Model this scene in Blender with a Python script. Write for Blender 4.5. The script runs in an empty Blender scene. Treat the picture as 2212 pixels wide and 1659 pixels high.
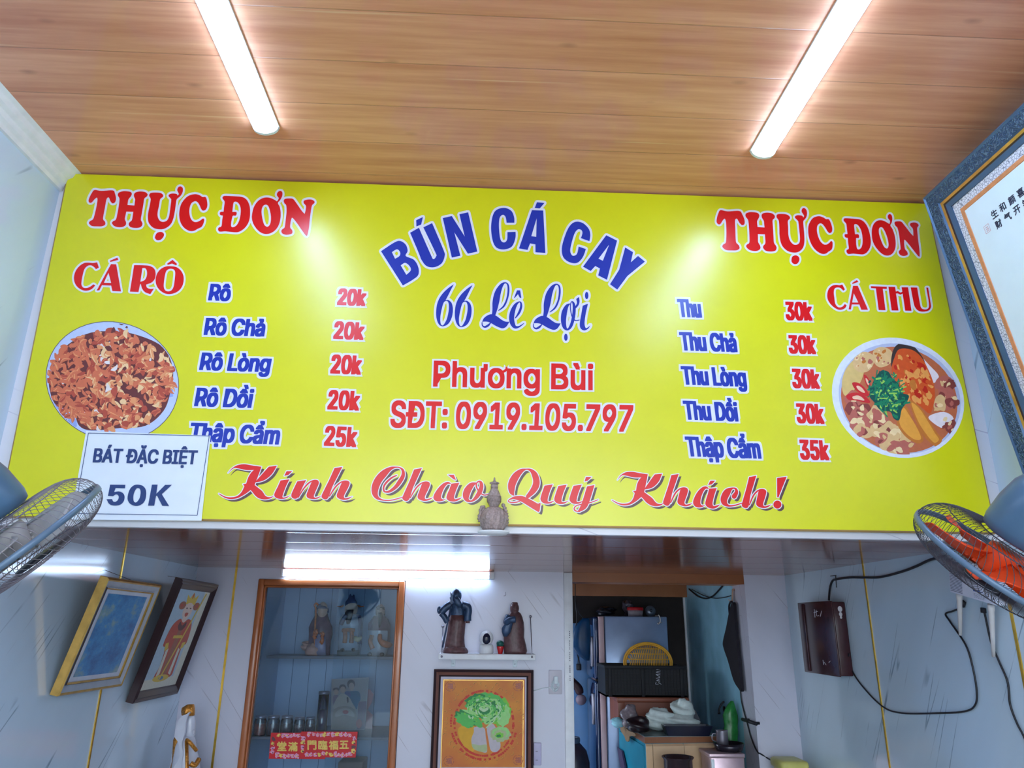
import bpy, bmesh, math, random
from mathutils import Vector, Matrix
from mathutils.geometry import tessellate_polygon, delaunay_2d_cdt
random.seed(7)
SC = bpy.context.scene
COL = SC.collection
# ---------------------------------------------------------------- camera
F_PX, PITCH, YAW, ROLL = 1580.5, 0.3151, 0.0415, 0.0117
CX, CY = 1106.0, 829.5
EYE = Vector((0, 0, 1.6))
_cp, _sp, _cy, _sy = math.cos(PITCH), math.sin(PITCH), math.cos(YAW), math.sin(YAW)
FWD = Vector((_sy*_cp, _cy*_cp, _sp))
_r0 = Vector((_cy, -_sy, 0)); _u0 = _r0.cross(FWD)
RGT = math.cos(ROLL)*_r0 + math.sin(ROLL)*_u0
UPV = -math.sin(ROLL)*_r0 + math.cos(ROLL)*_u0
cam_data = bpy.data.cameras.new('camera'); cam = bpy.data.objects.new('camera', cam_data)
COL.objects.link(cam)
cam.matrix_world = Matrix(((RGT.x, UPV.x, -FWD.x, EYE.x), (RGT.y, UPV.y, -FWD.y, EYE.y), (RGT.z, UPV.z, -FWD.z, EYE.z), (0, 0, 0, 1)))
cam_data.sensor_fit = 'HORIZONTAL'; cam_data.sensor_width = 36.0
cam_data.lens = 36.0*F_PX/2212.0
cam_data.clip_start = 0.05; cam_data.clip_end = 100
SC.camera = cam
# ---------------------------------------------------------------- daylight through the open shop front, exposure
world = bpy.data.worlds.new('world'); SC.world = world; world.use_nodes = True
_n = world.node_tree.nodes; _l = world.node_tree.links
_n.clear()
_tc = _n.new('ShaderNodeTexCoord'); _sep = _n.new('ShaderNodeSeparateXYZ'); _ramp = _n.new('ShaderNodeValToRGB')
_bg = _n.new('ShaderNodeBackground'); _wo = _n.new('ShaderNodeOutputWorld'); _mp = _n.new('ShaderNodeMapRange')
_mp.inputs['From Min'].default_value = -0.5; _mp.inputs['From Max'].default_value = 1.0
_l.new(_tc.outputs['Generated'], _sep.inputs[0]); _l.new(_sep.outputs['Z'], _mp.inputs['Value'])
_l.new(_mp.outputs[0], _ramp.inputs[0]); _l.new(_ramp.outputs[0], _bg.inputs[0]); _l.new(_bg.outputs[0], _wo.inputs[0])
_e = _ramp.color_ramp.elements
_e[0].position = 0.28; _e[0].color = (0.20, 0.20, 0.20, 1)
_e[1].position = 0.42; _e[1].color = (0.74, 0.88, 1.0, 1)
_bg.inputs[1].default_value = 6.4
vs = SC.view_settings
vs.view_transform = 'Standard'; vs.look = 'None'; vs.gamma = 1.0; vs.use_curve_mapping = False
vs.exposure = 0.35
LAMP_POWER = 30.0
TUBE_POWER = 20.0
try:
    SC.cycles.max_bounces = 8; SC.cycles.transparent_max_bounces = 12; SC.cycles.use_denoising = True
    SC.cycles.sample_clamp_indirect = 6.0; SC.cycles.caustics_reflective = False; SC.cycles.caustics_refractive = False
except Exception:
    pass
# ---------------------------------------------------------------- room dimensions
XL, XR, D1, D2, ZC, ZS = -1.6472, 1.8528, 2.5251, 4.4975, 3.2322, 1.8889
YF = -3.2            # open shop front
WT = 0.22            # thickness of the back wall
KX, KY = 1.602, 5.87 # kitchen right wall, kitchen back wall

def ray(px, py):
    return FWD + RGT*((px-CX)/F_PX) - UPV*((py-CY)/F_PX)
def at(px, py, ax, v):
    """the point of the plane (axis ax at value v) that the photograph shows at px, py"""
    d = ray(px, py)
    return EYE + d*((v-EYE[ax])/d[ax])
def crop(x0, y0, s):
    return lambda X, Y: (x0+X/s, y0+Y/s)

# ---------------------------------------------------------------- materials
def lin(c):
    return tuple((v/255/12.92 if v/255 <= 0.04045 else ((v/255+0.055)/1.055)**2.4) for v in c[:3])
_mats = {}
def M(name, col, rough=0.5, metal=0.0, var=0.06, scale=18.0, coat=0.0, emit=None, trans=0.0, alpha=1.0, bump=0.0, ior=1.45, stretch=(1, 1, 1), spec=None, col2=None, sharp=False, sheen=0):
    """procedural material: base colour varied by noise"""
    if name in _mats: return _mats[name]
    m = bpy.data.materials.new(name); m.use_nodes = True
    nt = m.node_tree; p = nt.nodes['Principled BSDF']
    c = lin(col)
    tc = nt.nodes.new('ShaderNodeTexCoord'); mp = nt.nodes.new('ShaderNodeMapping'); nz = nt.nodes.new('ShaderNodeTexNoise')
    mp.inputs['Scale'].default_value = stretch
    nz.inputs['Scale'].default_value = scale; nz.inputs['Detail'].default_value = 4
    nt.links.new(tc.outputs['Object'], mp.inputs[0]); nt.links.new(mp.outputs[0], nz.inputs['Vector'])
    rp = nt.nodes.new('ShaderNodeValToRGB')
    c2 = lin(col2) if col2 else tuple(min(1, v*(1+var)) for v in c)
    c1 = c if col2 else tuple(v*(1-var) for v in c)
    rp.color_ramp.elements[0].position = 0.47 if sharp else 0.3; rp.color_ramp.elements[1].position = 0.53 if sharp else 0.7
    rp.color_ramp.elements[0].color = (*c1, 1); rp.color_ramp.elements[1].color = (*c2, 1)
    nt.links.new(nz.outputs[0], rp.inputs[0]); nt.links.new(rp.outputs[0], p.inputs['Base Color'])
    p.inputs['Roughness'].default_value = rough; p.inputs['Metallic'].default_value = metal
    p.inputs['IOR'].default_value = ior
    p.inputs['Coat Weight'].default_value = coat
    p.inputs['Transmission Weight'].default_value = trans; p.inputs['Alpha'].default_value = alpha
    if spec is not None: p.inputs['Specular IOR Level'].default_value = spec
    if emit:
        p.inputs['Emission Color'].default_value = (*lin(emit[0]), 1); p.inputs['Emission Strength'].default_value = emit[1]
    if bump:
        b = nt.nodes.new('ShaderNodeBump'); b.inputs['Strength'].default_value = bump; b.inputs['Distance'].default_value = 0.01
        nt.links.new(nz.outputs[0], b.inputs['Height']); nt.links.new(b.outputs[0], p.inputs['Normal'])
    _mats[name] = m
    return m

def node_mat(name):
    m = bpy.data.materials.new(name); m.use_nodes = True
    nt = m.node_tree
    def N(t, **kw):
        n = nt.nodes.new(t)
        for k, v in kw.items():
            if k.startswith('i_'): n.inputs[k[2:].replace('_', ' ')].default_value = v
            else: setattr(n, k, v)
        return n
    return m, nt, nt.nodes['Principled BSDF'], N, nt.links.new
def math_node(N, L, op, a, b=None):
    n = N('ShaderNodeMath', operation=op)
    for i, v in enumerate((a, b)):
        if v is None: continue
        if isinstance(v, (int, float)): n.inputs[i].default_value = v
        else: L(v, n.inputs[i])
    return n.outputs[0]
def mix_col(N, L, fac, a, b):
    n = N('ShaderNodeMix', data_type='RGBA')
    if isinstance(fac, (int, float)): n.inputs[0].default_value = fac
    else: L(fac, n.inputs[0])
    for s, v in ((6, a), (7, b)):
        if isinstance(v, tuple): n.inputs[s].default_value = (*v, 1)
        else: L(v, n.inputs[s])
    return n.outputs[2]

def marble(name, base, vein, angle, axis, rough=0.09, bump=0.008, amount=0.8):
    """glossy panel printed with thin broken diagonal veins. axis: the axis the panel faces along"""
    m, nt, p, N, L = node_mat(name)
    g = N('ShaderNodeNewGeometry')
    rot = N('ShaderNodeMapping')
    L(g.outputs['Position'], rot.inputs[0])
    if axis == 0: rot.inputs['Rotation'].default_value = (angle, 0, 0)
    else: rot.inputs['Rotation'].default_value = (0, angle, 0)
    st = N('ShaderNodeMapping')
    st.inputs['Scale'].default_value = (3.4, 3.4, 0.16)
    L(rot.outputs[0], st.inputs[0])
    n1 = N('ShaderNodeTexNoise', i_Scale=2.6, i_Detail=1.6, i_Roughness=0.5)
    L(st.outputs[0], n1.inputs['Vector'])
    d = math_node(N, L, 'ABSOLUTE', math_node(N, L, 'SUBTRACT', n1.outputs[0], 0.5))
    line = N('ShaderNodeMapRange'); L(d, line.inputs[0])
    line.inputs['From Min'].default_value = 0.0; line.inputs['From Max'].default_value = 0.009
    line.inputs['To Min'].default_value = 1.0; line.inputs['To Max'].default_value = 0.0
    n2 = N('ShaderNodeTexNoise', i_Scale=4.2, i_Detail=2.0); L(rot.outputs[0], n2.inputs['Vector'])
    mask = N('ShaderNodeMapRange'); L(n2.outputs[0], mask.inputs[0])
    mask.inputs['From Min'].default_value = 0.50; mask.inputs['From Max'].default_value = 0.62
    fac = math_node(N, L, 'MULTIPLY', math_node(N, L, 'MULTIPLY', line.outputs[0], mask.outputs[0]), amount)
    n3 = N('ShaderNodeTexNoise', i_Scale=1.6, i_Detail=4.0); L(st.outputs[0], n3.inputs['Vector'])
    b2 = tuple(v*0.86 for v in lin(base))
    basec = mix_col(N, L, n3.outputs[0], lin(base), b2)
    L(mix_col(N, L, fac, basec, lin(vein)), p.inputs['Base Color'])
    p.inputs['Roughness'].default_value = rough
    nb = N('ShaderNodeTexNoise', i_Scale=5.0, i_Detail=1.0); L(g.outputs['Position'], nb.inputs['Vector'])
    bp = N('ShaderNodeBump', i_Strength=bump*4, i_Distance=0.02); L(nb.outputs[0], bp.inputs['Height']); L(bp.outputs[0], p.inputs['Normal'])
    return m

def plank_wood(name, c_dark, c_light, pitch, offset, rough, seam=0.5, seam_w=0.004, grain=1.0, knots=True, coat=0.0, streak=0.0):
    """wood-print panels running along x, seams every `pitch` metres along y"""
    m, nt, p, N, L = node_mat(name)
    g = N('ShaderNodeNewGeometry'); sx = N('ShaderNodeSeparateXYZ'); L(g.outputs['Position'], sx.inputs[0])
    yy = math_node(N, L, 'DIVIDE', math_node(N, L, 'SUBTRACT', sx.outputs[1], offset), pitch)
    idx = math_node(N, L, 'FLOOR', yy); fr = math_node(N, L, 'SUBTRACT', yy, idx)
    cmb = N('ShaderNodeCombineXYZ'); L(math_node(N, L, 'MULTIPLY', idx, 3.17), cmb.inputs[0]); L(math_node(N, L, 'MULTIPLY', idx, 0.37), cmb.inputs[2])
    add = N('ShaderNodeVectorMath', operation='ADD'); L(g.outputs['Position'], add.inputs[0]); L(cmb.outputs[0], add.inputs[1])
    st = N('ShaderNodeMapping'); st.inputs['Scale'].default_value = (0.9, 16.0, 1.0); L(add.outputs[0], st.inputs[0])
    n1 = N('ShaderNodeTexNoise', i_Scale=2.0, i_Detail=7.0, i_Roughness=0.62); L(st.outputs[0], n1.inputs['Vector'])
    st2 = N('ShaderNodeMapping'); st2.inputs['Scale'].default_value = (0.55, 3.0, 1.0); L(add.outputs[0], st2.inputs[0])
    n2 = N('ShaderNodeTexNoise', i_Scale=1.6, i_Detail=3.0); L(st2.outputs[0], n2.inputs['Vector'])
    f = math_node(N, L, 'ADD', math_node(N, L, 'MULTIPLY', n1.outputs[0], 0.75*grain), math_node(N, L, 'MULTIPLY', n2.outputs[0], 0.5))
    rp = N('ShaderNodeMapRange'); L(f, rp.inputs[0]); rp.inputs['From Min'].default_value = 0.38; rp.inputs['From Max'].default_value = 0.85
    col = mix_col(N, L, rp.outputs[0], lin(c_dark), lin(c_light))
    if knots:
        v = N('ShaderNodeMapping'); v.inputs['Scale'].default_value = (3.0, 7.0, 1.0); L(add.outputs[0], v.inputs[0])
        vo = N('ShaderNodeTexVoronoi', i_Scale=1.3); L(v.outputs[0], vo.inputs['Vector'])
        k = N('ShaderNodeMapRange'); L(vo.outputs['Distance'], k.inputs[0]); k.inputs['From Min'].default_value = 0.02; k.inputs['From Max'].default_value = 0.13
        k.inputs['To Min'].default_value = 0.5; k.inputs['To Max'].default_value = 0.0
        col = mix_col(N, L, k.outputs[0], col, tuple(x*0.55 for x in lin(c_dark)))
    if streak:
        st3 = N('ShaderNodeMapping'); st3.inputs['Scale'].default_value = (0.5, 26.0, 1.0); L(add.outputs[0], st3.inputs[0])
        n4 = N('ShaderNodeTexNoise', i_Scale=1.7, i_Detail=3.0); L(st3.outputs[0], n4.inputs['Vector'])
        s = N('ShaderNodeMapRange'); L(n4.outputs[0], s.inputs[0]); s.inputs['From Min'].default_value = 0.66; s.inputs['From Max'].default_value = 0.72
        s.inputs['To Max'].default_value = streak
        col = mix_col(N, L, s.outputs[0], col, tuple(min(1, x*1.7+.05) for x in lin(c_light)))
    e = math_node(N, L, 'ABSOLUTE', math_node(N, L, 'SUBTRACT', fr, 0.5))
    sm = N('ShaderNodeMapRange'); L(e, sm.inputs[0]); sm.inputs['From Min'].default_value = 0.5-seam_w/pitch; sm.inputs['From Max'].default_value = 0.5
    L(mix_col(N, L, math_node(N, L, 'MULTIPLY', sm.outputs[0], seam), col, tuple(x*0.3 for x in lin(c_dark))), p.inputs['Base Color'])
    p.inputs['Roughness'].default_value = rough; p.inputs['Coat Weight'].default_value = coat
    bp = N('ShaderNodeBump', i_Strength=0.5, i_Distance=0.003, invert=True); L(sm.outputs[0], bp.inputs['Height']); L(bp.outputs[0], p.inputs['Normal'])
    return m

# ---------------------------------------------------------------- mesh building
def frame_of(d):
    d = d.normalized()
    a = Vector((0, 0, 1)) if abs(d.z) < 0.9 else Vector((1, 0, 0))
    u = d.cross(a).normalized()
    return u, d.cross(u).normalized()
def smooth_path(pts, n=6, closed=False):
    """Catmull-Rom through tuples of any length"""
    out = []; k = len(pts)
    rng = range(k if closed else k-1)
    for i in rng:
        p1, p2 = pts[i], pts[(i+1) % k]
        p0 = pts[(i-1) % k] if closed or i > 0 else p1
        p3 = pts[(i+2) % k] if closed or i+2 < k else p2
        for j in range(n):
            t = j/n
            out.append(tuple(0.5*((2*b)+(c-a)*t+(2*a-5*b+4*c-d)*t*t+(-a+3*b-3*c+d)*t**3) for a, b, c, d in zip(p0, p1, p2, p3)))
    if not closed: out.append(tuple(pts[-1]))
    return out

class MB:
    """collects shapes; build() links them as ONE mesh object"""
    def __init__(s): s.v = []; s.f = []; s.mi = []; s.sm = []; s.cur = 0; s.smooth = True
    def mat(s, i): s.cur = i; return s
    def add(s, vs, fs, smooth=None):
        o = len(s.v); s.v += [Vector(v) for v in vs]
        for f in fs: s.f.append(tuple(i+o for i in f)); s.mi.append(s.cur); s.sm.append(s.smooth if smooth is None else smooth)
        return s
    def box(s, a, b, M4=None):
        x0, y0, z0 = (min(a[i], b[i]) for i in range(3)); x1, y1, z1 = (max(a[i], b[i]) for i in range(3))
        vs = [Vector((x, y, z)) for z in (z0, z1) for y in (y0, y1) for x in (x0, x1)]
        if M4 is not None: vs = [M4 @ v for v in vs]
        return s.add(vs, [(0, 2, 3, 1), (4, 5, 7, 6), (0, 1, 5, 4), (2, 6, 7, 3), (0, 4, 6, 2), (1, 3, 7, 5)], False)
    def rbox(s, a, b, r=0.006, M4=None, seg=2):
        """box with rounded edges"""
        bm = bmesh.new(); bmesh.ops.create_cube(bm, size=1)
        c = [(a[i]+b[i])/2 for i in range(3)]; d = [abs(b[i]-a[i]) for i in range(3)]
        for v in bm.verts: v.co = Vector([c[i]+v.co[i]*d[i] for i in range(3)])
        bmesh.ops.bevel(bm, geom=bm.edges[:], offset=min(r, min(d)*0.45), segments=seg, affect='EDGES', profile=0.5)
        bm.verts.index_update()
        vs = [v.co.copy() for v in bm.verts]
        if M4 is not None: vs = [M4 @ v for v in vs]
        s.add(vs, [tuple(v.index for v in f.verts) for f in bm.faces], True); bm.free()
        return s
    def hexa(s, p):
        """eight corners: four of one face, four of the opposite face in the same order"""
        return s.add(p, [(0, 1, 2, 3), (7, 6, 5, 4), (0, 4, 5, 1), (1, 5, 6, 2), (2, 6, 7, 3), (3, 7, 4, 0)], False)
    def tube(s, pts, r, seg=8, closed=False, caps=True, flat=1.0):
        pts = [Vector(p) for p in pts]; n = len(pts)
        rs = r if isinstance(r, (list, tuple)) else [r]*n
        o = len(s.v); u = None; vs = []
        for i in range(n):
            a = pts[(i-1) % n] if closed or i > 0 else pts[i]; b = pts[(i+1) % n] if closed or i < n-1 else pts[i]
            d = (b-a)
            if d.length < 1e-9: d = Vector((0, 0, 1))
            d.normalize()
            if u is None: u, w = frame_of(d)
            else:
                u = u-d*u.dot(d)
                if u.length < 1e-6: u, w = frame_of(d)
                u.normalize(); w = d.cross(u)
            for j in range(seg):
                t = 2*math.pi*j/seg
                vs.append(pts[i]+u*math.cos(t)*rs[i]+w*math.sin(t)*rs[i]*flat)
        fs = []
        for i in range(n if closed else n-1):
            for j in range(seg):
                k = (j+1) % seg; i2 = (i+1) % n
                fs.append((i*seg+j, i*seg+k, i2*seg+k, i2*seg+j))
        if caps and not closed:
            fs.append(tuple(range(seg))[::-1]); fs.append(tuple((n-1)*seg+j for j in range(seg)))
        return s.add(vs, fs)
    def lathe(s, prof, c=(0, 0, 0), seg=24, axis=None, sx=1.0, sy=1.0, wob=None, caps=True):
        """prof: (radius, height) pairs along the axis from c"""
        c = Vector(c); ax = Vector(axis).normalized() if axis is not None else Vector((0, 0, 1))
        u, w = (Vector((1, 0, 0)), Vector((0, 1, 0))) if axis is None else frame_of(ax)
        vs = []
        for (r, h) in prof:
            for j in range(seg):
                t = 2*math.pi*j/seg; k = 1+(wob(t, h) if wob else 0)
                vs.append(c+ax*h+u*math.cos(t)*r*sx*k+w*math.sin(t)*r*sy*k)
        n = len(prof); fs = []
        for i in range(n-1):
            for j in range(seg):
                k = (j+1) % seg; fs.append((i*seg+j, i*seg+k, (i+1)*seg+k, (i+1)*seg+j))
        if caps and prof[0][0] > 1e-5: fs.append(tuple(range(seg))[::-1])
        if caps and prof[-1][0] > 1e-5: fs.append(tuple((n-1)*seg+j for j in range(seg)))
        return s.add(vs, fs)
    def loft(s, secs, seg=20, fold=0.0, nf=9):
        """secs: (x, y, z, rx, ry[, rot]) horizontal ellipses; fold adds drapery ridges"""
        vs = []
        for q in secs:
            x, y, z, rx, ry = q[:5]; a = q[5] if len(q) > 5 else 0; fo = q[6] if len(q) > 6 else fold
            for j in range(seg):
                t = 2*math.pi*j/seg; k = 1+fo*math.sin(nf*t+z*9)
                dx, dy = math.cos(t)*rx*k, math.sin(t)*ry*k
                vs.append(Vector((x+dx*math.cos(a)-dy*math.sin(a), y+dx*math.sin(a)+dy*math.cos(a), z)))
        fs = []; n = len(secs)
        for i in range(n-1):
            for j in range(seg):
                k = (j+1) % seg; fs.append((i*seg+j, i*seg+k, (i+1)*seg+k, (i+1)*seg+j))
        fs.append(tuple(range(seg))[::-1]); fs.append(tuple((n-1)*seg+j for j in range(seg)))
        return s.add(vs, fs)
    def ball(s, c, r, seg=16, rings=10, M4=None):
        c = Vector(c); rx, ry, rz = r if isinstance(r, (tuple, list)) else (r, r, r)
        vs = []; fs = []
        for i in range(rings+1):
            p = math.pi*i/rings
            for j in range(seg):
                t = 2*math.pi*j/seg
                v = Vector((rx*math.sin(p)*math.cos(t), ry*math.sin(p)*math.sin(t), -rz*math.cos(p)))
                if M4 is not None: v = M4 @ v
                vs.append(c+v)
        for i in range(rings):
            for j in range(seg):
                k = (j+1) % seg; fs.append((i*seg+j, i*seg+k, (i+1)*seg+k, (i+1)*seg+j))
        return s.add(vs, fs)
    def prism(s, loop, d, holes=()):
        """extrude a planar loop of 3-D points by vector d"""
        d = Vector(d); loops = [[Vector(p) for p in loop]]+[[Vector(p) for p in h] for h in holes]
        flat = [p for l in loops for p in l]; n = len(flat)
        tris = tessellate_polygon(loops)
        fs = [tuple(t) for t in tris]+[tuple(i+n for i in t[::-1]) for t in tris]
        o = 0
        for l in loops:
            k = len(l)
            for i in range(k): fs.append((o+i, o+(i+1) % k, n+o+(i+1) % k, n+o+i))
            o += k
        return s.add(flat+[p+d for p in flat], fs, False)
    def build(s, name, mats, parent=None, loc=None, subsurf=0, recalc=True):
        me = bpy.data.meshes.new(name)
        if parent is not None: org = Vector(parent['_o'])
        elif loc is not None: org = Vector(loc)
        else:
            lo = [min(v[i] for v in s.v) for i in range(3)]; hi = [max(v[i] for v in s.v) for i in range(3)]
            org = Vector(((lo[0]+hi[0])/2, (lo[1]+hi[1])/2, lo[2]))
        me.from_pydata([v-org for v in s.v], [], s.f)
        for m in (mats if isinstance(mats, (list, tuple)) else [mats]): me.materials.append(m)
        for i, p in enumerate(me.polygons): p.material_index = s.mi[i]; p.use_smooth = s.sm[i]
        if recalc:
            bm = bmesh.new(); bm.from_mesh(me); bmesh.ops.recalc_face_normals(bm, faces=bm.faces[:]); bm.to_mesh(me); bm.free()
        me.update()
        o = bpy.data.objects.new(name, me); COL.objects.link(o); o['_o'] = tuple(org)
        if parent is not None: o.parent = parent
        else: o.location = org
        if subsurf:
            md = o.modifiers.new('subdivision', 'SUBSURF'); md.levels = subsurf; md.render_levels = subsurf
        return o
def tag(o, label, cat, group=None):
    o['label'] = label; o['category'] = cat
    if group: o['group'] = group
    return o
def thing(name, label, cat, loc=(0, 0, 0), group=None):
    o = bpy.data.objects.new(name, None); COL.objects.link(o); o.location = loc; o['_o'] = tuple(loc); o.empty_display_size = 0.05
    return tag(o, label, cat, group)
def struct(o):
    o['kind'] = 'structure'; return o
def copy_tree(o, delta, parent=None):
    c = o.copy(); COL.objects.link(c)
    if parent is None: c.location = Vector(o.location)+Vector(delta); c['_o'] = tuple(Vector(o['_o'])+Vector(delta))
    else: c.parent = parent
    for ch in list(o.children): copy_tree(ch, delta, c)
    return c

# ---------------------------------------------------------------- the room
m_wall_l = marble('marble_panel_left', (212, 232, 250), (112, 138, 166), 0.75, 0)
m_wall_r = marble('marble_panel_right', (204, 224, 238), (95, 120, 146), -0.55, 0)
m_wall_b = marble('marble_panel_back', (214, 214, 230), (150, 142, 160), 0.65, 1, rough=0.2)
m_ledge = marble('marble_trim', (235, 236, 246), (170, 165, 190), 1.2, 1, rough=0.25)
m_ceiling = plank_wood('ceiling_wood_panel', (198, 120, 88), (242, 176, 138), 0.2, 0.05, 0.42, seam=0.35, seam_w=0.003, streak=0.35, coat=0.35)
m_soffit = plank_wood('soffit_wood_panel', (128, 70, 50), (160, 98, 74), 0.333, 2.62, 0.13, seam=0.9, seam_w=0.006, knots=False)
m_white = M('white_paint', (235, 236, 240), 0.4)
m_gold = M('gold_strip', (222, 178, 70), 0.3, 0.85, var=0.2)
m_floor = M('floor_tile', (206, 200, 192), 0.35)
m_lintel = plank_wood('lintel_wood', (150, 84, 46), (196, 124, 74), 0.3, 0, 0.4, knots=False)
m_kit_teal = M('kitchen_teal_panel', (156, 208, 232), 0.25, var=0.12, scale=6)
m_kit_blue = M('kitchen_blue_tile', (96, 146, 200), 0.3, var=0.1, scale=5)
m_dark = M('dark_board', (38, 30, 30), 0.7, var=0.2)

def slab(name, a, b, m):
    return struct(MB().box(a, b).build(name, m))
slab('floor', (XL-.15, YF-2.5, -.06), (XR+2.2, KY+.3, 0), m_floor)
slab('ceiling', (XL-.15, YF, ZC), (XR+.15, D1+.1, ZC+.1), m_ceiling)
slab('wall_left', (XL-.15, YF, 0), (XL, D2+WT, ZC), m_wall_l)
slab('wall_right', (XR, YF, 0), (XR+.15, D2+WT, ZC), m_wall_r)
slab('wall_upper', (XL, D1, ZS), (XR, D1+.03, ZC), m_ledge)
slab('ceiling_lower', (XL, D1+.03, ZS), (XR, D2+.02, ZS+.08), m_soffit)
# back wall with the cabinet niche and the kitchen doorway
def back(px, py): return at(px, py, 1, D2)
CAB_X0, CAB_X1, CAB_Z1, CAB_Z0 = -1.285, -0.428, 1.828, 0.55
DOOR_X0, DOOR_X1, DOOR_Z = 0.560, KX, 1.835
wb = MB()
wb.box((XL, D2, 0), (CAB_X0, D2+WT, ZS)); wb.box((CAB_X0, D2, 0), (CAB_X1, D2+WT, CAB_Z0)); wb.box((CAB_X0, D2, CAB_Z1), (CAB_X1, D2+WT, ZS))
wb.box((CAB_X1, D2, 0), (DOOR_X0, D2+WT, ZS)); wb.box((DOOR_X1, D2, 0), (XR, D2+WT, ZS))
struct(wb.build('wall_back', m_wall_b))
slab('wall_lintel', (DOOR_X0, D2+.004, DOOR_Z), (DOOR_X1, D2+WT, ZS), m_lintel)
# kitchen shell beyond the doorway, open to daylight on its left
slab('wall_kitchen_right', (KX, D2+WT, 0), (KX+.12, KY+.12, 2.1), m_kit_teal)
slab('wall_kitchen_back', (-.6, KY, 0), (KX, KY+.12, 2.1), m_kit_blue)
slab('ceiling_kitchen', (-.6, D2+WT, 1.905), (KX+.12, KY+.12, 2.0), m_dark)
struct(MB().box((.95, KY-.02, 0), (KX, KY, 1.80)).build('trim_11', m_dark)); struct(MB().box((.70, KY-.02, 1.60), (.95, KY, 1.80)).build('trim_12', m_dark))  # added dark sheets: the shade behind and above the refrigerator, put into colour
struct(MB().box((KX-.014, KY-.034, 0), (KX, KY-.02, 1.905)).build('trim_13', m_white))
slab('wall_kitchen_left', (-.12, D2+WT, 0), (0.0, 5.0, 1.905), m_kit_blue)
struct(MB().box((0.45, KY-.1, 1.80), (KX, KY, 1.905)).build('beam_kitchen', m_lintel))
# ---------------------------------------------------------------- lettering
def closed_curve(pts, n=5):
    """outline through points; a third value marks a sharp corner"""
    k = len(pts); corners = [i for i in range(k) if len(pts[i]) > 2]
    P = [(float(p[0]), float(p[1])) for p in pts]
    if not corners: return smooth_path(P, n, True)
    if len(corners) == k: return P
    out = []
    for a, i in enumerate(corners):
        j = corners[(a+1) % len(corners)]
        span = (j-i) % k or k
        seg = [P[(i+q) % k] for q in range(span+1)]
        out += smooth_path(seg, n if span > 1 else 1)[:-1]
    return out
def affine(src, dst):
    (x0, y0), (x1, y1), (x2, y2) = src
    d = (x1-x0)*(y2-y0)-(x2-x0)*(y1-y0)
    def f(x, y):
        a = ((x-x0)*(y2-y0)-(x2-x0)*(y-y0))/d; b = ((x1-x0)*(y-y0)-(x-x0)*(y1-y0))/d
        return tuple(dst[0][i]+a*(dst[1][i]-dst[0][i])+b*(dst[2][i]-dst[0][i]) for i in (0, 1))
    return f
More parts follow.
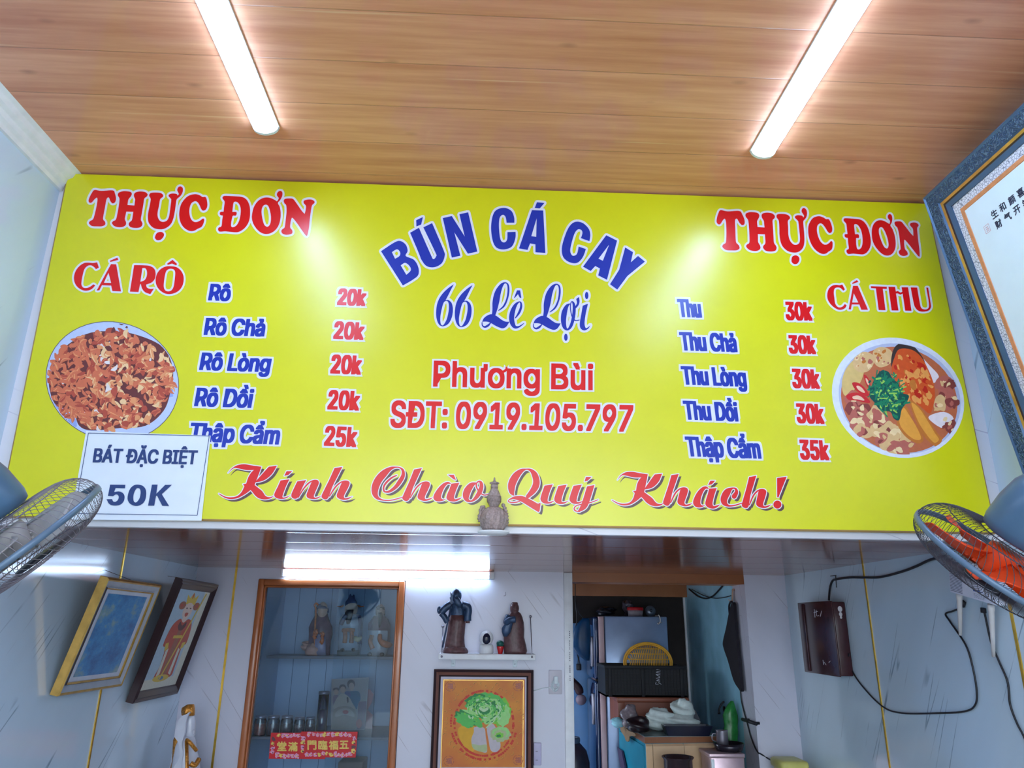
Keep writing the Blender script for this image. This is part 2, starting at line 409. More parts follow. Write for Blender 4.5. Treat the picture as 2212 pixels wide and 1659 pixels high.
class Ink:
    """flat lettering: solid triangles plus their edges, in the picture coordinates of the printed sheet"""
    def __init__(s): s.tri = []; s.edges = []; s.strokes = []; s.brush = []
    def outline(s, loops, fn):
        ls = [[fn(*p) for p in closed_curve(l)] for l in loops]
        vl = [[Vector((x, y, 0)) for x, y in l] for l in ls]
        flat = [p for l in ls for p in l]
        for t in tessellate_polygon(vl): s.tri.append(tuple(flat[i] for i in t))
        for l in ls:
            for i in range(len(l)): s.edges.append((l[i], l[(i+1) % len(l)]))
        return s
    def stroke(s, pts, fn, n=6):
        k = smooth_path([tuple(map(float, p)) for p in pts], n)
        a = fn(0, 0); b = fn(1, 0); sc = math.hypot(b[0]-a[0], b[1]-a[1])
        s.strokes.append([(*fn(x, y), abs(w)*sc) for x, y, w in k]); return s
    def text(s, string, box, bx=0.0, by=0.0, font=None):
        """box: baseline left, baseline right, cap-top right, cap-top left"""
        tris, edges, (x0, x1) = glyphs(string)
        (ax, ay), (bx_, by_), (cx_, cy_), (dx, dy) = box
        w = math.hypot(bx_-ax, by_-ay); h = math.hypot(dx-ax, dy-ay)
        eu, ev = bx/w, by/h
        def fn(x, y):
            u = eu+(x-x0)/(x1-x0)*(1-2*eu); v = ev+y/CAP_H*(1-2*ev)
            return tuple((1-v)*((1-u)*p+u*q)+v*((1-u)*t+u*r) for p, q, r, t in zip(*box))
        for t in tris: s.tri.append(tuple(fn(*p) for p in t))
        E = [(fn(*a), fn(*b)) for a, b in edges]
        s.edges += E
        if bx or by: s.brush += [(a, b, bx, by) for a, b in E]
        return s
    def polys(s, dw=0.0):
        """every piece of the shape grown by dw, pieces may overlap"""
        out = [list(t) for t in s.tri]
        for a, b, bx, by in s.brush:
            bx += dw; by += dw
            out.append([(a[0]-bx, a[1]-by), (b[0]-bx, b[1]-by), (b[0]+bx, b[1]+by), (a[0]+bx, a[1]+by)])
            out.append([(a[0]-bx, a[1]+by), (b[0]-bx, b[1]+by), (b[0]+bx, b[1]-by), (a[0]+bx, a[1]-by)])
            out.append([(a[0]-bx, a[1]-by), (a[0]+bx, a[1]-by), (a[0]+bx, a[1]+by), (a[0]-bx, a[1]+by)])
        if dw and not s.brush:
            for a, b in s.edges:
                dx, dy = b[0]-a[0], b[1]-a[1]; l = math.hypot(dx, dy)
                if l < 1e-6: continue
                nx, ny = -dy/l*dw, dx/l*dw
                out.append([(a[0]-nx, a[1]-ny), (b[0]-nx, b[1]-ny), (b[0]+nx, b[1]+ny), (a[0]+nx, a[1]+ny)])
                out.append([(a[0]+dw*math.cos(q*1.0472), a[1]+dw*math.sin(q*1.0472)) for q in range(6)])
        for st in s.strokes:
            n = len(st); L = []; R = []
            for i in range(n):
                x, y, w = st[i]; w += dw
                a = st[max(0, i-1)]; b = st[min(n-1, i+1)]
                dx, dy = b[0]-a[0], b[1]-a[1]; l = math.hypot(dx, dy) or 1
                L.append((x-dy/l*w, y+dx/l*w)); R.append((x+dy/l*w, y-dx/l*w))
            for i in range(n-1): out.append([L[i], L[i+1], R[i+1]]); out.append([L[i], R[i+1], R[i]])
            for e in (0, n-1):
                x, y, w = st[e]; w += dw
                out.append([(x+w*math.cos(q*.7854), y+w*math.sin(q*.7854)) for q in range(8)])
        return out
    def layer(s, mb, put, dw=0.0, off=(0, 0)):
        """add the shape as one sheet without overlaps"""
        V = []; FS = []
        for p in s.polys(dw):
            k = len(p)
            if abs(sum(p[i][0]*p[(i+1) % k][1]-p[(i+1) % k][0]*p[i][1] for i in range(k))) < 1e-5: continue
            if sum(p[i][0]*p[(i+1) % k][1]-p[(i+1) % k][0]*p[i][1] for i in range(k)) < 0: p = p[::-1]
            FS.append(list(range(len(V), len(V)+k))); V += [Vector(q) for q in p]
        r = delaunay_2d_cdt(V, [], FS, 0, 1e-4)
        def inside(P, c):
            k = False; n = len(P)
            for i in range(n):
                a, b = V[P[i]], V[P[i-1]]
                if (a.y > c.y) != (b.y > c.y) and c.x < (b.x-a.x)*(c.y-a.y)/(b.y-a.y)+a.x: k = not k
            return k
        keep = []
        for f, src in zip(r[2], r[5]):
            if not src: continue
            c = (r[0][f[0]]+r[0][f[1]]+r[0][f[2]])/3
            if any(inside(FS[i], c) for i in src): keep.append(tuple(f))
        mb.add([put(v.x+off[0], v.y+off[1]) for v in r[0]], keep, False)
_gl = {}
FONT = None
try:      # the sans serif that ships inside Blender; its default font otherwise
    import os
    FONT = bpy.data.fonts.load(os.path.join(bpy.utils.system_resource('DATAFILES'), 'fonts', 'Inter.woff2'))
except Exception:
    FONT = None
def glyphs(string):
    if string in _gl: return _gl[string]
    cu = bpy.data.curves.new('lettering', 'FONT'); cu.body = string; cu.resolution_u = 3; cu.size = 1.0
    if FONT is not None and max(map(ord, string)) < 0x2000: cu.font = FONT
    ob = bpy.data.objects.new('lettering', cu); COL.objects.link(ob)
    bpy.context.view_layer.update()
    dg = bpy.context.evaluated_depsgraph_get(); ev = ob.evaluated_get(dg); me = ev.to_mesh()
    V = [(v.co.x, v.co.y) for v in me.vertices]
    cnt = {}; tris = []
    for p in me.polygons:
        vs = list(p.vertices)
        tris.append(tuple(V[i] for i in vs))
        for i in range(len(vs)):
            k = tuple(sorted((vs[i], vs[(i+1) % len(vs)]))); cnt[k] = cnt.get(k, 0)+1
    edges = [(V[a], V[b]) for (a, b), c in cnt.items() if c == 1]
    xs = [v[0] for v in V]
    ev.to_mesh_clear(); bpy.data.objects.remove(ob); bpy.data.curves.remove(cu)
    _gl[string] = (tris, edges, (min(xs), max(xs)))
    return _gl[string]
CAP_H = max(p[1] for t in glyphs('H')[0] for p in t)

# ---------------------------------------------------------------- menu board
BY = D1-0.022
m_yellow = M('board_yellow', (222, 222, 14), 0.30, var=0.03, scale=5, spec=0.85)
m_ink_red = M('ink_red', (228, 12, 22), 0.30, var=0.02, spec=0.6)
m_ink_blue = M('ink_blue', (16, 52, 172), 0.30, var=0.02, spec=0.6)
m_ink_white = M('ink_white', (232, 234, 246), 0.30, var=0.02, spec=0.6)
m_ink_shadow = M('ink_shadow', (86, 58, 62), 0.30, var=0.02, spec=0.6)
m_board_edge = M('board_edge', (190, 150, 90), 0.5)
board = thing('menu_board', 'wide yellow menu board with red and blue lettering under the wooden ceiling', 'menu board', (0.1, D1-.002, ZS+.03))
_bc = [at(147, 378, 1, BY), at(2003, 443, 1, BY), at(2151, 1153, 1, BY), at(0, 1108, 1, BY)]
_bc[0].z = _bc[1].z = ZC-.008; _bc[2].z = _bc[3].z = ZS+.028
b = MB().hexa([*_bc, *[Vector((p.x, D1-.002, p.z)) for p in _bc]]); b.build('panel', m_yellow, board)
b = MB()
for i, j in ((3, 2), (0, 3), (2, 1)):
    a_, c_ = _bc[i].copy(), _bc[j].copy()
    b.tube([a_+Vector((0, .008, 0)), c_+Vector((0, .008, 0))], 0.0075, 6)
b.build('rim', m_board_edge, board)
def board_put(depth):
    return lambda x, y: at(x, y, 1, BY-depth)
def ink_part(name, ink, fill, outline=3.2, parent=board, put=board_put, shadow=None, white=m_ink_white):
    mb = MB(); mats = []
    if shadow:
        mats.append(m_ink_shadow); mb.mat(len(mats)-1); ink.layer(mb, put(.0005), .3, shadow)
    if outline:
        mats.append(white); mb.mat(len(mats)-1); ink.layer(mb, put(.0010), outline)
    mats.append(fill); mb.mat(len(mats)-1); ink.layer(mb, put(.0015), 0)
    return mb.build(name, mats, parent, recalc=False)
def ell(cx, cy, rx, ry, a=0.0, n=10):
    ca, sa = math.cos(a), math.sin(a)
    return [(cx+rx*math.cos(t)*ca-ry*math.sin(t)*sa, cy+rx*math.cos(t)*sa+ry*math.sin(t)*ca) for t in [2*math.pi*i/n for i in range(n)]]

HEAD1 = [  # THUC, zoomed 8.193x from (180,395)
 [[(200,125),(320,142),(520,132),(560,190),(578,280),(560,345),(515,362),(480,325),(455,265),(430,262),(408,300),(380,450),(352,600),(352,650),(385,690),(385,740),(330,768),(250,770),(150,762),(100,715),(120,675),(170,645),(200,560),(230,430),(250,310),(240,262),(200,290),(150,345),(115,352),(92,320),(110,255),(150,180)]],
 [[(610,220),(625,175),(690,150),(760,148),(835,160),(858,195),(840,240),(800,290),(788,340),(782,392,1),(905,400,1),(912,340),(918,290),(895,235),(905,185),(950,160),(1020,152),(1100,165),(1138,205),(1120,245),(1080,280),(1062,380),(1035,540),(1018,650),(1040,700),(1045,740),(1010,785),(930,798),(840,785),(803,740),(815,700),(858,660),(875,580),(885,512,1),(760,508,1),(748,570),(735,640),(755,695),(750,745),(700,778),(630,785),(550,765),(508,715),(525,680),(575,650),(600,560),(625,420),(640,300),(635,265)]],
 [[(1165,225),(1190,180),(1280,170),(1370,180),(1412,215),(1405,250),(1360,290),(1340,400),(1315,520),(1320,610),(1360,675),(1420,690),(1480,665),(1515,600),(1535,480),(1555,310),(1548,280),(1510,235),(1520,205),(1570,188),(1650,195),(1666,226,1),(1690,195),(1662,130),(1680,80),(1720,62),(1758,90),(1760,150),(1735,210),(1700,250),(1655,290),(1640,360),(1620,500),(1590,640),(1540,740),(1450,805),(1350,822),(1240,795),(1165,720),(1143,630),(1150,520),(1175,400),(1192,300),(1185,265)]],
 [[(1270,950),(1300,890),(1370,867),(1422,895),(1420,950),(1370,1005),(1310,1015),(1272,985)]],
 [[(2160,250),(2185,300),(2195,400),(2170,470),(2120,492),(2085,460),(2060,400),(2020,340),(1970,325),(1910,365),(1880,450),(1878,540),(1900,630),(1950,685),(2010,692),(2070,665),(2115,632),(2140,650),(2125,720),(2090,780),(2020,815),(1960,848),(1880,850),(1790,800),(1730,720),(1700,620),(1700,500),(1730,380),(1790,290),(1870,225),(1980,200),(2060,220),(2110,250)]]]
HEAD2 = [  # DON, from (450,395)
 [[(250,270),(270,235),(330,230),(480,238),(600,250),(680,300),(728,400),(740,510),(730,640),(690,740),(620,820),(520,872),(400,868),(300,858),(200,862),(172,825),(185,790),(232,765),(245,660),(258,580,1),(215,570),(203,545),(215,515),(270,510,1),(280,420),(290,340),(280,315)],
  [(450,345),(500,335),(545,375),(572,450),(570,560),(545,670),(500,750),(440,785),(405,770),(405,700),(425,605),(440,580),(485,580),(502,545),(490,515),(425,515,1),(435,430)]],
 [[(1030,258),(1110,270),(1190,310),(1215,325),(1240,290),(1245,265),(1215,220),(1225,170),(1270,142),(1308,165),(1308,230),(1275,300),(1232,355),(1262,420),(1280,520),(1275,640),(1240,760),(1170,850),(1080,898),(980,900),(890,850),(810,750),(772,640),(778,530),(810,420),(870,330),(950,275)],
  [(1015,385),(1060,410),(1090,490),(1108,600),(1100,710),(1065,768),(1025,772),(985,730),(955,620),(942,500),(965,415)]],
 [[(1335,320),(1355,285),(1430,275),(1500,285),(1560,360),(1650,490),(1705,550,1),(1722,480),(1728,410),(1690,360),(1690,320),(1740,298),(1820,295),(1872,320),(1878,355),(1835,400),(1815,500),(1795,650),(1780,800),(1755,920),(1725,930),(1650,830),(1560,700),(1490,620),(1470,640),(1455,700),(1450,790),(1485,840),(1485,890),(1440,912),(1370,918),(1310,895),(1292,850),(1315,815),(1350,785),(1370,650),(1385,500),(1378,395),(1350,365)]]]
ca, cb = crop(180, 395, 8.193), crop(450, 395, 8.193)
ink = Ink()
for g in HEAD1: ink.outline(g, ca)
for g in HEAD2: ink.outline(g, cb)
ink_part('heading', ink, m_ink_red, 4.6)
# the same heading at the right end, seen from the other side: plane-to-plane map through four corners
def homography(src, dst):
    A = []
    for (x, y), (X, Y) in zip(src, dst):
        A.append([x, y, 1, 0, 0, 0, -X*x, -X*y, X]); A.append([0, 0, 0, x, y, 1, -Y*x, -Y*y, Y])
    n = 8
    for i in range(n):
        p = max(range(i, n), key=lambda r: abs(A[r][i])); A[i], A[p] = A[p], A[i]
        for r in range(n):
            if r != i:
                k = A[r][i]/A[i][i]
                A[r] = [a-k*b for a, b in zip(A[r], A[i])]
    h = [A[i][8]/A[i][i] for i in range(n)]
    def f(x, y):
        w = h[6]*x+h[7]*y+1
        return ((h[0]*x+h[1]*y+h[2])/w, (h[3]*x+h[4]*y+h[5])/w)
    return f
c3 = crop(1400, 420, 2.2414)
hm = homography([ca(92,320), cb(1878,330), cb(1740,925), ca(100,715)], [c3(332,135), c3(1308,145), c3(1312,298), c3(360,255)])
ink = Ink()
for g in HEAD1: ink.outline(g, lambda x, y: hm(*ca(x, y)))
for g in HEAD2: ink.outline(g, lambda x, y: hm(*cb(x, y)))
ink_part('heading', ink, m_ink_red, 4.2)
SUB1 = [[[(490,135,1),(520,230,1),(470,258,1),(430,215),(380,190),(320,200),(265,260),(235,360),(215,470),(215,540),(250,585),(310,590),(370,565),(425,525,1),(458,545,1),(400,605),(330,635),(240,632),(150,580),(95,500),(80,400),(110,290),(180,200),(260,150),(330,142),(420,148)]],
 [[(735,168,1),(828,172,1),(912,652,1),(760,645,1),(738,548,1),(575,540,1),(530,632,1),(482,635,1)], [(690,320,1),(738,500,1),(610,498,1)]],
 [[(712,110,1),(848,52,1),(868,92,1),(725,130,1)]],
 [[(1145,185,1),(1300,188),(1420,200),(1500,250),(1525,330),(1510,430),(1450,495),(1358,530,1),(1370,580),(1420,605),(1495,602,1),(1430,700,1),(1340,665),(1285,600),(1265,530),(1250,520,1),(1222,662,1),(1070,655,1)], [(1290,240,1),(1340,240),(1370,290),(1368,380),(1330,450),(1255,482,1)]],
 [[(1790,205),(1890,220),(1970,280),(2015,370),(2020,470),(1990,570),(1920,650),(1810,695),(1700,690),(1600,630),(1540,540),(1525,440),(1550,340),(1610,260),(1700,212)], [(1800,250),(1850,268),(1872,320),(1862,450),(1842,570),(1800,635),(1740,650),(1690,625),(1668,560),(1680,430),(1705,310),(1745,262)]],
 [[(1728,160,1),(1825,92,1),(1905,165,1),(1890,190,1),(1815,158,1),(1740,182,1)]]]
ink = Ink()
for g in SUB1: ink.outline(g, crop(150, 550, 8.193))
ink_part('subheading', ink, m_ink_red, 4.2)
SUB2 = [[[(420,122,1),(470,215,1),(440,238,1),(390,190),(330,178),(280,200),(265,270),(275,370),(290,470),(330,530),(380,545),(430,525),(465,482,1),(500,505,1),(470,560),(400,588),(320,575),(220,500),(155,400),(145,300),(175,200),(240,145),(310,130),(370,138)]],
 [[(618,148,1),(705,148,1),(893,588,1),(770,588,1),(735,492,1),(595,490,1),(580,582,1),(537,582,1)], [(632,285,1),(715,455,1),(603,455,1)]],
 [[(598,98,1),(690,42,1),(718,75,1),(612,112,1)]],
 [[(945,155,1),(1240,165,1),(1238,205,1),(1165,202,1),(1215,598,1),(1090,592,1),(1038,195,1),(950,190,1)]],
 [[(1268,165,1),(1393,168,1),(1405,255,1),(1440,245),(1490,270),(1525,255,1),(1510,175,1),(1630,175,1),(1693,608,1),(1578,605,1),(1530,290,1),(1490,308),(1440,288),(1408,290,1),(1453,602,1),(1328,600,1)]],
 [[(1678,178,1),(1797,180,1),(1845,460),(1870,550),(1920,580),(1975,578),(2010,540),(2010,450),(1965,180,1),(1998,182,1),(2045,470),(2050,540),(2010,600),(1920,622),(1830,610),(1770,560),(1735,470)]]]
ink = Ink()
for g in SUB2: ink.outline(g, crop(1770, 600, 8.508))
ink_part('subheading', ink, m_ink_red, 4.2)
ARC = [[[(48,452,1),(150,385),(200,370),(245,400),(260,450),(245,490),(310,520),(345,580),(345,640),(300,680),(222,725,1)], [(135,460,1),(175,437),(200,460),(195,490),(160,512,1)], [(205,565,1),(240,545),(275,570),(285,605),(250,640,1)]],
 [[(280,305,1),(350,265,1),(440,470),(465,515),(488,490),(480,460),(385,262,1),(455,228,1),(545,440),(555,490),(530,550),(470,580),(410,570),(370,520),(350,470)]],
 [[(328,205,1),(382,180,1),(368,240,1),(330,255,1)]],
 [[(540,188,1),(612,172,1),(715,335,1),(672,158,1),(742,142,1),(815,455,1),(740,472,1),(632,302,1),(680,488,1),(612,503,1)]],
 [[(1110,225,1),(1048,225,1),(1040,180),(1018,162),(992,190),(988,270),(1000,360),(1028,382),(1052,360),(1055,300,1),(1120,298,1),(1118,350),(1090,415),(1030,438),(970,425),(938,370),(925,270),(935,180),(965,125),(1030,107),(1085,130),(1108,180)]],
 [[(1250,125,1),(1340,128,1),(1357,466,1),(1278,460,1),(1278,398,1),(1235,390,1),(1215,442,1),(1147,430,1)], [(1288,190,1),(1284,338,1),(1245,332,1)]],
 [[(1290,62,1),(1350,68,1),(1312,112,1),(1272,108,1)]],
 [[(1708,372,1),(1640,348,1),(1652,310),(1645,285),(1618,278),(1590,310),(1565,390),(1555,450),(1570,485),(1595,485),(1612,465),(1622,415,1),(1680,435,1),(1655,500),(1610,545),(1550,540),(1500,500),(1488,430),(1510,340),(1545,260),(1590,220),(1650,225),(1700,270),(1715,320)]],
 [[(1842,325,1),(1928,368,1),(1848,680,1),(1778,645,1),(1792,590,1),(1755,570,1),(1718,610,1),(1657,575,1)], [(1865,400,1),(1815,528,1),(1780,512,1)]],
 [[(1993,422,1),(2055,460,1),(2038,540,1),(2095,490,1),(2150,535,1),(2010,650,1),(1930,758,1),(1872,715,1),(1945,600,1)]]]
ink = Ink()
for g in ARC: ink.outline(g, crop(810, 420, 3.687))
ink_part('shop_name', ink, m_ink_blue, 4.8)
# script address line
cd = crop(920, 595, 5.821)
ink = Ink()
SIX = [[(352,110,1),(320,170),(280,250),(248,310,1),(285,310),(325,350),(340,430),(325,530),(280,610),(210,640),(160,610),(132,530),(130,430),(150,330),(200,240),(280,160)], [(262,320),(285,350),(288,430),(265,540),(230,610),(205,628),(185,600),(182,520),(200,420),(225,340)]]
for dx, dy in ((0, 0), (235, 10)): ink.outline(SIX, lambda x, y: cd(x+dx, y+dy))
for dx, dy in ((0, 0), (645, 20)):
    fn = lambda x, y: cd(x+dx, y+dy)
    ink.stroke([(915,440,5),(980,385,11),(1022,290,11),(1038,190,12),(1030,115,10),(995,92,8),(950,125,22),(905,215,38),(880,330,42),(866,430,30),(850,500,22)], fn)
    ink.outline([[(705,590),(735,530),(810,488),(880,505),(950,555),(1000,580),(1050,582,1),(1010,645),(960,665),(890,640),(820,600),(770,582),(715,582)]], fn)
    ink.stroke([(706,590,5),(710,628,7),(740,648,11),(780,630,14),(812,598,6)], fn)
ink.stroke([(1125,535,6),(1170,470,14),(1196,400,14),(1194,345,10),(1168,335,8),(1125,375,20),(1092,450,30),(1078,530,32),(1088,600,30),(1120,648,20),(1170,645,10),(1232,603,4)], cd)
ink.outline([[(1145,187,1),(1185,187,1),(1200,283,1),(1180,280,1),(1158,235,1),(1120,280,1),(1108,283,1)]], cd)
ink.stroke([(1806,358,8),(1770,390,22),(1740,470,34),(1730,570,32),(1745,650,24),(1780,680,12),(1818,645,18),(1848,560,20),(1864,450,20),(1860,365,16),(1840,330,8),(1822,350,6),(1818,420,6),(1836,510,7),(1875,565,7),(1930,560,5)], cd)
ink.outline([[(1890,295,1),(1925,270,1),(1932,330),(1915,380),(1880,420,1),(1868,400,1),(1898,350)]], cd)
ink.outline([ell(1760,777,22,46)], cd)
ink.outline([[(1972,380,1),(2038,355,1),(2010,480),(1995,600),(2010,660),(2040,650),(2068,625,1),(2040,670),(1990,692),(1945,665),(1935,600),(1955,480)]], cd)
ink.outline([ell(2022,252,22,46)], cd)
ink_part('address', ink, m_ink_blue, 5.0)
# dish names and prices
def line_box(x0, y0, x1, y1, h, lean0, lean1=None):
    lean1 = lean0 if lean1 is None else lean1
    return ((x0, y0), (x1, y1), (x1+lean1, y1-h), (x0+lean0, y0-h))
NAMES = [('R\u00f4',449.3,648.9,496.2,650.8,36,6),('R\u00f4 Ch\u1ea3',439.5,723.6,570.4,727,37,6),('R\u00f4 L\u00f2ng',429.8,799.3,582,804,38,7),('R\u00f4 D\u1ed3i',419,877.4,543,881.4,40,7),('Th\u1eadp C\u1ea9m',406.3,953,601.7,960.5,40,7),
 ('Thu',1466.9,684.6,1516.9,686.4,39,-5),('Thu Ch\u1ea3',1471.4,756.8,1593.6,760.9,40,-5),('Thu L\u00f2ng',1475,830.5,1614.2,835.8,40,-5),('Thu D\u1ed3i',1479.4,906.3,1596.3,910.8,41,-5),('Th\u1eadp C\u1ea9m',1484.8,985.7,1645.4,991.1,43,-6)]
for t, *q in NAMES:
    ink_part('dish_name', Ink().text(t, line_box(*q), 2.3, 1.4), m_ink_blue, 4.0)
PRICES = [('20k',727.7,658.7,789.2,661.6,36,4),('20k',719.4,731.9,785.3,734.8,38,4),('20k',713,806.6,779.5,809.6,41,4),('20k',706.7,884.3,775.5,887.2,42,4),('25k',699.4,962.9,769.7,966.3,43,4),
 ('30k',1698,691.3,1756,693,40,-3),('30k',1704.7,763.5,1763.6,765.3,40,-3),('30k',1712.3,838,1772,840.3,42,-3),('30k',1722.1,913.9,1781.9,916.1,43,-4),('35k',1729.3,992.4,1792.6,994.6,43,-4)]
for t, *q in PRICES:
    ink_part('price', Ink().text(t, line_box(*q), 2.5, 1.6), m_ink_red, 4.0)
c2_ = crop(780, 420, 2.2414)
owner = Ink().text('Ph\u01b0ong B\u00f9i', line_box(935.3,834.9,1281.5,843,56,2,0), 1.9, 1.9)
for p_, q_ in (((678, 862), (694, 856)), ((694, 856), (703, 848)), ((703, 848), (705, 836))): owner.brush.append((c2_(*p_), c2_(*q_), 2.0, 2.0))
ink_part('owner_name', owner, m_ink_red, 3.6)
ink_part('phone_number', Ink().text('S\u0110T: 0919.105.797', line_box(842.5,923.3,1364.4,933,58,3,4), 2.0, 2.0), m_ink_red, 3.6)
# greeting in slanted script with a drop shadow
ck, cc, cq, ch = crop(465, 990, 6.9125), crop(785, 990, 7.373), crop(1080, 1000, 6.9125), crop(1320, 1000, 5.53)
ink = Ink()
KAY = [[[(190,220,1),(250,150),(340,100),(450,90),(560,108),(690,125,1),(650,165,1),(560,175),(460,175),(340,150),(270,150)]],
 [[(690,125,1),(658,215),(612,335),(575,420),(525,475),(430,545),(320,598),(210,608),(120,578),(50,530,1),(62,528),(150,572),(240,582),(330,562),(395,500),(435,415,1),(412,388,1),(462,378,1),(500,270),(570,180)]],
 [[(800,125,1),(920,112,1),(850,230),(760,310),(680,345),(590,360,1),(660,280),(740,190)]],
 [[(575,390,1),(640,440),(700,490),(750,560),(810,580),(880,560,1),(820,600),(740,615),(660,600),(600,560),(560,510),(525,470,1)]]]
fk = affine([ck(190,220), ck(920,112), ck(55,530)], [ch(75,205), ch(610,128), ch(12,445)])
for g in KAY: ink.outline(g, ck); ink.outline(g, lambda x, y: fk(*ck(x, y)))
for g in ([[(975,330,1),(1108,312,1),(1055,420),(1005,560),(1020,585),(1080,570),(1125,548,1),(1060,595),(980,608),(910,590),(880,550),(900,490),(940,410)]],
 [[(1065,192,1),(1152,192,1),(1090,250,1),(1030,262,1)]],
 [[(1225,345,1),(1358,325,1),(1300,440),(1235,580),(1190,605),(1150,590),(1135,555),(1155,490)]],
 [[(1230,585,1),(1310,450),(1390,360),(1470,322),(1530,328),(1548,365),(1530,420),(1475,550),(1485,585),(1530,580),(1585,560,1),(1530,600),(1460,610),(1390,595),(1362,555),(1385,480),(1440,350,1),(1395,385),(1320,470),(1245,590,1)]]):
    ink.outline(g, ck)
AITCH = [[[(808,178,1),(932,155,1),(880,270),(790,470),(735,640),(690,680),(640,665),(622,625),(660,530),(740,350)]],
 [[(740,625,1),(820,480),(900,400),(980,370),(1040,378),(1060,415),(1035,490),(980,610),(995,650),(1050,640),(1115,620,1),(1050,665),(970,680),(890,655),(862,610),(890,520),(935,400,1),(850,480),(750,640,1)]]]
hr = [cc(932,155), cc(622,625), cc(1115,620)]
for fn in (lambda x, y: (x, y), affine(hr, [ck(1898,128), ck(1588,560), ck(2050,570)]), affine(hr, [ch(808,132), ch(622,470), ch(975,478)]), affine(hr, [ch(1735,152), ch(1562,500), ch(1915,495)])):
    for g in AITCH: ink.outline(g, lambda x, y: fn(*cc(x, y)))
ink.stroke([(530,272,8),(450,310,14),(370,380,16),(325,450,14),(325,510,14),(350,535,12),(420,525,20),(510,460,28),(580,370,34),(630,280,30),(630,200,22),(590,155,12),(520,142,10),(430,165,28),(330,240,54),(240,345,60),(190,460,58),(185,560,46),(225,630,26),(310,665,10),(420,670,8),(520,650,8),(620,620,6)], cc)
AY = [[[(1395,400,1),(1350,375),(1280,395),(1200,465),(1135,560),(1115,630),(1145,675),(1210,688),(1280,670),(1325,640,1),(1275,655),(1240,630),(1250,560),(1290,470),(1340,412),(1385,410,1)]],
 [[(1400,405,1),(1530,388,1),(1480,500),(1445,610),(1460,650),(1510,640),(1575,620,1),(1510,670),(1440,690),(1360,675),(1322,630),(1340,560),(1370,490)]]]
for fn in (lambda x, y: (x, y), affine([cc(1530,388), cc(1115,630), cc(1575,620)], [ch(1262,300), ch(980,480), ch(1305,495)])):
    for g in AY: ink.outline(g, lambda x, y: fn(*cc(x, y)))
ink.outline([[(1345,262,1),(1440,262,1),(1475,345,1),(1440,335,1)]], cc)
ink.stroke([(1790,395,12),(1720,430,42),(1655,520,56),(1635,610,50),(1660,668,28),(1720,682,14),(1790,630,28),(1850,540,36),(1880,450,32),(1870,385,22),(1835,370,12),(1802,400,10),(1802,460,12),(1850,540,10),(1920,585,9),(1995,572,6)], cc)
ink.stroke([(210,485,6),(178,430,40),(178,320,56),(233,205,54),(312,125,34),(390,95,10),(460,110,22),(515,170,42),(543,260,48),(535,340,50),(490,420,44),(415,500,28)], cq)
ink.outline([[(135,545),(200,505),(300,492),(380,510),(480,560),(560,605),(590,600),(600,592,1),(605,620),(590,720),(570,732,1),(500,690),(420,640),(340,590),(280,562),(200,540),(150,552)]], cq)
ink.stroke([(140,545,7),(128,575,8),(180,592,9),(250,585,9),(300,570,6)], cq)
YOU = [[(665,340,1),(790,320,1),(740,440),(712,550),(725,580),(770,575),(825,558,1),(760,600),(700,610),(640,595),(605,545),(620,470)]]
for dx, dy in ((0, 0), (207, 5), (433, 3)): ink.outline(YOU, lambda x, y: cq(x+dx, y+dy))
ink.outline([[(1300,350,1),(1412,330,1),(1370,470),(1320,620),(1270,690),(1190,730,1),(1165,715),(1195,660),(1235,560)]], cq)
ink.stroke([(1190,728,6),(1130,715,10),(1108,680,9),(1140,640,8),(1230,615,8),(1340,595,8),(1465,550,6)], cq)
ink.outline([[(1285,208,1),(1370,210,1),(1310,265,1),(1262,278,1)]], cq)
ink.outline([[(1185,212,1),(1245,212,1),(1205,255,1),(1160,265,1)]], ch)
ink.stroke([(1470,400,30),(1497,352,22),(1490,312,13),(1450,303,10),(1392,345,40),(1352,420,42),(1356,475,34),(1400,510,13),(1470,508,8),(1560,482,6)], ch)
ink.outline([[(1982,180,1),(2098,165,1),(2000,412,1),(1985,410,1)]], ch); ink.outline([ell(1987,497,48,48)], ch)
ink_part('greeting', ink, m_ink_red, 1.9, shadow=(5.6, 5.2))
# ---- dish photographs printed on the board (flat)
def flat_part(name, items, mats, parent, put, base=.0004, step=.00006):
    """items: (material index, list of picture points) stacked like a collage"""
    mb = MB()
    for i, (mi, pts) in enumerate(items):
        mb.mat(mi); P = put(base+i*step)
        mb.add([P(*p) for p in pts], [tuple(range(len(pts)))], False)
    return mb.build(name, mats, parent, recalc=False)
def blob(rng, cx, cy, r, k=0.3, n=9, sx=1.0, a=0.0):
    pts = []
    for i in range(n):
        t = 2*math.pi*i/n; q = r*(1+rng.uniform(-k, k)); x, y = q*math.cos(t)*sx, q*math.sin(t)
        pts.append((cx+x*math.cos(a)-y*math.sin(a), cy+x*math.sin(a)+y*math.cos(a)))
    return [(x, y) for x, y in smooth_path(pts, 3, True)]
ph = lambda n, c, v=.05: M('print_'+n, c, 0.42, var=v, scale=60, spec=0.4)
fm = [ph('plate', (196, 210, 246)), ph('plate_shade', (150, 172, 232)), ph('fry_dark', (112, 58, 60)), ph('fry_red', (186, 84, 68)), ph('fry_orange', (218, 118, 86)), ph('fry_tan', (234, 158, 110)), ph('fry_cream', (246, 206, 156)), ph('fry_white', (235, 225, 225)), ph('rim_line', (90, 80, 110)), ph('teal_print', (40, 130, 130))]
rng = random.Random(3)
cf = crop(90, 680, 5.925)
pc = cf(905, 850)
items = [(8, [(pc[0]+145*math.cos(t)-0*math.sin(t), pc[1]+132*math.sin(t)) for t in [i*math.pi/24 for i in range(48)]])]
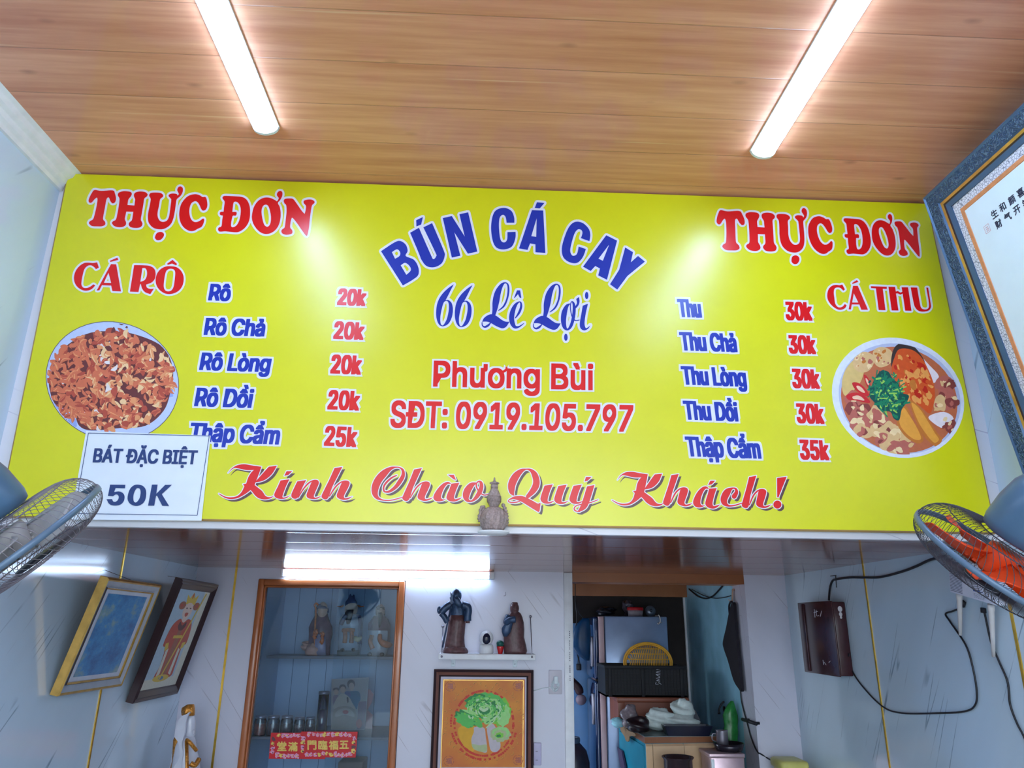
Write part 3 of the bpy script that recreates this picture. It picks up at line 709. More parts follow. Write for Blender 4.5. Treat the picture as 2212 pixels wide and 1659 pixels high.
def plate(rx, ry): return [(pc[0]+rx*math.cos(t)*math.cos(.3)-ry*math.sin(t)*math.sin(.3), pc[1]+rx*math.cos(t)*math.sin(.3)+ry*math.sin(t)*math.cos(.3)) for t in [i*math.pi/24 for i in range(48)]]
items = [(8, plate(145.5, 128)), (0, plate(144, 126.5))]
items += [(1, blob(rng, *cf(380, 1380), 14, .3)), (1, blob(rng, *cf(1650, 1000), 9, .3, sx=.6)), (1, blob(rng, *cf(200, 1150), 9, .3))]
items.append((2, [cf(*p) for p in smooth_path([(110,800),(230,480),(560,250),(900,210),(1230,260),(1560,420),(1680,700),(1650,980),(1560,1230),(1330,1420),(1000,1450),(640,1480),(480,1420),(400,1250),(180,1150),(100,950)], 5, True)]))
def in_pile(x, y): return ((x-885)/800)**2+((y-840)/640)**2 < 1.0 and not (x < 560 and y > 1180 and (x-560)**2+(y-1000)**2 > 260000)
n = 0
while n < 640:
    x, y = rng.uniform(90, 1700), rng.uniform(200, 1480)
    if not in_pile(x, y): continue
    n += 1
    a = rng.uniform(0, 3.14); L = rng.uniform(70, 150); W = rng.uniform(17, 38); bend = rng.uniform(-.5, .5)
    ax = [(x+(t-.5)*L*math.cos(a)-bend*L*(t-.5)**2*math.sin(a)*2, y+(t-.5)*L*math.sin(a)+bend*L*(t-.5)**2*math.cos(a)*2) for t in (0, .25, .5, .75, 1)]
    ws = [.25*W, .9*W, W, .85*W, .2*W]
    ws = [w*rng.uniform(.75, 1.2) for w in ws]
    up = [(p[0]-math.sin(a)*w, p[1]+math.cos(a)*w) for p, w in zip(ax, ws)]; dn = [(p[0]+math.sin(a)*w, p[1]-math.cos(a)*w) for p, w in zip(ax, ws)]
    c_ = rng.choices([2, 3, 4, 5, 6, 7], [1.1, 4.5, 7, 5, 2.2, .5])[0]
    if x < 600 and c_ in (5, 6): c_ = 4
    items.append((c_, [cf(*p) for p in smooth_path(up+dn[::-1], 2, True)]))
    if rng.random() < .45 and c_ in (3, 4, 5): items.append((c_+1, [cf(p[0]*.6+q[0]*.4, p[1]*.6+q[1]*.4) for p, q in zip(up, dn)]+[cf(p[0]*.85+q[0]*.15, p[1]*.85+q[1]*.15) for p, q in zip(up, dn)][::-1]))
for p in ((1030,120),(1090,160),(1075,100),(1015,115),(1130,110),(1400,165),(310,1340)):
    items.append((2, blob(rng, *cf(*p), 2.0, .4, sx=1.6)))
def in_plate(p, rx=142.5, ry=125, a=.3):
    X, Y = p[0]-pc[0], p[1]-pc[1]; u = (X*math.cos(a)+Y*math.sin(a))/rx; v = (-X*math.sin(a)+Y*math.cos(a))/ry; r_ = math.hypot(u, v)
    if r_ <= 1: return p
    u /= r_; v /= r_
    return (pc[0]+u*rx*math.cos(a)-v*ry*math.sin(a), pc[1]+u*rx*math.sin(a)+v*ry*math.cos(a))
items = items[:2]+[(m_, [in_plate(p) for p in pts]) for m_, pts in items[2:]]
flat_part('dish_photo', items, fm, board, board_put, step=.0000015)
sm = [ph('bowl', (226, 232, 248)), ph('bowl_shade', (186, 194, 226)), ph('broth', (196, 108, 72)), ph('broth_light', (222, 190, 120)), ph('meat', (190, 104, 92)), ph('meat_dark', (140, 66, 62)), ph('ball', (226, 186, 132)), ph('ball_light', (244, 214, 164)), ph('fish', (216, 88, 40)), ph('fish_light', (238, 160, 84)), ph('fish_red', (196, 40, 26)), ph('fish_skin', (62, 50, 50)), ph('scallion', (22, 128, 92)), ph('scallion_light', (150, 206, 90)), ph('scallion_dark', (14, 84, 76)), ph('chili', (206, 40, 48)), ph('chili_core', (246, 200, 170)), ph('tofu', (236, 164, 66)), ph('tofu_edge', (202, 120, 50)), ph('noodle', (236, 224, 230))]
cs = crop(1780, 715, 5.7219)
C = lambda pts, n=4: [cs(*p) for p in smooth_path(pts, n, True)]
def bowl(rx, ry, cx=915, cy=825, a=.42): return [cs(x, y) for x, y in ell(cx, cy, rx, ry, a, 48)]
items = [(0, bowl(835, 725)), (1, bowl(770, 665, 935, 835)), (2, bowl(735, 640, 930, 850))]
items += [(3, C([(220,650),(270,470),(400,330),(520,300),(480,560),(400,700),(260,800)])), (19, C([(1180,300),(1300,420),(1420,560),(1340,640),(1250,450)])), (19, C([(1300,1050),(1480,1000),(1600,1080),(1480,1200),(1330,1120)]))]
for x, y, r, mi in ((1480,640,17,4),(1560,660,11,5),(1500,830,20,4),(1440,900,14,6),(1580,880,12,5),(1540,1130,14,19),(1560,1190,12,5),(350,880,17,4),(330,960,13,5),(410,1120,19,4),(480,980,14,5),(440,1000,14,4),(500,1250,17,6),(560,1120,12,4),(640,1020,15,6),(690,1100,16,4),(660,1220,14,6),(840,1240,20,6),(900,1280,14,7),(780,1360,17,6),(880,1440,23,6),(960,1440,16,4),(700,1320,12,4),(1040,1380,14,4),(1020,1290,13,6)):
    items.append((mi, blob(rng, *cs(x, y), r, .28, 10, 1.25, rng.uniform(0, 3))))
    for q in range(3): items.append((rng.choice([4, 5, 6, 7, 7]), blob(rng, *cs(x+rng.uniform(-50, 50), y+rng.uniform(-50, 50)), r*.3, .4, 7, 1.6, rng.uniform(0, 3))))
for x, y in ((490, 380), (725, 320)):
    items.append((6, blob(rng, *cs(x, y), 22.5, .1, 10)))
    for q in range(16): items.append((rng.choice([7, 7, 6, 18, 4]), blob(rng, *cs(x+rng.uniform(-85, 85), y+rng.uniform(-95, 95)), rng.uniform(1.5, 5), .4, 7)))
items += [(11, C([(830,420),(850,250),(920,160),(1050,160),(1150,230),(1250,400),(1150,480),(900,500)]))]
items += [(8, C([(930,225),(1080,230),(1200,320),(1290,480),(1355,650),(1370,800),(1340,960),(1300,1020),(1200,940),(1080,850),(960,760),(880,640),(835,480),(870,330)]))]
for q in range(90):
    u, v = rng.uniform(-1, 1), rng.uniform(-1, 1)
    if u*u+v*v > .9: continue
    x, y = 1105+u*210-v*120*.3+v*150, 600+v*350+u*60*.2-u*0
    items.append((rng.choices([9, 9, 10, 8, 18], [4, 3, 3, 2, 1])[0], blob(rng, *cs(x, y), rng.uniform(2, 6.5), .45, 8, 1.6, rng.uniform(.6, 1.6))))
items += [(18, C([(990,920),(1040,960),(1100,1100),(1200,1250),(1230,1350),(1160,1390),(1050,1340),(960,1250),(900,1130),(920,1000)])), (17, C([(980,950),(1060,1050),(1150,1200),(1200,1330),(1120,1340),(1000,1250),(930,1120)]))]
items += [(18, C([(1050,860),(1130,890),(1220,980),(1310,1120),(1400,1260),(1460,1340),(1400,1430),(1300,1370),(1200,1250),(1130,1100)])), (17, C([(1080,890),(1180,960),(1280,1110),(1370,1260),(1420,1340),(1360,1380),(1260,1270),(1160,1110)]))]
for pts in ([(350,640),(420,640),(500,700),(560,790),(530,810),(430,760),(370,700)], [(280,790),(400,760),(500,800),(570,870),(540,890),(400,860),(300,850)], [(490,545),(530,560),(575,650),(570,720),(520,660)]):
    items.append((15, C(pts)))
    mx, my = sum(p[0] for p in pts)/len(pts), sum(p[1] for p in pts)/len(pts)
    items.append((16, C([(mx+(x-mx)*.5, my+(y-my)*.5) for x, y in pts])))
items.append((14, C([(620,600),(700,500),(790,500),(850,590),(920,650),(960,760),(1050,800),(1010,900),(960,970),(930,1100),(860,1080),(820,1000),(700,980),(620,880),(560,790)])))
for q in range(230):
    u, v = rng.gauss(0, .45), rng.gauss(0, .45)
    if u*u+v*v > 1: continue
    x, y = 800+u*240+v*70, 780+v*290
    a = rng.uniform(0, 3.14); L = rng.uniform(3, 9); w = rng.uniform(1, 2.4); px, py = cs(x, y)
    dx, dy = math.cos(a)*L, math.sin(a)*L; nx, ny = -math.sin(a)*w, math.cos(a)*w
    items.append((rng.choices([12, 14, 13], [6, 2, 2.2])[0], [(px-dx-nx, py-dy-ny), (px+dx-nx, py+dy-ny), (px+dx+nx, py+dy+ny), (px-dx+nx, py-dy+ny)]))
def in_bowl(p, cx=928, cy=842, rx=765, ry=668, a=.42):
    X, Y = (p[0]-1780)*5.7219-cx, (p[1]-715)*5.7219-cy; u = (X*math.cos(a)+Y*math.sin(a))/rx; v = (-X*math.sin(a)+Y*math.cos(a))/ry; r_ = math.hypot(u, v)
    if r_ <= 1: return p
    u /= r_; v /= r_; X, Y = u*rx*math.cos(a)-v*ry*math.sin(a), u*rx*math.sin(a)+v*ry*math.cos(a)
    return (1780+(X+cx)/5.7219, 715+(Y+cy)/5.7219)
items = items[:3]+[(m_, [in_bowl(p) for p in pts]) for m_, pts in items[3:]]
flat_part('dish_photo', items, sm, board, board_put, step=.000002)
# ---- white price sheet stuck over the lower left of the board
m_paper = M('paper_white', (232, 240, 250), 0.45, var=0.02)
m_navy = M('ink_navy', (44, 66, 122), 0.4, var=0.08, scale=80)
PY = BY-.004
def paper_put(depth): return lambda x, y: at(x, y, 1, PY-depth)
_pc = [at(*p, 1, PY) for p in ((186, 931), (455, 941), (435, 1125), (152, 1122))]
paper = thing('price_sheet', 'white paper sheet with a thin dark border stuck on the menu board', 'paper sign', (_pc[3]+_pc[2])/2)
MB().hexa([*_pc, *[Vector((p.x, PY+.0015, p.z)) for p in _pc]]).build('sheet', m_paper, paper)
cp5 = crop(160, 920, 7.1355)
bd = Ink(); q = [(220,110),(2083,155),(1897,1378),(5,1350)]
for i in range(4): bd.stroke([(*q[i], 4.5), (*q[(i+1) % 4], 4.5)], cp5, 1)
ink_part('border_line', bd, m_navy, 0, paper, paper_put)
ink_part('heading', Ink().text('B\u00c1T \u0110\u1eb6C BI\u1ec6T', line_box(199.9, 998.8, 424, 1003.4, 30.6, 4.5, 4), 1.5, 1.0), m_navy, 0, paper, paper_put)
k50 = Ink()
for g in ([[(555,905,1),(792,908,1),(785,962,1),(640,958,1),(618,1020,1),(690,1010),(750,1035),(778,1085),(765,1160),(710,1215),(620,1228),(545,1205),(500,1130,1),(585,1128,1),(605,1165),(640,1170),(675,1140),(688,1100),(675,1065),(640,1058),(600,1085,1),(522,1078,1)]],
 [[(985,905),(1060,925),(1105,985),(1110,1080),(1080,1170),(1010,1225),(930,1230),(860,1195),(825,1130),(835,1040),(870,960),(925,915)], [(985,958),(1015,975),(1025,1030),(1010,1110),(975,1165),(945,1180),(920,1160),(912,1100),(925,1030),(955,970)]],
 [[(1200,905,1),(1288,905,1),(1268,1045,1),(1405,908,1),(1508,908,1),(1352,1052,1),(1465,1235,1),(1360,1232,1),(1278,1072,1),(1262,1085,1),(1236,1230,1),(1140,1228,1)]]): k50.outline(g, cp5)
ink_part('price', k50, m_navy, 0, paper, paper_put)
# ---------------------------------------------------------------- ceiling trim, corner trim, gold strips
b = MB()
prof = [(0, -.075), (.012, -.075), (.016, -.06), (.030, -.052), (.036, -.034), (.052, -.026), (.060, -.008), (.075, 0), (0, 0)]
for y0, y1 in ((YF, D1-.004),):
    n = len(prof); vs = [(XL+px_, y, ZC+pz) for y in (y0, y1) for px_, pz in prof]
    b.add(vs, [(i, (i+1) % n, n+(i+1) % n, n+i) for i in range(n)]+[tuple(range(n)), tuple(range(n, 2*n))], False)
struct(b.build('trim_1', m_white))
b = MB(); n = len(prof); vs = [(XR-px_, y, ZC+pz) for y in (YF, D1-.004) for px_, pz in prof]
b.add(vs, [(i, (i+1) % n, n+(i+1) % n, n+i) for i in range(n)]+[tuple(range(n)), tuple(range(n, 2*n))], False)
struct(b.build('trim_2', m_white))
# gold strips between the wall panels
def strip(i, a, c):
    struct(MB().box(a, c).build('trim_%d' % i, m_gold))
strip(3, (XL, 3.549, 0), (XL+.004, 3.561, ZS)); strip(4, (XR-.004, 3.542, 0), (XR, 3.552, ZS))
_g = at(485, 1440, 1, D2); strip(5, (_g.x-.006, D2-.004, 0), (_g.x+.006, D2, ZS))
strip(6, (XR-.004, 2.575, 0), (XR, 2.587, ZS+.15)); strip(7, (XR-.004, YF, 2.036), (XR, D1, 2.048))
strip(8, (XL, YF, 2.036), (XL+.004, D1, 2.048))
# white pipe trim along the doorway edge with a printed line of tiny marks
_d = at(1213, 1450, 1, D2)
b = MB(); b.rbox((DOOR_X0-.052, D2-.012, 0), (DOOR_X0, D2+.002, ZS-.002), .003); b.box((DOOR_X0-.033, D2-.0135, 0), (DOOR_X0-.030, D2-.012, ZS-.004))
struct(b.build('trim_9', m_white))
b = MB(); rng = random.Random(5)
for i in range(26):
    z = 1.55-.0105*i
    if rng.random() < .8: b.box((DOOR_X0-.024, D2-.0127, z), (DOOR_X0-.019, D2-.012, z+rng.uniform(.004, .008)))
struct(b.build('trim_10', M('print_grey', (110, 110, 125), .5)))
# ---------------------------------------------------------------- lamps
m_lamp = M('lamp_diffuser', (255, 255, 255), 0.4, emit=((176, 212, 255), LAMP_POWER), var=.01)
m_tube = M('tube_glass', (255, 255, 255), 0.4, emit=((190, 220, 255), TUBE_POWER), var=.01)
m_plastic = M('lamp_plastic', (226, 236, 242), 0.35)
def batten(x, y1, label):
    L = 1.22; t = thing('ceiling_lamp', label, 'lamp', (x, y1-L/2, ZC))
    w, h = .043, .034
    D = [(-w, 0), (-w, -.006)]+[(w*math.cos(a), -.006-(h-.006)*math.sin(a)) for a in [math.pi-math.pi*i/12 for i in range(1, 12)]]+[(w, -.006), (w, 0)]
    def run(mb, ya, yb, k=1.0):
        n = len(D); vs = [(x+p*k, y, ZC+q*k) for y in (ya, yb) for p, q in D]
        mb.add(vs, [(i, (i+1) % n, n+(i+1) % n, n+i) for i in range(n)]+[tuple(range(n)), tuple(range(n, 2*n))], False)
    mb = MB(); mb.box((x-w-.003, y1-L, ZC-.006), (x+w+.003, y1, ZC)); mb.build('base_channel', m_plastic, t)
    mb = MB(); run(mb, y1-L+.012, y1-.012, .97); mb.build('diffuser', m_lamp, t)
    for ya in (y1-L, y1-.012):
        mb = MB(); run(mb, ya, ya+.012, 1.02); mb.build('end_cap', m_plastic, t)
batten(-.776, 2.185, 'glowing white strip lamp on the ceiling above the left menu column')
batten(.988, 2.215, 'glowing white strip lamp on the ceiling above the right menu column')
# tube light in the corner over the glass cabinet
ta, tb = at(608, 1240, 1, D2-.03), at(1057, 1247, 1, D2-.03)
t = thing('tube_light', 'lit white tube light under the lower ceiling above the glass cabinet', 'lamp', ((ta.x+tb.x)/2, D2, ta.z))
zc = ZS-.026
mb = MB(); mb.rbox((ta.x, D2-.012, zc-.020), (tb.x+.03, D2, zc+.024), .004); mb.build('base_channel', m_plastic, t)
mb = MB(); mb.tube([(ta.x+.014, D2-.030, zc-.003), (tb.x-.002, D2-.030, zc-.003)], .0165, 16); mb.build('tube', m_tube, t)
for xa, xb in ((ta.x, ta.x+.014), (tb.x-.002, tb.x+.03)):
    mb = MB(); mb.rbox((xa, D2-.05, zc-.022), (xb, D2-.004, zc+.02), .004); mb.build('end_cap', m_plastic, t)
mb = MB(); mb.tube(smooth_path([tuple(at(x, y, 1, D2-.006)) for x, y in ((612, 1252), (700, 1242), (770, 1249), (850, 1247), (930, 1244))], 5), .0018, 6); mb.build('power_cord', m_plastic, t)
# ---------------------------------------------------------------- wall fans
def fan(label, centre, n, R, m_blade, spin, wall_x, blades=5):
    c = Vector(centre); n = n.normalized(); u, w = frame_of(n)
    m_case = M('fan_case', (72, 104, 134), 0.32, var=.08); m_wire = M('fan_wire_light', (128, 122, 132), 0.4, 0.3) if wall_x < 0 else M('fan_wire', (70, 72, 84), 0.4, 0.4); m_rim = M('fan_rim', (98, 122, 148), 0.35, 0.2)
    t = thing('wall_fan', label, 'fan', tuple(c))
    P = lambda r, a, d: c+(u*math.cos(a)+w*math.sin(a))*r+n*d
    def guard(name, D, sgn, r0, twist, k):
        mb = MB()
        for i in range(k):
            a0 = 2*math.pi*i/k; pts = []
            for j in range(10):
                q = j/9; r = r0+(R-r0)*math.sin(q*math.pi/2)
                d = D*(1-max(0, (r-r0)/(R-r0))**3.2)**.55
                pts.append(P(r, a0+twist*(r-r0)/(R-r0), sgn*(d+.006)))
            mb.tube(pts, .0008, 4, caps=False)
        for r in (r0, r0+(R-r0)*.62):
            d = D*(1-((r-r0)/(R-r0))**3.2)**.55
            mb.tube([P(r, 2*math.pi*i/40, sgn*(d+.005)) for i in range(40)], .0016, 5, closed=True)
        mb.build(name, m_wire, t)
    guard('front_guard', .055, 1, .045, .55, 76)
    guard('rear_guard', .064, -1, .080, -.5, 76)
    mb = MB(); mb.lathe([(R-.004, -.007), (R+.003, -.007), (R+.004, 0), (R+.003, .007), (R-.004, .007), (R-.004, -.007)], c, 64, n, caps=False); mb.build('rim_band', m_rim, t)
    mb = MB(); mb.lathe([(0, .059), (.03, .059), (.046, .057), (.048, .051), (0, .051)], c, 28, n); mb.build('badge', M('fan_badge', (40, 44, 54), .4), t)
    mb = MB(); mb.lathe([(0, .03), (.026, .03), (.036, .02), (.04, -.03), (.038, -.045), (0, -.045)], c, 24, n); mb.build('hub', m_blade, t)
    for k in range(blades):
        mb = MB(); a0 = spin+2*math.pi*k/blades; nr, na = 8, 6; top = []; bot = []
        for i in range(nr):
            q = i/(nr-1); r = .034+(R*.90-.034)*q
            half = (.30+.24*math.sin(min(1, q*1.35)*math.pi*.62))*(1-.62*max(0, q-.72)/.28*q)
            for j in range(na):
                s_ = j/(na-1)*2-1
                a = a0+half*s_+.28*q; d = .026*s_*(1-.25*q)-.008*(1-s_*s_)
                top.append(P(r, a, d+.0014)); bot.append(P(r, a, d-.0014))
        N_ = nr*na; fs = []
        for i in range(nr-1):
            for j in range(na-1):
                q = i*na+j; fs.append((q, q+1, q+na+1, q+na)); fs.append((N_+q+na, N_+q+na+1, N_+q+1, N_+q))
        edge = [j for j in range(na)]+[i*na+na-1 for i in range(1, nr)]+[(nr-1)*na+j for j in range(na-2, -1, -1)]+[i*na for i in range(nr-2, 0, -1)]
        for i in range(len(edge)):
            a_, b_ = edge[i], edge[(i+1) % len(edge)]; fs.append((a_, b_, N_+b_, N_+a_))
        mb.add(top+bot, fs); mb.build('blade', m_blade, t)
    mb = MB(); mb.lathe([(0, -.074), (.070, -.074), (.082, -.080), (.088, -.10), (.090, -.16), (.084, -.21), (.066, -.25), (.03, -.268), (0, -.27)], c, 36, n)
    mb.build('motor_housing', m_case, t)
    back_ = c-n*.20; plate = Vector((wall_x, back_.y-.10, back_.z+.22))
    sgn = -1 if wall_x < 0 else 1
    mb = MB(); mb.tube(smooth_path([tuple(back_+Vector((0, 0, .0))), tuple(back_+Vector((sgn*.10, -.03, .10))), tuple(plate+Vector((-sgn*.06, 0, .02))), tuple(plate)], 6), .020, 12); mb.build('arm', m_case, t)
    mb = MB(); mb.rbox(plate+Vector((-sgn*.022, -.05, -.09)), plate+Vector((0, .05, .09)), .008); mb.build('wall_plate', m_case, t)
    return t
def fan_axis(px, py, a, b, k):
    d = ray(px, py).normalized(); r_ = (RGT-d*RGT.dot(d)).normalized(); dn = -(UPV-d*UPV.dot(d)-r_*UPV.dot(r_)).normalized()
    return r_*a+dn*b+d*k
cl = EYE+ray(41, 1175)*1.75; cr = EYE+ray(2150, 1217)*1.88
fan('blue-grey wall fan with grey blades overlapping the white price sheet', cl, fan_axis(41, 1175, .69, .73, .08), .207, M('fan_blade_grey', (168, 166, 168), .4), .5, XL, 5)
fan('blue-grey wall fan with orange blades above the white router', cr, fan_axis(2150, 1217, -.65, .76, .20), .210, M('fan_blade_orange', (240, 76, 28), .4, var=.1), 1.15, XR, 5)
# ---------------------------------------------------------------- gourd ornament on a small white ledge
m_bronze = M('aged_bronze', (158, 140, 136), .55, .15, var=.3, scale=160, bump=.2)
GY_ = D1-.078
gp = at(1066, 1151, 1, GY_)
t = thing('ledge_bracket', 'small round white ledge holding the bronze gourd below the menu board', 'ledge', (gp.x, GY_, gp.z))
mb = MB(); mb.lathe([(0, -.006), (.042, -.006), (.052, 0), (.053, .004), (.047, .005), (0, .004)], (gp.x, GY_, gp.z), 40); mb.build('saucer', m_white, t)
mb = MB(); mb.box((gp.x-.02, GY_, gp.z-.002), (gp.x+.02, D1-.0002, gp.z+.003)); mb.build('support', m_white, t)
k = 1.43e-4; z0 = gp.z+.0056; Z = lambda Y: z0+(1470-Y)*k
t = thing('gourd_ornament', 'bronze gourd ornament with carved dragon base standing on the small white ledge', 'ornament', (gp.x, GY_, z0))
gc = (gp.x, GY_, 0)
mb = MB()
rg = random.Random(9); tab = [[rg.uniform(-1, 1) for _ in range(40)] for _ in range(40)]
def carve(a, h):
    i = (h-z0)/.004; j = a/6.2832*34
    return .085*math.sin(j*2.3+i*1.7)*math.sin(i*2.1-j)+.05*tab[int(i) % 40][int(j) % 40]
mb.lathe([(0, Z(1470)), (.030, Z(1468)), (.036, Z(1420)), (.041, Z(1340)), (.0445, Z(1250)), (.0445, Z(1150)), (.040, Z(1060)), (.033, Z(990)), (.024, Z(940)), (.016, Z(915))], gc, 68, wob=carve)
mb.build('dragon_base', m_bronze, t)
mb = MB()
mb.lathe([(.015, Z(930)), (.0155, Z(890)), (.020, Z(840)), (.0235, Z(770)), (.0240, Z(710)), (.0215, Z(640)), (.0165, Z(560)), (.0118, Z(490)), (.0112, Z(480))], gc, 32)
for i in range(7): mb.tube([(gc[0]+(.0243-.0003*abs(i-3))*math.cos(q), gc[1]+(.0243-.0003*abs(i-3))*math.sin(q), Z(670+i*22)) for q in [j*.2618 for j in range(24)]], .0007, 5, closed=True)
mb.lathe([(.0108, Z(485)), (.0122, Z(470)), (.0122, Z(415)), (.0098, Z(385)), (.0088, Z(375))], gc, 24); mb.build('gourd_body', m_bronze, t)
mb = MB(); mb.lathe([(.008, Z(395)), (.0138, Z(372)), (.0150, Z(352)), (.0125, Z(332)), (.0055, Z(318)), (.0030, Z(280)), (.0032, Z(255)), (.001, Z(215)), (0, Z(210))], gc, 20, wob=lambda a, h: .12*math.cos(4*a) if h < Z(325) else 0); mb.build('lid', m_bronze, t)
for sg, pts in ((-1, [(430, 1010), (470, 920), (520, 960), (430, 1080), (410, 1180), (430, 1260)]), (1, [(960, 870), (1000, 960), (1030, 1060), (1045, 1150), (1050, 1260), (1030, 1350)])):
    mb = MB(); pp = [(gc[0]+(x-745)*k, gc[1]-.004, Z(y)) for x, y in pts]
    mb.tube(smooth_path(pp, 5), [.0058+.0016*math.sin(i*1.9) for i in range(26)], 8); mb.ball(pp[0], .0062, 10, 6); mb.build('handle', m_bronze, t)
# ---------------------------------------------------------------- framed pictures
def picture_frame(parent, corners, n, profile, mats, name='frame'):
    """corners BL BR TR TL; profile: (inset, height above the corner plane, material index) from outside in"""
    ctr = sum(corners, Vector())/4; W = (corners[1]-corners[0]).normalized(); H = (corners[3]-corners[0]).normalized()
    s4 = [(1, 1), (-1, 1), (-1, -1), (1, -1)]
    mb = MB(); mb.smooth = False; vs = []; fs = []
    for ins, h, mi in profile:
        for c, (a, b_) in zip(corners, s4): vs.append(c+W*a*ins+H*b_*ins+n*h)
    m_ = len(profile)
    for i in range(m_-1):
        mb.mat(profile[i][2]); o = len(mb.v)
        for j in range(4):
            k_ = (j+1) % 4
            mb.add([vs[i*4+j], vs[i*4+k_], vs[(i+1)*4+k_], vs[(i+1)*4+j]], [(0, 1, 2, 3)], False)
    mb.build(name, mats, parent)
    return W, H
def inset(corners, i, n, h):
    W = (corners[1]-corners[0]).normalized(); H = (corners[3]-corners[0]).normalized()
    return [c+W*a*i+H*b_*i+n*h for c, (a, b_) in zip(corners, [(1, 1), (-1, 1), (-1, -1), (1, -1)])]
def uv_put(q):
    """unit square of the quad, v measured downwards"""
    n = (q[1]-q[0]).cross(q[3]-q[0]).normalized()
    return lambda depth: (lambda u, v: q[0]*(1-u)*v+q[1]*u*v+q[2]*u*(1-v)+q[3]*(1-u)*(1-v)+n*depth)
def rect_from(bl, br, tl, tr):
    """make the four points an exact rectangle"""
    W = ((br-bl)+(tr-tl)); W.normalize(); H = ((tl-bl)+(tr-br)); H = (H-W*H.dot(W)).normalized()
    c = (bl+br+tl+tr)/4; w = (br-bl).dot(W)*.5+(tr-tl).dot(W)*.5; h = (tl-bl).dot(H)*.5+(tr-br).dot(H)*.5
    return [c-W*w/2-H*h/2, c+W*w/2-H*h/2, c+W*w/2+H*h/2, c-W*w/2+H*h/2], W.cross(H)
m_fgold = M('frame_gold', (206, 164, 88), .3, .7, var=.2); m_fsilver = M('frame_silver', (196, 204, 214), .3, .5); m_fdark = M('frame_dark', (52, 34, 38), .3); m_fback = M('frame_backing', (44, 32, 34), .8)
m_mat = M('picture_mat', (206, 212, 226), .6)
# blue silk picture
def blue_print():
    m, nt, p, N, L = node_mat('blue_silk_print')
    tc = N('ShaderNodeTexCoord'); mp = N('ShaderNodeMapping'); L(tc.outputs['Object'], mp.inputs[0]); mp.inputs['Scale'].default_value = (1, 1, 1.5)
    n1 = N('ShaderNodeTexNoise', i_Scale=7.0, i_Detail=6.0, i_Roughness=.65); L(mp.outputs[0], n1.inputs['Vector'])
    rp = N('ShaderNodeValToRGB'); L(n1.outputs[0], rp.inputs[0]); e = rp.color_ramp.elements
    e[0].position = .36; e[0].color = (*lin((24, 88, 160)), 1); e[1].position = .68; e[1].color = (*lin((150, 176, 196)), 1)
    q = rp.color_ramp.elements.new(.52); q.color = (*lin((50, 136, 200)), 1); q = rp.color_ramp.elements.new(.63); q.color = (*lin((140, 166, 160)), 1)
    n2 = N('ShaderNodeTexNoise', i_Scale=160.0, i_Detail=1.0); L(tc.outputs['Object'], n2.inputs['Vector'])
    L(mix_col(N, L, math_node(N, L, 'MULTIPLY', n2.outputs[0], .35), rp.outputs[0], lin((150, 190, 214))), p.inputs['Base Color'])
    p.inputs['Roughness'].default_value = .35
    return m
bl, br = at(122.8, 1504.7, 0, XL+.034), at(262.1, 1482.4, 0, XL+.034)
cor, nn = rect_from(bl, br, at(232.8, 1247.3, 1, bl.y), at(347.6, 1263.9, 1, br.y))
t = thing('framed_picture', 'gold framed picture with a blue print leaning from the left wall', 'picture', tuple((cor[0]+cor[1])/2))
picture_frame(t, cor, nn, [(0, -.030, 0), (0, 0, 0), (.006, .006, 0), (.012, .003, 1), (.030, -.004, 1), (.036, -.006, 2), (.040, -.001, 0), (.046, -.004, 0), (.046, -.010, 0)], [m_fgold, m_fsilver, m_fdark])
MB().hexa(inset(cor, .004, nn, -.030)+inset(cor, .004, nn, -.022)).build('backing', m_fback, t)
MB().add(inset(cor, .042, nn, -.009), [(0, 1, 2, 3)], False).build('mat', m_mat, t)
q = inset(cor, .042, nn, -.0085); P = uv_put(q)
MB().add([P(.0005)(u, v) for u, v in ((.085, .94), (.915, .94), (.915, .055), (.085, .055))], [(0, 1, 2, 3)], False).build('print', blue_print(), t)
mb = MB(); mb.tube([cor[3]*.5+cor[2]*.5-nn*.026, Vector((XL, (cor[0].y+cor[1].y)/2, cor[2].z+.05))], .001, 5); mb.build('hanging_wire', m_fdark, t)
# dark framed picture of a robed deity
bl, br = at(285.4, 1519, 0, XL+.036), at(384.2, 1499.9, 0, XL+.036)
cor, nn = rect_from(bl, br, at(393.8, 1251.2, 1, bl.y), at(471.3, 1262.3, 1, br.y))
t = thing('framed_picture', 'dark framed picture of a crowned red-robed deity leaning from the left wall', 'picture', tuple((cor[0]+cor[1])/2))
picture_frame(t, cor, nn, [(0, -.034, 0), (0, 0, 0), (.008, .004, 0), (.016, .001, 0), (.022, .004, 0), (.044, -.006, 0), (.050, -.012, 0)], [m_fdark])
MB().hexa(inset(cor, .004, nn, -.034)+inset(cor, .004, nn, -.024)).build('backing', m_fback, t)
q = inset(cor, .048, nn, -.0125); P = uv_put(q)
dm = [ph('deity_sky', (166, 190, 206)), ph('deity_cream', (204, 204, 190)), ph('deity_red', (176, 74, 60)), ph('deity_gold', (204, 176, 72)), ph('deity_face', (210, 190, 178)), ph('deity_brown', (150, 92, 74)), ph('deity_dark', (84, 50, 56)), ph('deity_blue', (74, 110, 150))]
S = lambda pts, n=4: smooth_path(pts, n, True)
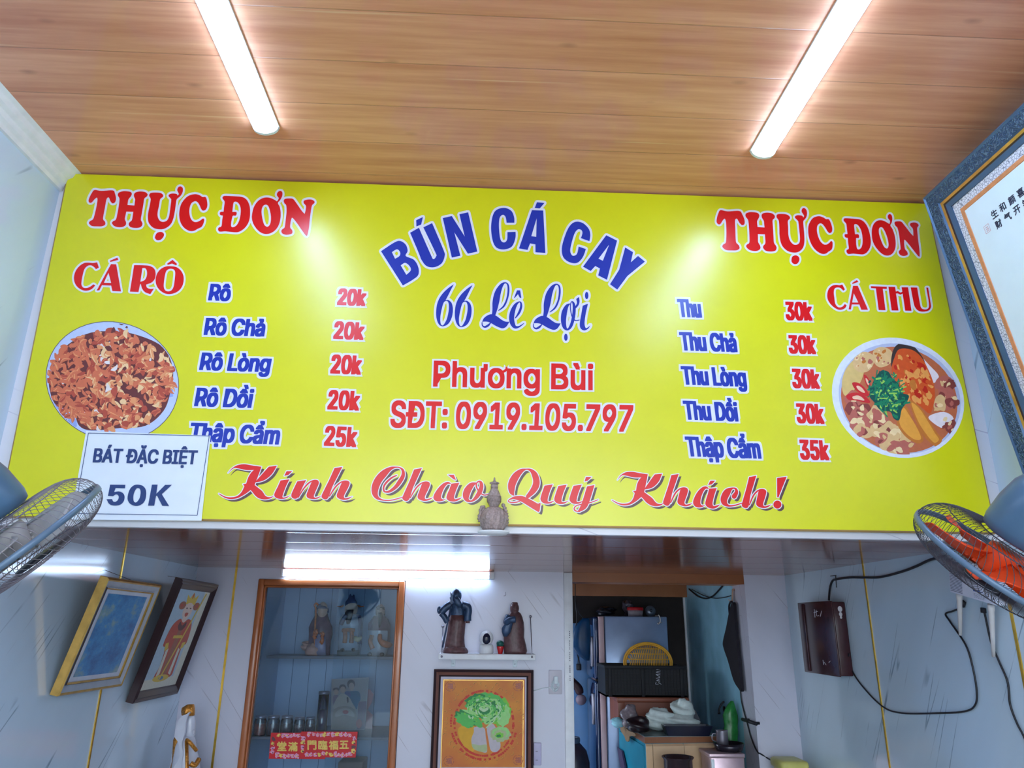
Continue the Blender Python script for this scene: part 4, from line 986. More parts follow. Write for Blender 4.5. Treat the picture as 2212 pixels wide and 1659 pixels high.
items = [(0, [(0, 0), (1, 0), (1, 1), (0, 1)]), (1, [(.82, 0), (1, 0), (1, 1), (.82, 1)]), (1, [(0, .9), (1, .9), (1, 1), (0, 1)]), (5, S(ell(.28, .165, .10, .042))), (5, S(ell(.71, .165, .10, .042))), (2, S(ell(.26, .165, .035, .016))), (2, S(ell(.73, .165, .035, .016))),
 (3, [(.36, .15), (.32, .05), (.42, .085), (.49, .02), (.57, .08), (.66, .04), (.63, .15)]), (2, S(ell(.49, .06, .02, .03))), (4, S(ell(.49, .215, .14, .085))), (6, S(ell(.44, .19, .025, .007))), (6, S(ell(.55, .19, .025, .007))), (2, S([(.44, .245), (.49, .235), (.54, .245), (.51, .30), (.47, .30)])), (4, S([(.42, .26), (.49, .28), (.56, .26), (.54, .36), (.49, .40), (.44, .36)])),
 (2, S([(.36, .30), (.49, .34), (.62, .30), (.78, .36), (.84, .55), (.74, .60), (.76, .80), (.72, .90), (.28, .90), (.30, .78), (.26, .6), (.16, .56), (.20, .38)])), (6, S([(.40, .33), (.49, .37), (.58, .33), (.60, .38), (.49, .43), (.38, .38)])), (5, [(.44, .42), (.54, .42), (.58, .88), (.40, .88)]), (3, [(.22, .55), (.30, .54), (.34, .6), (.26, .63)]), (3, [(.70, .55), (.80, .54), (.78, .6), (.70, .62)]), (1, [(.30, .62), (.36, .6), (.38, .86), (.30, .88)]), (1, [(.64, .6), (.70, .62), (.70, .88), (.62, .86)]), (3, [(.36, .47), (.62, .47), (.62, .50), (.36, .50)]), (3, S(ell(.46, .90, .22, .035))), (7, S(ell(.46, .90, .07, .02))), (3, [(.86, .02), (.90, .02), (.44, .92), (.40, .92)])]
flat_part('print', items, dm, t, P, base=.0003, step=.00004)
mb = MB(); mb.tube([cor[3]*.5+cor[2]*.5-nn*.03, Vector((XL, (cor[0].y+cor[1].y)/2, cor[2].z+.03))], .001, 5); mb.build('hanging_wire', m_fdark, t)
# large calligraphy in a carved blue-grey frame, right wall
def carved():
    m, nt, p, N, L = node_mat('carved_blue_frame')
    tc = N('ShaderNodeTexCoord'); no = N('ShaderNodeTexNoise', i_Scale=38.0, i_Detail=3.0); L(tc.outputs['Object'], no.inputs['Vector'])
    vo = N('ShaderNodeTexVoronoi', i_Scale=30.0); ad = N('ShaderNodeVectorMath', operation='ADD'); L(tc.outputs['Object'], ad.inputs[0])
    sc = N('ShaderNodeVectorMath', operation='SCALE'); sc.inputs['Scale'].default_value = .06; L(no.outputs[1], sc.inputs[0]); L(sc.outputs[0], ad.inputs[1]); L(ad.outputs[0], vo.inputs['Vector'])
    w = math_node(N, L, 'SINE', math_node(N, L, 'MULTIPLY', vo.outputs['Distance'], 26.0))
    r_ = N('ShaderNodeMapRange'); L(w, r_.inputs[0]); r_.inputs['From Min'].default_value = .1; r_.inputs['From Max'].default_value = .9
    L(mix_col(N, L, r_.outputs[0], lin((56, 86, 122)), lin((104, 134, 158))), p.inputs['Base Color'])
    p.inputs['Roughness'].default_value = .35; p.inputs['Metallic'].default_value = .3
    bp = N('ShaderNodeBump', i_Strength=.7, i_Distance=.006); L(w, bp.inputs['Height']); L(bp.outputs[0], p.inputs['Normal'])
    return m
def crackle():
    m, nt, p, N, L = node_mat('crackle_mat')
    tc = N('ShaderNodeTexCoord'); vo = N('ShaderNodeTexVoronoi', i_Scale=105.0, feature='DISTANCE_TO_EDGE'); L(tc.outputs['Object'], vo.inputs['Vector'])
    r_ = N('ShaderNodeMapRange'); L(vo.outputs['Distance'], r_.inputs[0]); r_.inputs['From Max'].default_value = .09; r_.inputs['From Min'].default_value = .03
    L(mix_col(N, L, r_.outputs[0], lin((128, 132, 150)), lin((226, 226, 238))), p.inputs['Base Color']); p.inputs['Roughness'].default_value = .5
    return m
TL_, BL_ = Vector((1.632, 2.3, 3.117)), Vector((1.823, 2.3, 1.921)); dW = Vector((0, -1.5, 0))
cor = [BL_, BL_+dW, TL_+dW, TL_]; nn = (cor[1]-cor[0]).cross(cor[3]-cor[0]).normalized()
m_blue_side = M('frame_blue_plain', (70, 100, 134), .35, .25)
t = thing('framed_calligraphy', 'large carved blue framed calligraphy leaning out from the right wall', 'picture', tuple((cor[0]+cor[1])/2))
picture_frame(t, cor, nn, [(0, -.028, 1), (0, .018, 1), (.006, .022, 1), (.012, .018, 0), (.056, .014, 1), (.060, .008, 2), (.070, .006, 3), (.076, .004, 1), (.094, .000, 1), (.094, -.006, 1)], [carved(), m_blue_side, m_fgold, m_fdark])
MB().hexa(inset(cor, .004, nn, -.028)+inset(cor, .004, nn, -.02)).build('backing', m_fback, t)
MB().add(inset(cor, .090, nn, -.004), [(0, 1, 2, 3)], False).build('mat', crackle(), t)
picture_frame(t, inset(cor, .124, nn, 0), nn, [(0, -.004, 0), (.002, -.001, 0), (.016, -.001, 0), (.018, -.004, 0)], [M('liner_orange', (214, 142, 96), .4, var=.15, scale=40)], 'liner')
MB().add(inset(cor, .138, nn, -.0032), [(0, 1, 2, 3)], False).build('paper', M('calligraphy_paper', (224, 240, 250), .35, var=.015), t)
uu_, vv_ = dW.normalized(), (BL_-TL_).normalized()
def cal_put(d): return lambda x, y: TL_+uu_*x+vv_*y+nn*(-.0032+d)
m_inkc = M('brush_ink', (34, 44, 74), .5)
mb = MB()
def glyph_into(mb, ch, put, cx, cy, size, bold=0.0):
    tris, edges, (x0, x1) = glyphs(ch)
    ys = [p[1] for t_ in tris for p in t_]; y0, y1 = min(ys), max(ys); s_ = size/max(x1-x0, y1-y0)
    f = lambda p: (cx+(p[0]-(x0+x1)/2)*s_, cy-(p[1]-(y0+y1)/2)*s_)
    k_ = Ink(); k_.tri = [tuple(f(p) for p in t_) for t_ in tris]
    if bold: k_.edges = [(f(a), f(b_)) for a, b_ in edges]
    SCALE_ = 400.0/size
    k_.tri = [tuple((p[0]*SCALE_, p[1]*SCALE_) for p in t_) for t_ in k_.tri]; k_.edges = [tuple((p[0]*SCALE_, p[1]*SCALE_) for p in e_) for e_ in k_.edges]
    k_.layer(mb, lambda x, y: put(x/SCALE_, y/SCALE_), bold*SCALE_)
for ch_, x, y in zip('\u751f\u548c\u989c\u559c\u7b11', (.254, .294, .337, .377, .418), (.222, .221, .221, .220, .219)): glyph_into(mb, ch_, cal_put(.0006), x, y, .027, .0009)
for ch_, x, y in zip('\u8d22\u6c14\u5f00\u7b11', (.255, .298, .341, .382), (.260, .260, .260, .259)): glyph_into(mb, ch_, cal_put(.0006), x, y, .027, .0009)
mb.build('brush_lettering', m_inkc, t, recalc=False)
mb = MB(); P = cal_put(.0006)
for a, b_ in (((.193, .236), (.216, .236)), ((.216, .236), (.216, .262)), ((.216, .262), (.193, .262)), ((.193, .262), (.193, .236)), ((.197, .243), (.212, .243)), ((.204, .243), (.204, .257)), ((.197, .250), (.211, .250)), ((.198, .257), (.212, .257)), ((.209, .244), (.209, .256))):
    dx, dy = b_[0]-a[0], b_[1]-a[1]; l = math.hypot(dx, dy); nx, ny = -dy/l*.0006, dx/l*.0006
    mb.add([P(a[0]-nx, a[1]-ny), P(b_[0]-nx, b_[1]-ny), P(b_[0]+nx, b_[1]+ny), P(a[0]+nx, a[1]+ny)], [(0, 1, 2, 3)], False)
mb.build('red_seal', M('seal_red', (214, 130, 140), .5), t, recalc=False)
# ---------------------------------------------------------------- glass display cabinet set into the back wall
def loft_px(mb, cr, y, rows, ratio=.8, seg=24, fold=0.0, nf=9, ysh=0.0):
    """rows: (picture row, left column, right column[, ratio]) of an upright body standing at depth y"""
    secs = []
    for r_ in rows:
        Y, a, b_ = r_[:3]; k_ = r_[3] if len(r_) > 3 else ratio
        p = at(*cr(a, Y), 1, y); q = at(*cr(b_, Y), 1, y)
        secs.append(((p.x+q.x)/2, y+ysh, (p.z+q.z)/2, max(.0005, (q.x-p.x)/2), max(.0005, (q.x-p.x)/2*k_), 0, fold))
    secs.sort(key=lambda s_: s_[2])
    return mb.loft(secs, seg, fold, nf)
def pxp(cr, y): return lambda X, Y, dy=0.0: at(*cr(X, Y), 1, y+dy)
def lump(mb, c, r3, seed, amp=.18, seg=28, rings=18, freq=3.0):
    rg = random.Random(seed); ph_ = [(rg.uniform(0, 6.28), rg.uniform(1, freq), rg.uniform(1, freq)) for _ in range(7)]
    c = Vector(c); vs = []; fs = []
    for i in range(rings+1):
        p = math.pi*i/rings
        for j in range(seg):
            t_ = 2*math.pi*j/seg
            k_ = 1+amp*sum(math.sin(a+round(b_)*t_+d*3*p)*math.sin(p) for a, b_, d in ph_)/2.6
            vs.append(c+Vector((r3[0]*math.sin(p)*math.cos(t_)*k_, r3[1]*math.sin(p)*math.sin(t_)*k_, -r3[2]*math.cos(p)*k_)))
    for i in range(rings):
        for j in range(seg):
            k_ = (j+1) % seg; fs.append((i*seg+j, i*seg+k_, (i+1)*seg+k_, (i+1)*seg+j))
    return mb.add(vs, fs)
def glass_mat(name, tint=(235, 242, 246), rough=.02, refl=1.0, haze=0.0):
    m = bpy.data.materials.new(name); m.use_nodes = True; nt = m.node_tree; nt.nodes.clear()
    out = nt.nodes.new('ShaderNodeOutputMaterial'); mx = nt.nodes.new('ShaderNodeMixShader'); tr = nt.nodes.new('ShaderNodeBsdfTransparent'); gl = nt.nodes.new('ShaderNodeBsdfGlossy'); fr = nt.nodes.new('ShaderNodeFresnel')
    nz = nt.nodes.new('ShaderNodeTexNoise'); nz.inputs['Scale'].default_value = 3; mpn = nt.nodes.new('ShaderNodeMapRange'); mpn.inputs['To Min'].default_value = .92; mpn.inputs['To Max'].default_value = 1.0
    mul = nt.nodes.new('ShaderNodeMath'); mul.operation = 'MULTIPLY'; add = nt.nodes.new('ShaderNodeMath'); add.operation = 'MULTIPLY_ADD'; add.inputs[1].default_value = refl; add.inputs[2].default_value = haze
    tr.inputs[0].default_value = (*lin(tint), 1); gl.inputs['Roughness'].default_value = rough; gl.inputs['Color'].default_value = (1, 1, 1, 1); fr.inputs['IOR'].default_value = 1.5
    nt.links.new(nz.outputs[0], mpn.inputs[0]); nt.links.new(fr.outputs[0], mul.inputs[0]); nt.links.new(mpn.outputs[0], mul.inputs[1]); nt.links.new(mul.outputs[0], add.inputs[0])
    nt.links.new(add.outputs[0], mx.inputs[0]); nt.links.new(tr.outputs[0], mx.inputs[1]); nt.links.new(gl.outputs[0], mx.inputs[2]); nt.links.new(mx.outputs[0], out.inputs[0])
    return m
m_glass = glass_mat('clear_glass', refl=.26)
m_glass2 = glass_mat('shelf_glass', (190, 210, 214), refl=1.2)
m_cabwood = plank_wood('cabinet_wood', (140, 74, 40), (200, 122, 76), 5, 1, .16, seam=0, knots=False)
m_panel_in = M('cabinet_lining', (176, 196, 226), .3, var=.05, scale=4)
m_seam = M('panel_seam', (104, 122, 152), .5)
c5 = crop(500, 1160, 3.325); c9 = crop(640, 1240, 8.296); cA = crop(520, 1420, 6.144)
CY1 = 5.10
x0, x1, z0, z1 = CAB_X0+.003, CAB_X1-.003, CAB_Z0+.003, CAB_Z1-.003
t = thing('display_cabinet', 'tall glass fronted display cabinet in brown wooden frame set into the back wall', 'cabinet', ((x0+x1)/2, D2+.2, z0))
mb = MB(); fw = .034
for a, c_ in (((x0, D2-.022, z0), (x0+fw, D2+.05, z1)), ((x1-fw, D2-.022, z0), (x1, D2+.05, z1)), ((x0+fw, D2-.022, z1-fw), (x1-fw, D2+.05, z1)), ((x0+fw, D2-.022, z0), (x1-fw, D2+.05, z0+fw))): mb.rbox(a, c_, .006)
for a, c_ in (((x0+fw, D2-.008, z0), (x0+fw+.010, D2+.045, z1-fw)), ((x1-fw-.010, D2-.008, z0), (x1-fw, D2+.045, z1-fw)), ((x0+fw, D2-.008, z1-fw-.012), (x1-fw, D2+.045, z1-fw))): mb.rbox(a, c_, .003)
mb.build('frame', m_cabwood, t)
def panel(name, a, c_, m): MB().box(a, c_).build(name, m, t)
panel('side_panel', (x0, D2+.05, z0), (x0+.012, CY1, z1), m_panel_in); panel('side_panel', (x1-.012, D2+.05, z0), (x1, CY1, z1), m_panel_in)
panel('top_panel', (x0+.012, D2+.05, z1-.012), (x1-.012, CY1, z1), m_panel_in); panel('bottom_panel', (x0+.012, D2+.05, z0), (x1-.012, CY1, z0+.012), m_panel_in)
mb = MB(); mb.box((x0+.012, CY1-.012, z0), (x1-.012, CY1, z1)); mb.mat(1)
for i in range(1, 8): xx = x0+(x1-x0)*i/8; mb.box((xx-.0015, CY1-.0135, z0+.012), (xx+.0015, CY1-.012, z1-.012))
mb.build('back_panel', [m_panel_in, m_seam], t)
S1 = at(*c9(900, 1475), 1, 4.79).z; S2 = at(*cA(700, 1050), 1, 4.62).z
mb = MB(); mb.box((x0+.013, 4.78, S1-.016), (x1-.013, CY1-.013, S1)); mb.build('shelf', M('shelf_edge', (96, 100, 116), .35), t)
mb = MB(); mb.box((x0+.013, 4.60, S2-.014), (x1-.013, CY1-.013, S2)); mb.build('shelf', M('shelf_edge', (96, 100, 116), .35), t)
pm = at(*c9(1500, 600), 1, D2+.02).x
for a, b_, yy in ((x0+fw+.004, pm, D2+.016), (pm-.25, x1-fw-.004, D2+.032)):
    mb = MB(); mb.box((a, yy, z0+fw), (b_, yy+.004, z1-fw-.004)); mb.build('glass_pane', m_glass, t)
# three porcelain elders on the upper shelf
m_por = M('porcelain_white', (196, 200, 214), .2, var=.06, coat=.4); m_robe_b = M('robe_blue_grey', (70, 84, 124), .25, var=.25, scale=30, coat=.3); m_robe_p = M('robe_plum', (104, 72, 96), .25, var=.25, scale=30, coat=.3)
m_orange = M('robe_orange', (206, 110, 62), .25, var=.3, scale=60, coat=.3); m_black = M('glazed_black', (28, 30, 44), .2, var=.2); m_skin = M('porcelain_skin', (214, 176, 158), .3); m_pale = M('pale_peach', (206, 160, 150), .3)
SY = 4.93
P9 = pxp(c9, SY)
def at9(X, Y, dy=0): return tuple(P9(X, Y, dy))
# left: bald elder with staff
b0 = P9(420, 1475)
def elder(label, cx): 
    p = P9(cx, 1475); return thing('elder_figurine', label, 'figurine', (p.x, SY, S1), 'porcelain elders on the upper cabinet shelf')
def seat(mb):   # put the figurine exactly on the shelf
    dz = S1+.0008-min(v.z for v in mb.v); mb.v = [v+Vector((0, 0, dz)) for v in mb.v]; return dz
e = elder('porcelain elder holding a curled staff, left end of the upper cabinet shelf', 420)
mb = MB(); loft_px(mb, c9, SY, [(1475, 190, 600), (1380, 190, 605), (1250, 215, 615), (1100, 225, 645), (980, 225, 640), (880, 270, 600), (790, 320, 570), (730, 360, 560)], .7, fold=.03); dz = seat(mb); mb.build('robe', m_robe_p, e)
mb = MB(); loft_px(mb, c9, SY, [(1475, 350, 560), (1300, 350, 560), (1080, 360, 550)], .5, ysh=-.055); mb.build('apron', M('apron_lilac', (150, 146, 180), .25, var=.1), e)
mb = MB(); mb.ball(P9(470, 650, -.012), (.032, .034, .052)); mb.build('head', m_skin, e)
mb = MB(); loft_px(mb, c9, SY, [(690, 375, 580), (620, 365, 580), (560, 385, 520), (535, 400, 450)], .9, ysh=.004); loft_px(mb, c9, SY, [(620, 370, 575), (575, 380, 545), (540, 395, 470)], .9, ysh=-.022); mb.build('headcloth', m_robe_b, e)
mb = MB(); mb.tube(smooth_path([at9(330, 1440, -.06), at9(335, 1000, -.06), at9(350, 650, -.05), at9(330, 560, -.05), at9(360, 525, -.05), at9(395, 560, -.05)], 5), .006, 8); mb.build('staff', m_orange, e)
mb = MB(); lump(mb, P9(190, 1290), (.034, .03, .030), 3, .2); lump(mb, P9(300, 1390, -.05), (.045, .03, .05), 5, .2); mb.build('child_attendant', m_pale, e)
mb = MB()
for X, Y in ((470, 1090), (460, 1200), (350, 1050), (330, 1110)): lump(mb, P9(X, Y, -.10), (.012, .010, .020), X, .3)
mb.build('peach_branch', m_orange, e)
# middle: official with winged hat
e = elder('porcelain official with a winged black hat, middle of the upper cabinet shelf', 940)
mb = MB(); loft_px(mb, c9, SY, [(1475, 725, 1135), (1385, 730, 1135)], .6); seat(mb); mb.build('base', M('base_grey_green', (92, 110, 116), .3, var=.2), e)
mb = MB(); loft_px(mb, c9, SY, [(1390, 755, 1120), (1240, 745, 1130), (1050, 760, 1160), (900, 765, 1175), (780, 790, 1165), (720, 830, 1130)], .62, fold=.035); mb.build('robe', m_por, e)
mb = MB(); loft_px(mb, c9, SY, [(1250, 1080, 1180), (1100, 1085, 1185), (900, 1070, 1190), (740, 1040, 1160)], .9, ysh=-.01, fold=.05); mb.tube(smooth_path([at9(800, 900, -.05), at9(850, 800, -.06), at9(900, 740, -.06)], 4), .014, 8); mb.build('sleeve', m_robe_b, e)
mb = MB()
for X in (870, 990): mb.tube(smooth_path([at9(X, 1000, -.075), at9(X+8, 1120, -.085), at9(X-5, 1230, -.08)], 4), .014, 8)
mb.tube(smooth_path([at9(830, 1010, -.075), at9(940, 1000, -.09), at9(1040, 1010, -.075)], 4), .012, 8); mb.build('sash', m_orange, e)
mb = MB(); mb.ball(P9(985, 620), (.042, .04, .055)); mb.build('head', m_skin, e)
mb = MB(); loft_px(mb, c9, SY, [(900, 925, 975), (820, 900, 1010), (700, 890, 1040), (640, 910, 1050)], .5, ysh=-.045); mb.build('beard', m_black, e)
mb = MB(); loft_px(mb, c9, SY, [(590, 870, 1090), (500, 880, 1090), (450, 920, 1060), (400, 950, 1030), (385, 970, 990)], .85); mb.ball(P9(965, 420), (.008, .008, .022)); mb.ball(P9(1025, 430), (.008, .008, .022)); mb.build('hat', m_robe_b, e)
for sg, X in ((-1, 850), (1, 1100)):
    mb = MB(); mb.tube(smooth_path([at9(X, 560), at9(X+sg*50, 585), at9(X+sg*120, 575)], 4), [.008, .010, .014, .016, .014, .010, .009, .008, .003], 8, flat=.4)
    mb.build('hat_wing', m_orange, e)
mb = MB(); mb.tube(smooth_path([at9(1030, 1130, -.07), at9(1100, 1170, -.08), at9(1175, 1130, -.06)], 4), [.005, .011, .015, .016, .016, .015, .012, .008, .004], 8); mb.build('ingot', M('cream_glaze', (220, 196, 150), .25), e)
for X in (825, 1020): mb = MB(); mb.ball(P9(X, 1360, -.07), (.013, .016, .012)); mb.build('shoe', m_black, e)
# right: elder with long black beard
e = elder('porcelain elder with a long black beard, right end of the upper cabinet shelf', 1470)
mb = MB(); loft_px(mb, c9, SY, [(1475, 1320, 1620), (1380, 1285, 1640), (1200, 1280, 1650), (1000, 1285, 1660), (900, 1300, 1650), (820, 1350, 1620), (760, 1400, 1590)], .7, fold=.03); seat(mb); mb.build('robe', m_por, e)
mb = MB(); loft_px(mb, c9, SY, [(1010, 1282, 1665), (900, 1296, 1656), (815, 1345, 1625), (750, 1395, 1595)], .72, fold=.03); loft_px(mb, c9, SY, [(1300, 1590, 1690), (1100, 1590, 1680), (920, 1560, 1685), (800, 1500, 1640)], .9, fold=.05); loft_px(mb, c9, SY, [(1000, 1285, 1350), (880, 1300, 1420), (800, 1360, 1450)], .8, ysh=-.02); mb.build('sleeve', m_robe_p, e)
mb = MB(); mb.ball(P9(1510, 665, -.012), (.026, .032, .045)); mb.build('head', m_skin, e)
mb = MB(); loft_px(mb, c9, SY, [(760, 1420, 1590), (650, 1420, 1590), (590, 1440, 1580), (560, 1475, 1545)], .8, ysh=.006); loft_px(mb, c9, SY, [(640, 1425, 1588), (595, 1438, 1582), (560, 1475, 1545)], .85, ysh=-.018); loft_px(mb, c9, SY, [(960, 1490, 1520), (850, 1480, 1550), (740, 1475, 1560), (690, 1480, 1550)], .45, ysh=-.045); mb.build('hair_and_beard', m_black, e)
mb = MB(); mb.tube(smooth_path([at9(1500, 1080, -.075), at9(1500, 1180, -.085), at9(1580, 1250, -.09), at9(1690, 1270, -.07), at9(1715, 1260, -.06)], 4), [.012, .014, .015, .015, .015, .016, .018, .02, .021, .021, .02, .018, .015, .011, .008, .006, .004], 8); mb.tube(smooth_path([at9(1350, 1100, -.07), at9(1330, 1230, -.08), at9(1370, 1340, -.08)], 4), .014, 8); mb.build('sash', m_orange, e)
for X in (1315, 1535): mb = MB(); mb.ball(P9(X, 1440, -.07), (.014, .017, .012)); mb.build('shoe', m_black, e)
for e_ in [o for o in COL.objects if o.name.startswith('elder_figurine')]:
    for ch_ in e_.children:
        for v in ch_.data.vertices: v.co.z = max(v.co.z, .0008)
# lower shelf: jars, a tall jar, a family photograph with a pink card behind
m_jarlid = M('jar_lid', (150, 150, 170), .3, .6); m_jarglass = glass_mat('jar_glass', (214, 218, 226), refl=1.6)
for i, (Xa, Xb, Yt, colr, what, lab) in enumerate(((168, 338, 770, (190, 90, 80), 'candies', 'glass jar with red candies next to the cabinet frame on the lower shelf'), (340, 515, 770, (92, 72, 92), 'dark_herbs', 'glass jar of dark herbs second from the cabinet frame on the lower shelf'), (520, 690, 770, (92, 76, 96), 'dark_herbs', 'glass jar of dark herbs third from the cabinet frame on the lower shelf'), (700, 850, 790, (150, 120, 130), 'brown_tea', 'glass jar of brown tea fourth from the cabinet frame on the lower shelf'), (852, 985, 790, (120, 104, 128), 'brown_tea', 'glass jar of brown tea left of the tall purple jar on the lower shelf'))):
    yj = 4.645+.012*i; a, b_ = at(*cA(Xa, 950), 1, yj), at(*cA(Xb, 950), 1, yj); cx_, r_ = (a.x+b_.x)/2, (b_.x-a.x)/2*.96
    h = at(*cA(Xa, Yt), 1, yj).z-S2
    j = thing('glass_jar', lab, 'jar', (cx_, yj, S2), 'glass jars on the lower cabinet shelf')
    mb = MB(); mb.lathe([(0, .001), (r_*.96, .001), (r_, .008), (r_, h*.72), (r_*.86, h*.84), (r_*.86, h*.9)], (cx_, yj, S2), 28); mb.build('body', m_jarglass, j)
    mb = MB(); mb.lathe([(0, .006), (r_*.9, .006), (r_*.92, h*.56), (0, h*.6)], (cx_, yj, S2), 24); mb.build('contents', M('jar_'+what, colr, .6, var=.4, scale=90, bump=.4), j)
    mb = MB(); mb.lathe([(r_*.9, h*.86), (r_*.92, h*.98), (r_*.8, h), (0, h)], (cx_, yj, S2), 28); mb.build('lid', m_jarlid, j)
yj = 4.86; a, b_ = at(*cA(1010, 800), 1, yj), at(*cA(1150, 800), 1, yj); cx_, r_ = (a.x+b_.x)/2, (b_.x-a.x)/2; h = at(*cA(1080, 450), 1, yj).z-S2
j = thing('tall_glass_jar', 'tall glass jar half filled with purple liquid beside the family photograph', 'jar', (cx_, yj, S2))
mb = MB(); mb.lathe([(0, .001), (r_*.96, .001), (r_, .01), (r_, h*.94)], (cx_, yj, S2), 28); mb.build('body', m_jarglass, j)
mb = MB(); mb.lathe([(0, .006), (r_*.93, .006), (r_*.93, h*.52), (0, h*.52)], (cx_, yj, S2), 24); mb.build('liquid', M('purple_liquid', (78, 70, 128), .2), j)
mb = MB(); mb.lathe([(r_*1.03, h*.92), (r_*1.03, h), (0, h)], (cx_, yj, S2), 28); mb.build('lid', m_jarlid, j)
yp = 4.90; PA = pxp(cA, yp)
q = [PA(1195, 985), PA(1645, 985), PA(1700, 265), PA(1205, 290)]
for v in q[:2]: v.z = S2+.0008
t = thing('family_photograph', 'faded family photograph of a seated couple and child propped on the lower cabinet shelf', 'photograph', tuple((q[0]+q[1])/2))
MB().hexa([*q, *[v+Vector((0, .004, 0)) for v in q]]).build('card', M('photo_card', (190, 168, 168), .4), t)
pm_ = [ph('photo_tan', (176, 152, 150)), ph('photo_skin', (206, 160, 146)), ph('photo_hair', (84, 60, 70)), ph('photo_teal', (38, 104, 140)), ph('photo_dress', (204, 176, 162)), ph('photo_dress_shade', (176, 146, 136)), ph('photo_red', (190, 84, 92)), ph('photo_mauve', (140, 100, 120)), ph('photo_blue', (70, 88, 140))]
Sm = lambda pts: smooth_path(pts, 4, True)
items = [(0, [(1210, 310), (1690, 290), (1640, 970), (1200, 975)]), (7, [(1560, 600), (1670, 590), (1640, 970), (1540, 970)]), (2, Sm(ell(1265, 435, 42, 26))), (1, Sm(ell(1265, 470, 32, 36))), (7, Sm([(1230, 520), (1300, 520), (1300, 620), (1230, 640)])), (2, Sm(ell(1352, 410, 48, 42))), (1, Sm(ell(1354, 440, 36, 44))), (2, Sm(ell(1465, 365, 54, 60))), (1, Sm(ell(1470, 395, 36, 50))), (1, [(1455, 430), (1490, 430), (1500, 480), (1450, 480)]), (3, Sm([(1400, 470), (1500, 455), (1570, 470), (1590, 560), (1560, 620), (1540, 700), (1500, 640), (1440, 560), (1390, 520)])), (8, Sm([(1380, 470), (1440, 460), (1460, 520), (1400, 540)])), (4, Sm([(1300, 520), (1360, 490), (1440, 540), (1490, 640), (1500, 700), (1240, 700), (1250, 600)])), (5, Sm([(1240, 700), (1330, 660), (1440, 660), (1520, 720), (1545, 830), (1520, 960), (1220, 970), (1215, 800)])), (4, Sm([(1260, 740), (1340, 690), (1430, 690), (1500, 750), (1500, 800), (1380, 770), (1260, 800)])), (6, Sm(ell(1390, 735, 40, 26))), (6, Sm(ell(1570, 890, 40, 60))), (2, Sm([(1405, 545), (1425, 540), (1430, 600), (1415, 610)]))]
flat_part('print', items, pm_, t, lambda d: (lambda X, Y: at(*cA(X, min(Y, 962)), 1, yp-d)+Vector((0, 0, .004))), base=.0006, step=.00006)
PB = pxp(cA, 4.96)
q = [PB(1640, 985), PB(1745, 985), PB(1770, 430), PB(1640, 420)]
for v in q[:2]: v.z = S2+.0008
tag(MB().prism([tuple(v) for v in (q[0], q[1], PB(1750, 760), PB(1680, 700), PB(1740, 600), PB(1765, 490), PB(1720, 430), q[3])], (0, .003, 0)).build('pink_card', M('pink_card', (214, 150, 160), .5)), 'pink paper card standing behind the family photograph in the cabinet', 'card')
yb = 4.75; a, b_ = at(*cA(1290, 1440), 1, yb), at(*cA(1620, 1440), 1, yb)
tag(MB().rbox((a.x, yb, z0+.014), (b_.x, yb+.2, at(*cA(1300, 1390), 1, yb).z), .006).build('cardboard_box', M('cardboard', (150, 116, 104), .7, var=.1)), 'brown cardboard box under the lower shelf inside the glass cabinet', 'box')
# two red New Year banners stuck on the glass
m_bred = M('banner_red', (206, 14, 28), .4, var=.04); m_bgold = M('banner_gold', (232, 196, 96), .35, var=.15, scale=80); m_bpink = M('banner_flower', (226, 150, 186), .4, var=.25, scale=120); m_bdark = M('banner_dark', (96, 48, 60), .4)
def banner(name, label, corners, chars, yb, seed, xr):
    Pn = lambda d: (lambda X, Y: at(*cA(X, Y), 1, yb-d))
    q = [Pn(0)(*c_) for c_ in corners]
    t = thing(name, label, 'banner', tuple((q[0]+q[1])/2))
    MB().hexa([*q, *[v+Vector((0, .0006, 0)) for v in q]]).build('paper', m_bred, t)
    mb = MB()
    for ch_, X, Y in chars: glyph_into(mb, ch_, Pn(.0008), X, Y, 118, 5)
    mb.build('lettering', m_bgold, t, recalc=False)
    rg = random.Random(seed); items = []; (ax, ay), (bx_, by_), (cx_, cy_), (dx, dy) = corners
    f = lambda u, v: ((ax*(1-u)+bx_*u)*v+(dx*(1-u)+cx_*u)*(1-v), (ay*(1-u)+by_*u)*v+(dy*(1-u)+cy_*u)*(1-v))
    for v0 in (.12, .88):
        u = .14
        while u < xr:
            X, Y = f(u, v0+rg.uniform(-.03, .03)); r_ = rg.uniform(22, 33)
            items.append((rg.choice([1, 1, 1, 0]), blob(rg, X, Y, r_, .35, 11))); items.append((0, blob(rg, X, Y, r_*.3, .3, 6))); items.append((2, blob(rg, X+r_*.5, Y, r_*.25, .3, 6)))
            u += rg.uniform(.055, .085)
    for v0 in (.25, .42, .6, .75):
        for u in ((.05, .95) if xr > .8 else (.05,)):
            X, Y = f(u, v0); items.append((rg.choice([0, 1, 3]), blob(rg, X, Y, rg.uniform(20, 34), .4, 10)))
            items.append((3, blob(rg, X+6, Y+8, 10, .4, 7)))
    flat_part('flower_print', items, [m_bgold, m_bpink, m_bred, m_bdark], t, Pn, base=.0008, step=.00001)
yg = D2+.0148
banner('red_banner', 'red banner with gold characters partly covered by the other, nearer the left cabinet frame', [(372, 1345), (1120, 1350), (1150, 1000), (402, 1000)], [('\u5802', 545, 1180), ('\u6eff', 692, 1185)], yg, 4, .52)
